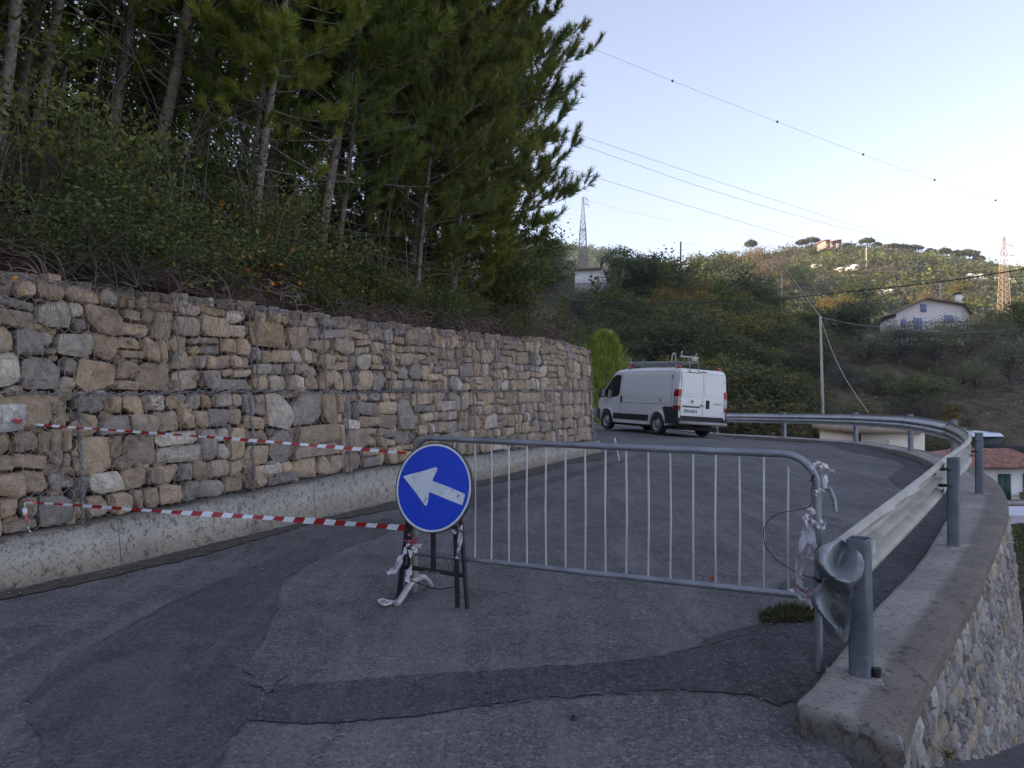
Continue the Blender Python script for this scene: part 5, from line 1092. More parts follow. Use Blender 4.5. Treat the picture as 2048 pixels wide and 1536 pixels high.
def cone_tree(seed, H=7, R_=.9, n=2600, leaf=.16):
    r_ = np.random.default_rng(seed); tr = MB(); cr = MB(); tr.tube([[0, 0, 0], [0, 0, H*.9]], [.10, .02], 6)
    z = r_.uniform(.03, 1, n)**.9; rr_ = R_*np.minimum(1, .35+z*2.2)*(1-z)**.55*np.sqrt(r_.uniform(.3, 1.15, n)); a = r_.uniform(0, 6.28, n)
    leaves(cr, np.stack([rr_*np.cos(a), rr_*np.sin(a), z*H], 1), leaf, r_, asp=.4); return tr, cr
def umbrella(seed, H=9, R_=4, n=60, per=70, leaf=.75):
    r_ = np.random.default_rng(seed); tr = MB(); cr = MB(); tr.tube(catmull3([[0, 0, 0], [.2, .1, H*.4], [-.1, 0, H*.78]], 5), np.linspace(.28, .15, 11), 6); C = []
    for i in range(n):
        a = r_.uniform(0, 6.28); q = R_*math.sqrt(r_.random())*.9; c = np.array([q*math.cos(a), q*math.sin(a), H*.72 + (1-(q/R_)**2)*H*.26*r_.uniform(.2, 1)])
        tr.tube([[-.1, 0, H*.72], (c+[0, 0, H*.76])/2*[1, 1, 0]+[0, 0, H*.78], c], [.10, .07, .03], 4, cap=False); C.append(c + r_.normal(0, 1, (per, 3))*[R_*.13, R_*.13, H*.05])
    leaves(cr, np.vstack(C), leaf, r_); return tr, cr
KIND = {}
def kind(key, tr, cr, mt_crown, mt_trunk, crown='crown'):
    KIND[key] = (tr.mesh('trunk'), cr.mesh(crown), mt_trunk, mt_crown)
    me = KIND[key][0]; me.materials.append(mt_trunk); me.polygons.foreach_set('use_smooth', [True]*len(me.polygons)); KIND[key][1].materials.append(mt_crown)
def plant(key, name, loc, label, cat, group=None, rz_=0, sc=(1, 1, 1), lean=(0, 0)):
    o = bpy.data.objects.new(name, None); COL.objects.link(o); o.location = [float(q) for q in loc]; o.rotation_euler = (lean[0], lean[1], rz_); o.scale = (sc,)*3 if np.isscalar(sc) else sc
    # lean is applied in world axes: use a matrix built from tilt * turn
    o.rotation_euler = (Matrix.Rotation(lean[1], 3, 'Y') @ Matrix.Rotation(lean[0], 3, 'X') @ Matrix.Rotation(rz_, 3, 'Z')).to_euler()
    for nm, me in (('trunk', KIND[key][0]), ('crown', KIND[key][1])):
        c = bpy.data.objects.new(nm, me); COL.objects.link(c); c.parent = o
    return tag(o, label, cat, group)
for i, s_ in enumerate((11, 12, 13)): kind('pine%d' % i, *pine(s_, H=10.5, cs=.20+.04*i, Rm=2.5, nb=96, npt=16, ntw=10, ntf=8, tuft=.19, wd=.015), M['needle'], M['bark'])
for i, s_ in enumerate((21, 22)): kind('pined%d' % i, *pine(s_, H=10.5, cs=.02+.11*i, Rm=2.75, nb=120, npt=15, ntw=10, ntf=8, tuft=.18, wd=.015, top=.15), M['needle_dark'], M['bark'])
def candle(seed):
    r_ = np.random.default_rng(seed); tr = MB(); cr = MB(); tr.tube([[0, 0, 0], [0, 0, 4]], [.09, .02], 7); n = 3400
    z = r_.uniform(0, 1, n); a = r_.uniform(0, 6.28, n); rr_ = 1.75*(1-z)**.42*(.55+.6*np.minimum(1, z*4))*r_.uniform(.55, 1.0, n)*(1+.22*np.sin(a*5+z*9))*r_.uniform(.75, 1.08, n); C = np.stack([rr_*np.cos(a), rr_*np.sin(a), z*4.9+.1], 1)
    D = np.stack([np.cos(a)*.4, np.sin(a)*.4, np.ones(n)*1.1], 1); D /= np.linalg.norm(D, axis=1)[:, None]; needles(cr, C, D, 8, .26, .022, r_, spread=.35); return tr, cr
kind('pinec', *candle(31), M['lime'], M['bark'])
for i, s_ in enumerate((41, 42)): kind('under%d' % i, *broad(s_, H=5.5, R_=1.8, n=55, per=95, leaf=.085, th=.15, stem=.05, trunks=3), M['ivy'], M['barkd'])
kind('bush0', *broad(51, H=1.5, R_=1.0, n=34, per=90, leaf=.055, th=.0, stem=.02, trunks=2), M['ivy'], M['barkd'])
kind('bush1', *broad(52, H=1.3, R_=.9, n=30, per=80, leaf=.06, th=.0, stem=.02, trunks=2), M['leaf'], M['barkd'])
for i, s_ in enumerate((61, 62, 63)): kind('oak%d' % i, *broad(s_, H=8, R_=3.4, n=90, per=70, leaf=.34, th=.22, stem=.22), M['leaf'], M['barkd'])
for i, s_ in enumerate((71, 72)): kind('olive%d' % i, *broad(s_, H=5, R_=2.6, n=60, per=70, leaf=.22, th=.18, stem=.2, asp=.35), M['olive'], M['barkd'])
kind('autumn0', *broad(81, H=8, R_=3.6, n=90, per=60, leaf=.32, th=.2, stem=.2), M['autumn'], M['barkd'])
kind('bare0', *broad(91, H=6, R_=2.8, n=80, per=70, leaf=.28, th=.15, stem=.16, asp=.12), M['bare'], M['barkd'])
kind('cypress', *cone_tree(95, 9, .8), M['leaf'], M['barkd']); kind('umb0', *umbrella(97), M['leaf'], M['barkd']); kind('umb1', *umbrella(98, 8, 3.2), M['leaf'], M['barkd'])
kind('farpine', *pine(99, H=10, cs=.15, Rm=2.6, nb=46, npt=9, ntw=7, ntf=5, tuft=.34, wd=.06, top=.3), M['needle_dark'], M['barkd'])
kind('wax0', *broad(101, H=3.2, R_=1.3, n=60, per=110, leaf=.10, th=.02, stem=.05, trunks=2), M['leaf'], M['barkd'])

# --- pines behind the gabion wall, placed by the foot of their trunks
main = [
 ('pine0', 297, 372, (0, .19), 1.25, 0.3, 'thick pale pine trunk leaning right, second from the left above the wall'),
 ('pine1', 384, 388, (0, .13), 1.05, 1.7, 'slim pale pine just right of the thick leaning trunk'),
 ('pine2', 520, 440, (0, .16), 1.05, 2.9, 'pine with a split grey trunk rising behind the bramble with yellow leaves'),
 ('pine1', 636, 520, (0, .14), 1.05, 4.4, 'pine with a long bare pale trunk above the middle of the gabion wall'),
 ('pined0', 820, 560, (0, .10), .95, .6, 'dense dark pine filling the centre above the gabion wall'),
 ('pined1', 905, 590, (0, .08), 1.0, 2.0, 'tall dense pine behind the centre of the wood, its top out of the frame'),
 ('pine2', 60, 300, (0, .17), .85, 5.1, 'reddish pine trunk leaning right at the far left of the wood'),
 ('pine0', 215, 330, (0, .15), 1.0, 3.7, 'thin pine trunk between the far left trunk and the thick leaning one')]
for key, px, py, ln, sc_, rz_, lab in main:
    p = bank_hit(px, py); p[2] = float(bankz(p[0], p[1])) - .15; print('pine', px, p.round(2)); plant(key, 'pine_tree', p, lab, 'pine', 'pines rising behind the gabion wall', rz_, sc_, ln)
def bk(s, d): return np.array([W0[0]+WU[0]*s+WN[0]*d, W0[1]+WU[1]*s+WN[1]*d])
extra = [
 ('pined0', 10.4, 1.9, (.0, .05), .92, 1.1, 'dark pine near the far end of the wall, low boughs hanging over the stones'),
 ('pined1', 11.6, 3.0, (0, .06), 1.02, 3.0, 'pine at the right edge of the wood, feathery boughs reaching into the sky'),
 ('pine2', 9.4, 4.2, (0, .05), 1.0, .2, 'pine behind the dark pine, lighter green middle crown'),
 ('pined0', 9.0, 1.3, (0, .07), .78, 2.6, 'dense low pine right behind the rim, its boughs brushing the wall'),
 ('pined1', 12.5, 1.9, (0, .05), 1.0, .9, 'dense dark pine at the far end of the wall, boughs nearest the pylon'),
 ('pined1', 6.1, 1.7, (0, .10), .62, 4.1, 'young bushy pine behind the rim above the middle of the wall'),
 ('pined1', 7.6, 1.2, (0, .10), .60, 1.1, 'young bushy pine leaning over the rim right of the middle'),
 ('pine0', 4.9, 2.4, (0, .10), .66, 2.2, 'young light green pine left of the long bare trunk'),
 ('pine1', 4.2, 1.6, (0, .10), .8, 3.6, 'light green pine whose boughs hang over the split trunk'),
 ('pine2', 1.8, 3.0, (0, .12), .95, 1.9, 'light green pine crown above the thick leaning trunk'),
 ('pine0', 6.3, 3.2, (0, .10), .9, .7, 'light green pine between the long bare trunk and the dark pines'),
 ('pined1', 10.9, 4.6, (0, .05), 1.1, 5.2, 'tallest dark pine crown beside the sky at the right'),
 ('pine0', 7.6, 2.2, (0, .08), .95, 5.0, 'light green pine whose low boughs overhang the middle of the wall'),
 ('pined0', 12.4, 5.2, (0, .04), 1.05, 4.0, 'slender dark pine crown standing highest at the right edge of the wood'),
 ('pine1', 5.2, 3.6, (0, .12), 1.0, 2.2, 'light green pine hanging over the bramble above the wall'),
 ('pine0', 3.2, 4.8, (0, .12), 1.1, 1.2, 'bright green pine crown at the top of the frame left of centre'),
 ('pine2', 6.5, 6.5, (0, .1), 1.15, 3.3, 'pine deep in the wood behind the long bare trunk')]
for key, s, d, ln, sc_, rz_, lab in extra:
    p = bk(s, d); plant(key, 'pine_tree', (p[0], p[1], float(bankz(*p))-.15), lab, 'pine', 'pines rising behind the gabion wall', rz_, sc_, ln)
# leafy understorey at the left
for i, (key, s, d, sc_, rz_, lab) in enumerate([('under0', -.5, 3.6, 1.15, .4, 'small leaved evergreen thicket at the left edge above the wall'), ('under1', -1.2, 6.2, 1.5, 2.0, 'tall ivy clad thicket in the upper left corner'), ('under0', 1.4, 6.0, 1.3, 3.1, 'leafy thicket between the leftmost pine trunks'), ('under0', -1.0, 2.2, 1.0, 5.0, 'low leafy thicket at the far left rim'), ('under1', .9, 3.0, 1.1, 4.2, 'leafy thicket in front of the far left pine trunk'), ('under0', 2.6, 5.4, 1.5, .9, 'dark leafy tree behind the thick leaning trunk'), ('under1', .4, 4.8, 1.7, 2.6, 'tall loose leafy tree filling the upper left'), ('under1', .2, 9.0, 1.8, 1.1, 'tall leafy tree deep in the upper left of the wood'), ('wax0', 10.9, .95, .62, .2, 'dense dark evergreen shrub at the far end of the wall top'), ('wax0', 12.3, 1.6, .8, 1.3, 'glossy dark shrub rising behind the last metres of the wall')]):
    p = bk(s, d); plant(key, 'evergreen_shrub', (p[0], p[1], float(bankz(*p))-.1), lab, 'shrub', 'evergreen shrubs on the bank', rz_, sc_)
for i, (key, px, py, sc_, rz_, lab) in enumerate([('bush0', 500, 500, 1.0, .5, 'blue green ivy mound hanging over the wall below the yellow leaves'), ('bush0', 560, 560, .95, 2.2, 'bramble spilling onto the wall under the long bare trunk'), ('bush0', 90, 430, 1.2, 1.0, 'dark bramble thicket at the left edge above the cages'), ('bush1', 300, 450, 1.2, 3.0, 'bramble mound under the thick leaning trunk'), ('bush0', 390, 440, 1.1, 4.0, 'leafy bramble at the foot of the slim pale pine'), ('bush1', 700, 590, .8, 5.0, 'low dark ivy right of the long bare trunk'), ('bush0', 210, 480, .9, 5.4, 'low leafy bramble above the second cage'), ('bush1', 860, 630, .75, 1.4, 'small ivy clump on the rim in the middle of the wall')]):
    p = bank_hit(px, py); plant(key, 'bramble_bush', (p[0], p[1], float(bankz(p[0], p[1]))-.12), lab, 'bush', 'bramble bushes on the bank', rz_, sc_)
rb_ = np.random.default_rng(33)
ON = 'first second third fourth fifth sixth seventh eighth ninth tenth eleventh twelfth thirteenth fourteenth fifteenth sixteenth seventeenth eighteenth nineteenth twentieth'.split()
ON += ['twenty ' + q for q in ON[:9]]
RL = ['%s leafy clump from the left spilling over the rim of the gabion wall' % ON[i] for i in range(26)] + ['%s loose ivy clump from the left set back behind the wall rim' % q for q in ON[:4]]
for i in range(30):
    s = [1.2, 3.4, 5.5, 7.5][i-26] if i >= 26 else -1.0 + i*.42 + rb_.uniform(-.12, .12); d = rb_.uniform(.25, 1.1) if i < 26 else 1.7; p = bk(s, d); k_ = rb_.uniform(.38, .75)*(1 if s < 6 else .7)
    plant('bush%d' % (i % 3 == 0), 'bramble_bush', (p[0], p[1], float(bankz(*p))-.12), RL[i], 'bush', 'bramble clumps along the wall rim', rb_.uniform(0, 6), (k_*1.3, k_*1.3, k_*.9))
# deep wood behind: one mass
rw = np.random.default_rng(77); mb = MB()
for i in range(105):
    s = rw.uniform(-9, 15.5); d = rw.uniform(5.0, 20); p = bk(s, d); z0 = float(bankz(*p)); k_ = rw.uniform(.8, 1.2); H = 8.2*k_*(1 if s < 9 else .8); low = i % 2
    if p[0] > -1.2: continue
    mb.tube([[p[0], p[1], z0-.3], [p[0]+rw.normal(0, .3)+.5, p[1], z0+H*.6], [p[0]+.9, p[1], z0+H*.95]], [.07, .05, .02], 5, 1)
    n = 2200; u = rand_unit(n, rw)*rw.random((n, 1))**.4; cen = rw.normal(0, .75, (22, 3)); w_ = cen[rw.integers(0, 22, n)]*[1.6, 1.6, 1.9 if low else 2.4]
    C = w_ + u*[.7, .7, .6] + [p[0]+.5, p[1], z0+(H*.24 if low else H*rw.uniform(.5, .66))]
    C = C[C[:, 2] > z0 - .2]; leaves(mb, C, .17, rw, 0, asp=.34, tint=np.array([1.0, 1.0, .95])*rw.uniform(.6, 1.1))
tag(obj('wood', mb, [M['needle'], M['barkd']]), 'dim interior of the pine wood on the slope behind the wall', 'woodland', kind='stuff')
# undergrowth leaf litter, dry stems and brambles over the wall's top edge
ru = np.random.default_rng(88); C = []; T = []
n = 42000; s = ru.uniform(-1.5, WLEN, n); d = ru.uniform(.15, 7.5, n)**1.0; x = W0[0]+WU[0]*s+WN[0]*d; y = W0[1]+WU[1]*s+WN[1]*d
dens = sstep(-.16, .22, fbm(x*.9, y*.9, 91)); keep = ru.random(n) < .22 + .78*dens; s, d, x, y, dens = s[keep], d[keep], x[keep], y[keep], dens[keep]
z = bankz(x, y) + np.abs(ru.normal(0, .10, len(x)))*(1+2.2*dens)
mb = MB(); g_ = dens + ru.normal(0, .25, len(x)); 
isl = (s > 7.0) & (ru.random(len(s)) < .75)
leaves(mb, np.stack([x, y, z], 1)[(g_ > .5) & ~isl], .06, ru, 0, asp=.7); leaves(mb, np.stack([x, y, z], 1)[(g_ <= .5) | isl], .05, ru, 1, asp=.6)
n = 260; q = ru.uniform(0, 1, n); leaves(mb, np.stack([W0[0]+WU[0]*(s_ := ru.uniform(1.6, 5.2, n))+WN[0]*(d_2 := ru.uniform(.1, 1.6, n)), W0[1]+WU[1]*s_+WN[1]*d_2, 2.5+.6*d_2+ru.uniform(-.1, .5, n)], 1), .06, ru, 2, asp=.8)
tag(obj('undergrowth', mb, [M['ivy'], leafmat('dead brown litter', (.055, .030, .018), (.11, .058, .032), .1), leafmat('yellow leaves', (.35, .22, .03), (.42, .14, .03), .3)]), 'ivy, bramble leaves and brown litter covering the bank above the wall', 'undergrowth', kind='stuff')
mb = MB()
for i in range(360):      # matted dry stems lying on the rim and hanging over it
    s = ru.uniform(-1.4, 9.5) if i % 5 else ru.uniform(6, WLEN); d0 = ru.uniform(-.03, .5) if i % 3 else ru.uniform(.3, 2.2); L = ru.uniform(.4, 1.5); a = ru.normal(0, .5) + (math.pi if ru.random() < .5 else 0); k = 7
    p = np.array([s, d0, ru.uniform(.04, .22)]); pts = []
    for q in range(k):
        pts.append([*(W0 + WU*p[0] + WN*(p[1]+.055*2.3)), (zt(p[0]) + .6*max(0, p[1]) if p[1] > 0 else zt(p[0]) + min(0, p[1])*2.2) + p[2]]); a += ru.normal(0, .35); p = p + [math.cos(a)*L/k, math.sin(a)*L/k*.42 - .012, ru.normal(0, .035)]; p[1] = max(-.12, p[1]); p[2] = min(.35, max(.0, p[2]))
    mb.tube(catmull3(pts, 2), np.linspace(ru.uniform(.0025, .006), .0015, (k-1)*2+1), 3, cap=False)
for i in range(90):       # long arching canes over the stones
    s = ru.uniform(-1.2, 8.5); L = ru.uniform(.3, 1.0); a = ru.normal(0, .8); h = ru.uniform(.15, .6); out = ru.uniform(.08, .3); pts = [Wg(s, zt(s)+.05, -.5), Wg(s+a*.2*L, zt(s)+h*.6, -.15), Wg(s+a*.45*L, zt(s)+h*.35, out*.7), Wg(s+a*.8*L, zt(s)-L*.35, out), Wg(s+a*L, zt(s)-L*.8, out*.8)]
    mb.tube(catmull3(pts, 4), np.linspace(.0045, .0015, 17), 3, cap=False)
for i in range(520):      # upright and tangled dead stems on the bank
    s = ru.uniform(-1, WLEN); d = ru.uniform(.3, 8); p = bk(s, d); z0 = float(bankz(*p)); h = ru.uniform(.4, 2.6); l = ru.normal(0, .35, 2)*h
    mb.tube(catmull3([[p[0], p[1], z0-.05], [p[0]+l[0]*.3, p[1]+l[1]*.3, z0+h*.5], [p[0]+l[0], p[1]+l[1], z0+h*ru.uniform(.7, 1)]], 3), np.linspace(ru.uniform(.004, .010), .002, 7), 3, cap=False)
tag(obj('dry_brambles', mb, M['twig']), 'matted dry grey brown stems lying along the top edge of the gabion wall', 'brambles', kind='stuff')
# saplings with thin bare stems
for i, (px, py, h, ln, lab) in enumerate([(437, 430, 2.6, .45, 'thin bare sapling between the slim pine and the split trunk'), (465, 420, 2.2, .4, 'second thin bare sapling close to the split trunk'), (180, 290, 3.0, .5, 'crooked thin sapling stem in the left of the wood'), (240, 250, 3.0, .4, 'thin straight sapling left of the thick leaning trunk'), (335, 330, 2.8, .5, 'thin sapling crossing just right of the thick leaning trunk')]):
    p = bank_hit(px, py); mb = MB(); pts = catmull3([p+[0, 0, -.1], p+[ln*.25, 0, h*.35], p+[ln*.6, .1, h*.7], p+[ln*1.1, .1, h]], 4); mb.tube(pts, np.linspace(.028, .008, 13), 6, cap=False)
    for q in range(9): b_ = pts[rw.integers(4, 12)]; mb.tube(catmull3([b_, b_+[rw.normal(0, .3), rw.normal(0, .2), .05], b_+[rw.normal(0, .6), rw.normal(0, .3), .25]], 3), np.linspace(.008, .002, 7), 3, cap=False)
    tag(obj('sapling', mb, M['bark'], base=p), lab, 'sapling', 'bare saplings in the wood')
# weed tuft beside the barrier leg
rt = np.random.default_rng(12); mb = MB(); C = []
for i in range(1500):
    u_, v_ = rt.uniform(-1, 1), rt.uniform(-1, 1)
    if u_*u_+v_*v_ > 1: continue
    px, py = 1580 + 62*u_, 1231 + 17*v_ + (6 if u_ < -.5 else 0); C.append(G(px, py) + [0, 0, abs(rt.normal(0, .012)) + .006])
C = np.array(C); D = np.tile([0, -.2, .6], (len(C), 1)); needles(mb, C[::2], D[::2], 5, .045, .004, rt, 0, spread=1.3); leaves(mb, C[1::2], .02, rt, 1)
tag(obj('weed_tuft', mb, [leafmat('low weeds', (.040, .050, .014), (.075, .075, .022), .1), M['bare']]), 'flat patch of green and brown weeds in the asphalt by the barrier leg', 'weeds', kind='stuff')
mb = MB(); c_ = P(1893, 1508, 3.35); needles(mb, np.array([c_]*14), np.tile([0, -.3, .7], (14, 1)), 3, .07, .006, rt, 0, spread=1.4); tag(obj('wall_weed', mb, leafmat('wall weed', (.12, .13, .04), (.16, .16, .05), .1), base=c_), 'small yellow green weed growing out of the masonry wall corner', 'weed')
# pale shoot beyond the bend
p = P(1208, 852, 33.5); p[2] = -1.2
plant('pinec', 'young_pine', p, 'bright yellow green young pine between the wall end and the van', 'pine', None, .5, (.92, .92, 1.02))

lf = P(28, 557, 5.35); mb = MB(); mb.add(np.vstack([[lf + np.array([a*.034, .012*b, b*.03]) for a, b in s_l], [lf+[0, -.01, 0]]]), [[i, (i+1) % 16, 16] for i in range(16)])
tag(obj('autumn_leaf', mb, mat('orange leaf', (.55, .22, .03), (.62, .28, .05), 30, .7), base=lf), 'single orange leaf resting on dry stems at the far left wall top', 'leaf')
# ---------------------------------------------------------------- far side of the valley
def at(px, py, y0=42): return hill_hit(px, py, y0)
trees = [  # key, px, py of the foot, height px, label
 ('oak0', 1300, 640, 130, 'round dull green tree left on the near slope, below the skyline dip'), ('autumn0', 1330, 620, 108, 'olive brown turning tree just right of the small white house'),
 ('farpine', 1235, 690, 120, 'dark pine above the bright young pine'), ('farpine', 1190, 660, 90, 'grey green pine below the small white house'),
 ('olive0', 1150, 640, 70, 'pale grey olive at the left end of the near slope'), ('oak1', 1420, 620, 110, 'dark rounded tree left of the bare trunked oak'),
 ('bare0', 1520, 595, 105, 'large brown twiggy oak standing against the skyline'), ('oak2', 1480, 640, 110, 'dark evergreen below the twiggy skyline oak'),
 ('oak0', 1600, 590, 60, 'dark evergreen right of the twiggy skyline oak'), ('autumn0', 1672, 650, 62, 'round yellow green tree just right of the utility pole top'),
 ('oak1', 1720, 640, 80, 'dark tree between the yellow green tree and the white house'), ('wax0', 1560, 740, 60, 'dark low shrub on the stony patch left of the pole'),
 ('oak2', 1350, 730, 110, 'dark tree directly above the van roof'), ('oak0', 1270, 760, 110, 'dark tree behind the left half of the van roof'),
 ('olive1', 1320, 720, 55, 'grey green shrub above the middle of the van roof'), ('oak1', 1440, 770, 100, 'dark tree behind the right side of the van'),
 ('autumn0', 1505, 745, 60, 'yellow green bush right of the van'), ('bare0', 1600, 760, 78, 'brown twiggy thicket left of the utility pole'),
 ('olive0', 1500, 770, 70, 'pale olive between the van and the utility pole'), ('oak2', 1520, 822, 80, 'dark bush just above the guardrail right of the van'),
 ('oak0', 1600, 815, 70, 'dark bush above the guardrail below the utility pole'), ('oak1', 1700, 700, 90, 'tall bright green ivy clad tree right of the utility pole'),
 ('olive1', 1740, 735, 75, 'olive left below the white house terrace'), ('olive0', 1800, 730, 90, 'broad olive below the white house, left of its middle'),
 ('olive1', 1870, 735, 85, 'broad olive directly below the white house'), ('olive0', 1930, 720, 90, 'large olive right below the white house'),
 ('olive1', 1990, 700, 75, 'olive right of the white house near the frame edge'), ('oak2', 2030, 690, 80, 'dark tree at the right frame edge beside the house'),
 ('olive0', 2020, 770, 100, 'large olive at the right frame edge on the stony slope'), ('olive1', 1950, 790, 70, 'olive on the lower stony slope right of centre'),
 ('olive0', 1880, 800, 45, 'small olive low on the stony slope'), ('olive1', 1760, 790, 60, 'olive on the lower slope right of the pole foot'),
 ('olive0', 1690, 790, 60, 'olive just right of the utility pole foot'), ('autumn0', 1910, 838, 30, 'small orange brown bush low on the stony slope'),
 ('oak1', 1400, 560, 50, 'dark tree on the skyline beside the thin pole'), ('oak0', 1460, 560, 55, 'dark tree on the skyline between thin pole and twiggy oak'),
 ('autumn0', 1275, 590, 62, 'olive brown tree on the skyline at the left dip'), ('olive1', 1235, 560, 40, 'light green small tree right of the small white house'),
 ('farpine', 1130, 720, 110, 'dark pine at the far left of the near slope behind the wall end'), ('oak2', 1180, 740, 80, 'dark tree behind the end of the gabion wall'),
 ('oak0', 1560, 690, 60, 'dark bush above the stony patch'), ('olive1', 1600, 700, 50, 'grey shrub left of the utility pole middle'),
 ('oak1', 1455, 700, 70, 'dark tree in the middle of the near slope'), ('oak2', 1395, 670, 80, 'dark evergreen in the centre of the near slope'),
 ('bare0', 1850, 620, 40, 'bare twiggy tree behind the white house roof, left side'), ('autumn0', 1920, 600, 34, 'sunlit yellow tree behind the chimney of the white house')]
rt = np.random.default_rng(5)
HK = {'oak': 8, 'aut': 8, 'far': 10, 'oli': 5, 'bar': 6, 'wax': 3.2}
for key, px, py, hp, lab in trees:
    p = at(px, py); H = hp/F*p[1]*1.12; k_ = H/HK[key[:3]]
    plant(key, {'oak': 'evergreen_oak', 'aut': 'turning_tree', 'far': 'pine_tree', 'oli': 'olive_tree', 'bar': 'bare_tree', 'wax': 'evergreen_shrub'}[key[:3]], (p[0], p[1], float(hillz(p[0], p[1]))-.25*k_), lab, 'tree', 'trees on the near slope', rt.uniform(0, 6), (k_*rt.uniform(1.0, 1.25), k_*rt.uniform(1.0, 1.25), k_))
rx = np.random.default_rng(71); KK = ['oak0', 'oak1', 'oak2', 'olive0', 'olive1', 'autumn0', 'farpine', 'oak1', 'bare0', 'oak0', 'autumn0']
NM_ = {'oak': 'evergreen_oak', 'aut': 'turning_tree', 'far': 'pine_tree', 'oli': 'olive_tree', 'bar': 'bare_tree'}
LB_ = {'oak': 'dark evergreen oak', 'aut': 'olive brown turning tree', 'far': 'dull green pine', 'oli': 'grey green olive', 'bar': 'brown twiggy tree'}
cnt = 0; todo = {}
while cnt < 190:
    px = rx.uniform(1090, 2080); Yd = 50 + 100*rx.random()**.8; X = (px-CX)/F*Yd
    if 40 < X < 74 and 84 < Yd < 118: continue
    if px > 1560 and Yd < 92 and rx.random() < .5: continue
    if abs(px-1180) < 60 and 95 < Yd: continue
    if px > 1730 and 84 < Yd < 99: continue
    key = KK[rx.integers(0, len(KK))] if px < 1600 else ['olive0', 'olive1', 'oak1', 'bare0'][rx.integers(0, 4)]; k_ = rx.uniform(.5, 1.0)*(.72 if px > 1560 else 1); cnt += 1
    zone = 'behind the wall end' if px < 1240 else 'directly behind the van' if px < 1450 else 'between van and utility pole' if px < 1640 else 'between utility pole and white house' if px < 1785 else 'around the white house' if px < 1950 else 'by the right frame edge'
    z_ = float(hillz(X, Yd)); py = HY - (z_+2-EYE)/Yd*F; band = 'high up' if py < 600 else 'halfway up' if py < 700 else 'low on the slope'
    todo.setdefault((key[:3], zone, band), []).append((px, key, X, Yd, z_, k_, rx.uniform(0, 6)))
for (c3_, zone, band), l in todo.items():
    l.sort()
    for q, (px, key, X, Yd, z_, k_, a_) in enumerate(l):
        plant(key, NM_[c3_], (X, Yd, z_-.3), '%s %s%s, %s' % (LB_[c3_], band, '' if len(l) == 1 else ', %s from left' % ON[q], zone), 'tree', 'wood on the near slope', a_, (k_*1.2, k_*1.2, k_))
# scrub carpet: shrubs too many to count
def blob_mass(name, n, fpos, rad, leaf, per, mats, label, seed, flat=.7, cat='scrub', asp=.5):
    r_ = np.random.default_rng(seed); mb = MB()
    for i in range(n):
        q = fpos(r_, i)
        if q is None: continue
        p, s_, m_ = q; k = int(per*r_.uniform(.6, 1.3)); v_ = rand_unit(k, r_)*(r_.random((k, 1))**.35); v_[:, 2] = np.abs(v_[:, 2])*1.0
        lump = 1 + .3*np.sin(5*v_[:, :1]+i)*np.cos(4*v_[:, 1:2]+i*2)
        leaves(mb, p + v_*lump*np.array([rad*s_, rad*s_, rad*s_*flat*1.6]), leaf*(.7+.5*s_), r_, m_, asp=asp, tint=np.array([1, 1, 1])*r_.uniform(.7, 1.25), cvar=.35)
    return tag(obj(name, mb, mats), label, cat, kind='stuff')
def scrub_pos(r_, i):
    Yd = 44 + 110*r_.random()**.9; px = r_.uniform(1080, 2120); X = (px-CX)/F*Yd
    stony = px > 1640 and 52 < Yd < 92
    if stony and r_.random() < .74: return None
    if 1500 < px < 1580 and 84 < Yd < 96: return None
    if 44 < X < 72 and 88 < Yd < 116: return None
    if float(fbm(X*.08, Yd*.08, 61)) < -.22: return None
    return np.array([X, Yd, float(hillz(X, Yd))-.15]), r_.uniform(.5, 1.5), int(r_.choice([0, 0, 0, 0, 1, 1, 2, 3]))
blob_mass('scrub', 1150, scrub_pos, 1.25, .26, 90, [M['leaf'], M['olive'], M['bare'], M['autumn']], 'dark scrub and bushes covering the near slope across the valley', 14)
def near_pos(r_, i):
    a = r_.random(); X = r_.uniform(2, 30); Yd = r_.uniform(27, 46)
    if X < 12.5 - .0*Yd and Yd < 33 and X < 10.8: 
        if Yd < 38 - (X)*.1: return None
    if 17 < X < 26 and 32 < Yd: return None
    return np.array([X, Yd, float(hillz(X, Yd))-.2]), r_.uniform(.6, 1.5), int(r_.choice([0, 0, 0, 1, 2]))
blob_mass('roadside_scrub', 330, near_pos, 1.15, .12, 240, [M['leaf'], M['ivy'], M['bare']], 'dark bushes just beyond the far guardrail and below the bend', 15)
blob_mass('slope_weeds', 150, lambda r_, i: (lambda X, Yd: (np.array([X, Yd, float(hillz(X, Yd))-.05]), r_.uniform(.2, .5), int(r_.choice([0, 1, 2]))))(r_.uniform(8.5, 20), r_.uniform(9, 26)), .8, .06, 200, [M['ivy'], M['olive'], M['bare']], 'weeds and grass on the slope below the retaining wall at right', 16)
def far_pos(r_, i):
    Yd = 195 + 235*r_.random()**.8; px = r_.uniform(1060, 2130); X = (px-CX)/F*Yd
    if float(fbm(X*.03, Yd*.03, 71)) < -.25: return None
    z_ = float(hillz(X, Yd)); return np.array([X, Yd, z_-.4]), r_.uniform(.5, 1.35), int(r_.choice([0, 0, 0, 1, 1, 2, 3]))
blob_mass('hill_wood', 2300, far_pos, 3.0, .95, 60, [M['leaf'], M['olive'], M['autumn'], M['needle']], 'wooded upper hillside with its crest catching low sunlight', 17, .8, 'woodland')  # extra olive and turning leaves colour in the sunlit yellow
def crest_pos(r_, i):
    px = r_.uniform(1270, 2100); Yd = r_.uniform(400, 430); X = (px-CX)/F*Yd; return np.array([X, Yd, float(hillz(X, Yd))-.3]), r_.uniform(.5, 1.25), int(r_.choice([0, 0, 0, 1, 2]))
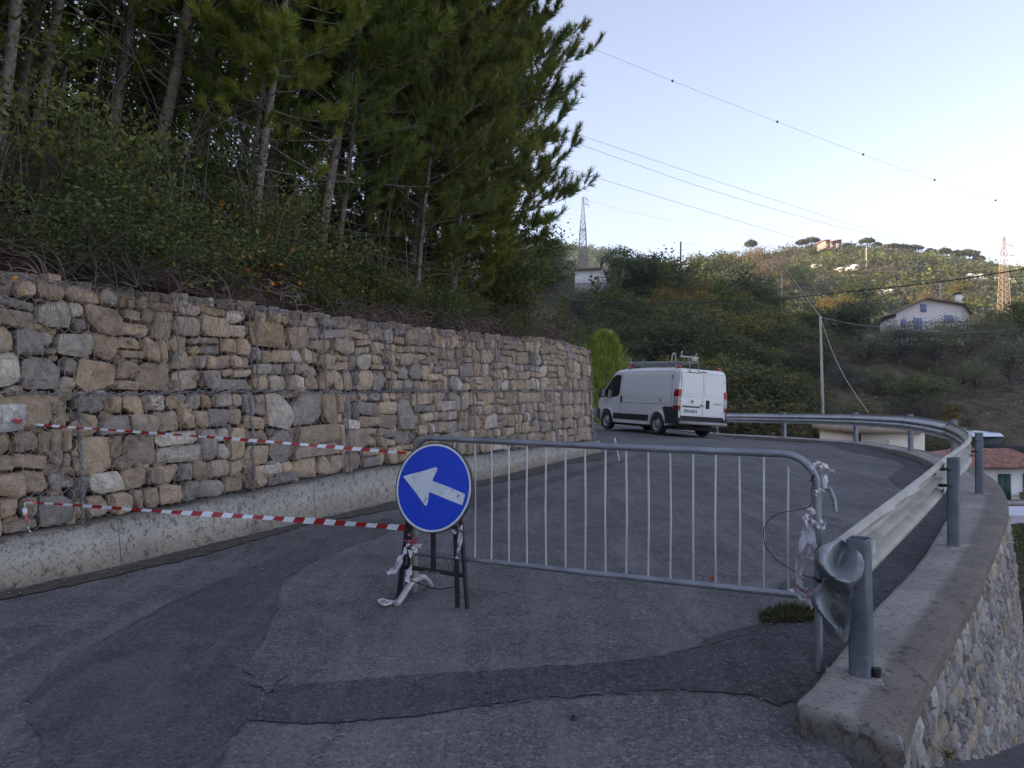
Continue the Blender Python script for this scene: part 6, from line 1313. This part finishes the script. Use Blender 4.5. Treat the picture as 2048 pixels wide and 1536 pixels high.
blob_mass('crest_wood', 300, crest_pos, 3.6, .9, 90, [M['leaf'], M['needle'], M['autumn']], 'bushy trees along the crest line of the far hill', 27, .75, 'woodland')
def ridge_pos(r_, i):
    px = r_.uniform(880, 1420); Yd = 560 + 122*r_.random()**.6; X = (px-CX)/F*Yd; return np.array([X, Yd, float(ridgez(X, Yd))-.5]), r_.uniform(.6, 1.3), int(r_.choice([0, 0, 1]))
blob_mass('ridge_wood', 520, ridge_pos, 5.0, 1.9, 46, [M['leaf'], M['needle_dark']], 'hazy tree covered ridge far off at the left', 18, .8, 'woodland')
ordn = ['leftmost', 'second', 'third', 'fourth', 'fifth', 'sixth', 'seventh', 'eighth', 'ninth', 'tenth', 'eleventh', 'twelfth', 'thirteenth', 'fourteenth']
for i, (px, hp, w_) in enumerate([(1502, 22, .9), (1605, 22, 1.1), (1625, 20, 1.2), (1695, 20, .9), (1735, 26, .9), (1755, 22, .9), (1785, 22, 1.2), (1808, 22, 1.3), (1832, 20, 1.2), (1862, 18, 1.2), (1888, 20, 1.2), (1915, 20, 1.3), (1940, 22, 1.4), (1958, 20, 1.2)]):
    Yd = 424; X = (px-CX)/F*Yd; k_ = hp/F*Yd/9*1.35; z0_ = float(hillz(X, Yd))-.5; yt = [480,476,474,484,476,482,487,486,490,494,496,497,499,508][i]; kz_ = max(.35, (EYE-(yt-HY)/F*Yd - z0_)/9)
    plant('umb%d' % (i % 2), 'umbrella_pine', (X, Yd, z0_), '%s umbrella pine %son the sunlit skyline crest of the far hill' % (ordn[i], '' if i == 0 else 'from the left '), 'umbrella pine', 'umbrella pines along the hill crest', i*1.3, (k_*w_, k_*w_, kz_))
for i, (px, py, hp, lab) in enumerate([(1829, 578, 52, 'tall narrow sunlit cypress left above the white house roof'), (1997, 530, 22, 'dark pointed cypress left of the pylon on the crest'), (2041, 532, 14, 'small pointed cypress at the right end of the crest'), (1855, 502, 12, 'tiny cypress spire on the hill crest')]):
    Yd = [230, 415, 415, 424][i]; X = (px-CX)/F*Yd; z0 = EYE-(py-HY)/F*Yd; k_ = hp/F*Yd/9
    plant('cypress', 'cypress_tree', (X, Yd, min(z0, float(hillz(X, Yd)))-.3), lab, 'cypress', None, i, (k_*1.2, k_*1.2, k_*1.05))
# ---- buildings
M['stucco'] = mat('pale rose stucco', (.70, .65, .63), (.78, .73, .71), .9, .9); M['stuccow'] = mat('white stucco', (.74, .73, .71), (.80, .79, .77), .9, .9)
M['shut'] = mat('blue shutter', (.20, .24, .42), (.25, .29, .47), 5, .6); M['eave'] = mat('brown eave', (.13, .075, .05), (.19, .11, .07), 3, .8); M['tiles'] = mat('terracotta tiles', (.22, .12, .09), (.32, .17, .13), 2.2, .85, c3=(.16, .09, .07), s3=7, t3=.58)
M['green'] = mat('green shutter', (.012, .055, .045), (.02, .075, .06), 4, .6); M['iron'] = mat('iron railing', (.06, .06, .07), None, rough=.6); M['dark'] = mat('dark interior', (.02, .02, .022), None, rough=.8)
def hp(px, py, Y, o=0): return P(px, py, Y - o)
def quadbox(mb, px0, px1, py0, py1, Y, dep, m=0):
    a, b = P(px0, py0, Y), P(px1, py1, Y); x0, x1 = a[0], b[0]; z1, z0 = a[2], b[2]; mb.box(((x0+x1)/2, Y+dep/2, (z0+z1)/2), (x1-x0, dep, z1-z0), None, m)
YH = 99.0
hs = thing('house', P(1868, 660, YH), 'white gabled house with blue shutters and a balcony railing on the slope', 'house')
mb = MB(); gpts = [(1793, 662), (1939, 662), (1939, 617), (1931, 610), (1864, 600), (1850, 600), (1793, 626)]; poly = [P(a, b, YH) for a, b in gpts]; mb.prism(poly, [2.2, 9, 0]); obj('wall', mb, M['stucco'], hs)
mb = MB(); up = np.array([0, 0, .18])
for l in ([(1788, 628), (1857, 597.5)], [(1857, 597.5), (1932, 609)], [(1932, 609), (1946, 628)]):
    a, b = P(*l[0], YH-.8), P(*l[1], YH-.8); d_ = np.array([2.3, 10.4, 0]); mb.prism([a, b, b+up, a+up], d_)
rf = obj('roof', mb, M['eave'], hs)
mb = MB(); quadbox(mb, 1917, 1925, 588, 610, YH+2, .7); quadbox(mb, 1916.4, 1925.6, 584.5, 588, YH+1.95, .8, 1); obj('chimney', mb, [M['stuccow'], M['dark']], rf)
mb = MB(); mb.tube([P(1922, 586, YH+3), P(1922, 570, YH+3)], .03, 4); mb.tube([P(1919, 574, YH+3), P(1925, 574, YH+3)], .02, 4); obj('antenna', mb, M['iron'], rf)
for (a, b, c, d, nm) in [(1842, 854, 1854, 624, 'w'), (1801.5, 0, 1812, 0, 'w2'), (1828, 0, 1845, 0, 'd'), (1889, 0, 1906.5, 0, 'w3')]:
    y0, y1 = {'w': (608.5, 624), 'w2': (638.5, 656), 'd': (635.5, 661), 'w3': (630.5, 645)}[nm]; x0, x1 = a, c
    mb = MB(); quadbox(mb, x0-.6, x1+.6, y0-.6, y1+.6, YH-.03, .06); f_ = obj('window' if nm != 'd' else 'balcony_door', mb, M['stuccow'], hs)
    w2 = (x1-x0)/2
    for q in (0, 1): mb = MB(); quadbox(mb, x0+q*w2+.15, x0+(q+1)*w2-.15, y0, y1, YH-.09, .05); obj('shutter', mb, M['shut'], f_)
mb = MB(); quadbox(mb, 1790, 1945, 661, 665, YH-3.2, 4); obj('terrace', mb, M['kerb'], hs)
mb = MB()
for x in np.arange(1817, 1938, 3.1): mb.tube([P(x, 643.5, YH-3), P(x, 661, YH-3)], .02, 3)
for yy in (643.5, 645.5, 659): mb.tube([P(1816, yy, YH-3), P(1938, yy, YH-3)], .03, 4)
mb.tube([P(1816, 643.5, YH-3), P(1803, 649, YH-.5)], .03, 4); q = obj('railing', mb, M['iron'], hs)
mb = MB(); quadbox(mb, 1735, 1752, 668, 700, YH-4, 1); quadbox(mb, 1752, 1935, 676, 690, YH-4, .6); tag(obj('garden_wall', mb, M['stuccow'], base=P(1735, 700, YH-4)), 'pale garden wall half hidden by olives below the white house', 'garden wall')
YS = 118.0
h2 = thing('house', P(1180, 566, YS), 'small white house with brown flat eave left above the near slope', 'house')
mb = MB(); mb.prism([P(1150, 566, YS), P(1203, 566, YS), P(1203, 537, YS), P(1150, 540, YS)], [1.5, 6, 0]); obj('wall', mb, M['stuccow'], h2)
mb = MB(); mb.prism([P(1148, 540, YS-.8), P(1207, 537, YS-.8), P(1207, 534.5, YS-.8), P(1148, 537.2, YS-.8)], [1.6, 7.5, 0]); obj('roof', mb, M['eave'], h2)
mb = MB(); mb.tube([P(1205, 537, YS-.5), P(1205, 566, YS-.5)], .12, 4); obj('pillar', mb, M['stuccow'], h2)
mb = MB(); [mb.tube([P(x, 557, YS-1.5), P(x, 566, YS-1.5)], .03, 3) for x in np.arange(1152, 1206, 3)]; mb.tube([P(1150, 557, YS-1.5), P(1206, 557, YS-1.5)], .06, 4); obj('railing', mb, M['stuccow'], h2)
mb = MB(); mb.tube([P(1203.5, 534, YS), P(1203.5, 523, YS)], .22, 5); obj('chimney', mb, M['dark'], h2)
mb = MB(); quadbox(mb, 1150, 1245, 567, 586, YS-1, .6); tag(obj('terrace_wall', mb, M['kerb'], base=P(1190, 586, YS-1)), 'dark terrace wall below the small white house', 'terrace wall')
mb = MB(); quadbox(mb, 1222, 1256, 561, 566, YS+1, 3); tag(obj('flat_shed', mb, M['stuccow'], base=P(1240, 566, YS)), 'low pale shed roof right of the small white house', 'shed')
# shed under the guardrail
YD = 36.0
sh = thing('shed', P(1785, 905, YD), 'cream flat roofed shed seen under the guardrail beam', 'shed'); mb = MB(); quadbox(mb, 1716, 1849, 867, 960, YD, 4.5); obj('wall', mb, mat('cream render', (.74, .66, .55), (.80, .72, .62), 1.2, .9), sh)
mb = MB(); quadbox(mb, 1711, 1854, 853.5, 866.5, YD-.35, 5.2); obj('roof_slab', mb, mat('stained parapet', (.36, .29, .22), (.46, .38, .30), 2, .9), sh)
mb = MB(); quadbox(mb, 1717.5, 1722, 869, 885, YD-.03, .1); wi = obj('window', mb, M['dark'], sh); mb = MB(); mb.tube([P(1778, 889, YD-.3), P(1778, 882, YD-.3)], .07, 8); mb.tube([P(1778, 882, YD-.3), P(1778, 879, YD-.3)], .11, 8); obj('vent_pipe', mb, M['stuccow'], sh)
# tiled house at the right edge
YT = 47.0
ht = thing('house', P(2005, 1010, YT), 'white cottage with terracotta tile roof and green shutters at the right edge', 'house')
mb = MB(); quadbox(mb, 1872, 2110, 935, 1080, YT, 6); obj('wall', mb, M['stuccow'], ht)
e0_, e1_ = P(1864, 936, YT-.5), P(2125, 936, YT-.5); r0_, r1_ = P(1905, 898, YT+3.0), P(2018, 898, YT+3.0)
e0b, e1b = e0_ + [0, 7.2, 0], e1_ + [0, 7.2, 0]
mb = MB(); mb.add([e0_, e1_, r1_, r0_, e0b, e1b], [[0, 1, 2, 3]]); mb.add([e1_, e1b, r1_], [[0, 1, 2]]); mb.add([e0_, r0_, e0b], [[0, 1, 2]]); mb.add([e0b, r0_, r1_, e1b], [[0, 1, 2, 3]]); mb.add([e0_, e1_, e1b, e0b], [[3, 2, 1, 0]]); rf = obj('roof', mb, M['tiles'], ht)
rr_ = np.random.default_rng(3); mb = MB(); nrow = 14
for j in range(nrow):
    f = j/nrow; a = e0_*(1-f)+r0_*f; b = e1_*(1-f)+r1_*f; n_ = int(np.linalg.norm(b-a)/.21)
    for i in range(n_):
        t_ = (i+.5)/n_; c = a*(1-t_)+b*t_; sl = (r0_-e0_)*[0, 1, 1]; sl /= np.linalg.norm(sl); L = .34; up_ = np.array([0, 0, .05]); k_ = rr_.uniform(.6, 1.4)
        mb.add([c+[-.09, 0, .01], c+[-.045, 0, .075], c+[.045, 0, .075], c+[.09, 0, .01], c+[-.09, 0, .0]+sl*L, c+[-.045, 0, .05]+sl*L, c+[.045, 0, .05]+sl*L, c+[.09, 0, .0]+sl*L], [[0, 1, 5, 4], [1, 2, 6, 5], [2, 3, 7, 6], [0, 3, 2, 1]], 0, np.array([1, rr_.uniform(.85, 1.1), rr_.uniform(.8, 1.1)])*k_)
q = obj('roof_tiles', mb, mat('terracotta tile courses', (.24, .125, .095), (.32, .17, .13), 2.2, .85, attr=True), rf); q['kind'] = 'stuff'
mb = MB(); quadbox(mb, 1866, 2120, 934, 937.5, YT-.55, .2); obj('eave_board', mb, M['eave'], ht)
for x0, x1 in ((1995.5, 2021), (2046, 2070)):
    mb = MB(); quadbox(mb, x0-1, x1+1, 945.5, 1004, YT-.03, .06); f_ = obj('door_frame', mb, M['stucco'], ht)
    for q in (0, 1): mb = MB(); w2 = (x1-x0)/2; quadbox(mb, x0+q*w2+.2, x0+(q+1)*w2-.2, 948, 1003, YT-.09, .05); obj('shutter', mb, M['green'], f_)
mb = MB(); quadbox(mb, 1960, 2120, 1006, 1011, YT-1.6, 1.7); [mb.tube([P(2021, yy, YT-.3), P(2060, yy, YT-.3)], .02, 4) for yy in (990, 993)]; obj('ledge', mb, M['kerb'], ht)
mb = MB(); quadbox(mb, 2044, 2046, 985, 998, YT-.4, .3); obj('pot_plant', mb, M['leaf'], ht)
# white canopy
YC = 24.0; mb = MB(); a, b, c, d, e = P(2012, 1031, YC), P(2100, 1031, YC), P(2016, 1012, YC+2.2), P(2100, 1012, YC+2.2), P(2100, 1041, YC-.1)
mb.add([a, b, d, c], [[0, 1, 2, 3]]); mb.add([a, b, P(2100, 1049, YC), P(2080, 1045, YC), P(2060, 1049, YC), P(2040, 1045, YC), P(2020, 1048, YC)], [[0, 6, 5, 4, 3, 2, 1]])
for x in (2046, 2098): mb.tube([P(x, 1034, YC+.1), P(x, 1120, YC+.1)], .02, 6, 1)
tag(obj('awning', mb, [mat('white canvas', (.50, .50, .56), (.58, .58, .64), 2, .7), M['iron']], base=P(2050, 1040, YC)), 'white canvas awning below the tiled cottage at the right edge', 'awning')
# dark container with white roof
YK = 62.0; ck = thing('site_hut', P(1975, 900, YK), 'dark low hut with a bright white roof behind the guardrail post', 'hut'); mb = MB(); quadbox(mb, 1940, 2004, 873, 902, YK, 4); obj('wall', mb, mat('dark blue panels', (.02, .028, .032), (.035, .045, .05), 3, .6), ck); mb = MB(); mb.prism([P(1936, 873, YK-.3), P(2008, 873, YK-.3), P(2000, 866, YK+1), P(1938, 866, YK+1)], [.5, 4, 0]); obj('roof', mb, mat('white roof sheet', (.68, .72, .78), None, rough=.5), ck)
mb = MB(); quadbox(mb, 1985, 2090, 893, 908, YK-1, .5); tag(obj('hedge_screen', mb, M['dark'], base=P(2020, 905, YK)), 'dark green screen fence behind the tiled cottage roof', 'fence')
# tiny villas on the far hill
def villa(px, py, w_, h_, label, wall, roof, dep=8, blocks=1):
    p = hill_hit(px, py+2, 190, 440, 1.0); Yv = float(p[1]) - 1; v_ = thing('villa', p, label, 'villa')
    for k in range(blocks):
        x0 = px - w_/2 + k*w_/blocks; x1 = x0 + w_/blocks*.93; top = py - h_*(1 if k % 2 == 0 else .72)
        mb = MB(); quadbox(mb, x0, x1, top, py+6, Yv - k*.3, dep); obj('wall', mb, wall, v_)
        if roof is not None:
            mb = MB(); quadbox(mb, x0-1, x1+1, top-1.6, top, Yv-1-k*.3, dep+2); obj('roof', mb, roof, v_)
        for q in np.arange(x0+1.5, x1-1.5, 3.2):
            mb = MB(); quadbox(mb, q, q+1.2, top+h_*.3, top+h_*.7, Yv-.12-k*.3, .1); obj('window', mb, M['dark'], v_)
M['rose'] = mat('rose render', (.36, .32, .31), (.42, .37, .36), 1, .9)
villa(1668, 489, 34, 9, 'pink villa on the hill crest under the power lines', M['rose'], M['tiles'], 8, 3)
villa(1714, 541, 10, 13, 'narrow white house half way up the far hill', M['stuccow'], None)
villa(1693, 540, 26, 6, 'low white house left of the narrow one on the far hill', M['stuccow'], None, 6, 2)
villa(1640, 534, 24, 6, 'low pale house on a terrace left on the far hill', M['stuccow'], None, 6, 2)
villa(1772, 565, 42, 8, 'white arcaded house in the hollow of the far hill', M['stuccow'], M['eave'], 6, 4)
villa(1775, 585, 32, 7, 'pale rocky looking house lower in the hollow', M['stuccow'], None, 6, 3)
villa(1955, 556, 30, 9, 'curved white house left of the right pylon', M['stuccow'], None, 5, 3)
villa(2018, 560, 80, 6, 'long pale terrace building crossing behind the right pylon', M['stucco'], None, 5, 2)
villa(1920, 536, 24, 3, 'long low pale parapet under the umbrella pines', M['stuccow'], None, 4)
# stone terraces on the stony slope
rs_ = np.random.default_rng(15); mb = MB(); pts = []
for i in range(2600):
    px = rs_.uniform(1480, 2060); Yd = rs_.uniform(56, 96); X = (px-CX)/F*Yd
    if float(fbm(X*.12, Yd*.3, 33)) < -.02: continue
    pts.append([X, Yd, float(hillz(X, Yd))])
pts = np.array(pts); tag(pebbles('scree', pts, rs_.uniform(.05, .20, len(pts)), rs_.uniform(.10, .30, (len(pts), 1))*np.array([[1, .93, .86]]), 5, mat('scree stone', (1, 1, 1), attr=True, rough=.95)), 'loose pale stones scattered over the bare slope across the valley', 'stones', kind='stuff')
# ---- pylons, poles and lines
def pylon(px, top, bot, Y, wb, wt, label, mt, arms, base_py):
    o = thing('pylon', P(px, bot, Y), label, 'pylon'); c0 = P(px, bot, Y); zt_ = P(px, top, Y)[2]; zb = c0[2]; H = zt_-zb
    def w_at(z): f = (z-zb)/H; return np.interp(f, [0, .6, .62, 1], [wb, wb*.62, wt*1.3, wt*.35])/2
    mb = MB(); lv = zb + H*np.array([0, .07, .14, .21, .28, .35, .42, .5, .55, .6, .62, .7, .78, .86, .93, 1.0]); r_ = .055*Y/220
    cs = [np.array([[c0[0]+sx*w_at(z), Y+sy*w_at(z), z] for sx, sy in ((-1,-1),(1,-1),(1,1),(-1,1))]) for z in lv]
    for a, b in zip(cs[:-1], cs[1:]):
        for k in range(4):
            mb.tube([a[k], b[k]], r_*1.3, 3, cap=False); mb.tube([a[k], b[(k+1) % 4]], r_, 3, cap=False); mb.tube([a[(k+1) % 4], b[k]], r_, 3, cap=False); mb.tube([b[k], b[(k+1) % 4]], r_, 3, cap=False)
    obj('lattice_tower', mb, mt, o)
    for (py, x1, py2) in arms:
        mb = MB(); z1 = P(px, py, Y)[2]; e_ = P(x1, py2, Y); w_ = w_at(z1)
        mb.tube([[c0[0]+w_*np.sign(x1-px), Y-w_, z1], e_], r_, 3); mb.tube([[c0[0]+w_*np.sign(x1-px), Y+w_, z1], e_], r_, 3); mb.tube([[c0[0]+w_*np.sign(x1-px), Y, z1+.9*Y/220], e_], r_, 3); mb.tube([e_, e_-[0, 0, .8*Y/220]], r_*1.4, 4); obj('cross_arm', mb, mt, o)
    return o
pylon(2009, 473, 634, 205, 2.4, 1.2, 'orange lit lattice pylon standing right of the white house', mat('pylon steel tinted by low sun', (.42, .33, .26), (.52, .42, .34), 1, .7), [(488, 2028, 492), (501, 1985, 505), (509, 2031, 511)], 634)  # warm base colour carries the orange sunlight on the steel
pylon(1166, 394, 560, 150, 1.9, .8, 'grey lattice pylon against the sky right of the pine boughs', mat('grey pylon steel', (.20, .23, .22), (.27, .30, .28), 1, .7), [(395, 1176, 398), (407, 1178, 409)], 560)
def pole(px0, py0, px1, py1, Y, r0, r1, label, mt, extra=None):
    b_ = P(px1, py1, Y); hz_ = float(hillz(b_[0], b_[1])); mb = MB(); foot = b_ - [0, 0, max(0, b_[2]-hz_)+.3]; mb.tube([foot, P(px0, py0, Y)], [r0, r1], 8)
    if extra: extra(mb)
    return tag(obj('utility_pole', mb, mt, base=foot, smooth=60), label, 'pole', 'utility poles')
M['conc'] = mat('concrete pole', (.40, .38, .35), (.50, .47, .44), 2, .9)
pole(1641, 632, 1648, 775, 62, .14, .10, 'pale utility pole standing left of the white house with wires at its top', M['conc'])
pole(1362, 483, 1361, 517, 128, .16, .13, 'thin dark pole on the skyline left of the twiggy oak', M['barkd'])
pole(1734, 494, 1734, 523, 330, .3, .26, 'pale pole on the far hill below the crest pines', M['conc'], lambda mb: [mb.tube([P(1731, 499+k*4, 330), P(1737, 499+k*4, 330)], .2, 4) for k in range(3)])
pole(1881, 566, 1884, 600, 112, .12, .10, 'pale pole rising behind the white house roof', M['conc'], lambda mb: mb.tube([P(1879, 564, 112), P(1884, 564, 112)], .1, 4))
pole(1564, 549, 1564, 580, 125, .13, .11, 'short pole right of the twiggy oak', M['conc'])
M['cab'] = mat('overhead wire', (.16, .165, .18), None, rough=.6); M['cabd'] = mat('dark overhead cable', (.025, .026, .03), None, rough=.7)
def cable(pts, r_, label, mt=None, name='overhead_wire', group='overhead wires', n_=10):
    mb = MB(); mb.tube(catmull3([P(*q) for q in pts], n_), r_, 4); return tag(obj(name, mb, mt or M['cab'], base=P(*pts[0])), label, 'wire', group)
cable([(960, -2, 150), (1092, 55, 152), (1346, 160, 158), (1556, 242, 165), (1728, 308, 175), (1871, 359, 190), (1993, 400, 205), (2110, 438, 225)], .028, 'highest wire crossing the sky carrying dark marker balls')
for k_, (x, y, Y) in enumerate([(1346, 160, 158), (1556, 242, 165), (1728, 308, 175), (1871, 359, 190), (1993, 400, 205)]):
    mb = MB(); c = P(x, y, Y); th = np.linspace(-math.pi/2, math.pi/2, 7); mb.grid(np.array([[c + .27*np.array([math.cos(a)*math.cos(b), math.cos(a)*math.sin(b), math.sin(a)]) for b in np.linspace(0, 2*math.pi, 11)] for a in th]))
    tag(obj('marker_ball', mb, M['dark'], base=c, smooth=180), ['highest and leftmost', 'second', 'third', 'fourth', 'lowest and rightmost'][k_] + ' dark marker ball on the top sky wire', 'marker ball', 'marker balls on the wire')
cable([(1100, 245, 150), (1150, 265, 152), (1400, 350, 165), (1600, 415, 180), (1858, 497, 215), (2009, 540, 240)], .034, 'upper of the two parallel power lines running down to the hill crest')
cable([(1100, 268, 150), (1200, 302, 152), (1400, 372, 165), (1600, 432, 180), (1835, 492, 215), (1990, 530, 240)], .036, 'lower of the two parallel power lines running down to the hill crest')
cable([(1100, 325, 150), (1180, 350, 152), (1380, 412, 165), (1575, 470, 185), (1760, 520, 215)], .036, 'single wire crossing the sky below the parallel pair')
cable([(1170, 398, 150), (1300, 432, 165), (1500, 470, 200), (1700, 500, 240)], .014, 'faint thin wire running right from the grey pylon')
cable([(1362, 484, 128), (1440, 500, 150), (1560, 520, 190)], .016, 'faint wire leaving the thin skyline pole')
cable([(1085, 594, 58), (1112, 601, 57), (1250, 607, 52), (1400, 605, 47), (1560, 597, 42), (1700, 583, 37), (1860, 566, 33), (1960, 552, 30.5), (2060, 536, 29)], .024, 'heavy black cable swinging across the whole slope', M['cabd'])
cable([(1641, 633, 62), (1605, 583, 70), (1572, 536, 80)], .022, 'pale wire climbing left from the utility pole top', M['conc'])
cable([(1641, 633, 62), (1660, 690, 55), (1690, 755, 48), (1737, 826, 40)], .018, 'pale stay wire dropping right from the utility pole top', M['conc'])
cable([(1641, 635, 62), (1720, 650, 68), (1800, 657, 76), (1930, 665, 84), (2060, 655, 95)], .026, 'thin wire from the utility pole passing in front of the white house', M['cab'])
cable([(1760, 632, 90), (1790, 628, 95), (1794, 626, 99)], .03, 'short wire reaching the left corner of the white house', M['cab'])
# stone and earth terraces catching the eye, haze over the far land
HAZE = True
if HAZE:
    mb = MB(); mb.box((150, 400, 55), (1100, 1300, 150)); hz = obj('haze', mb, bpy.data.materials.new('haze')); hz['kind'] = 'stuff'; hz['label'] = 'thin pale blue evening haze over the valley and hills'
    hm = hz.data.materials[0]; hm.use_nodes = True; t = hm.node_tree; t.nodes.remove(t.nodes['Principled BSDF']); pv = t.nodes.new('ShaderNodeVolumePrincipled')
    pv.inputs['Color'].default_value = (.80, .86, 1.0, 1); pv.inputs['Density'].default_value = .00027; pv.inputs['Anisotropy'].default_value = .2; t.links.new(pv.outputs[0], t.nodes['Material Output'].inputs['Volume'])
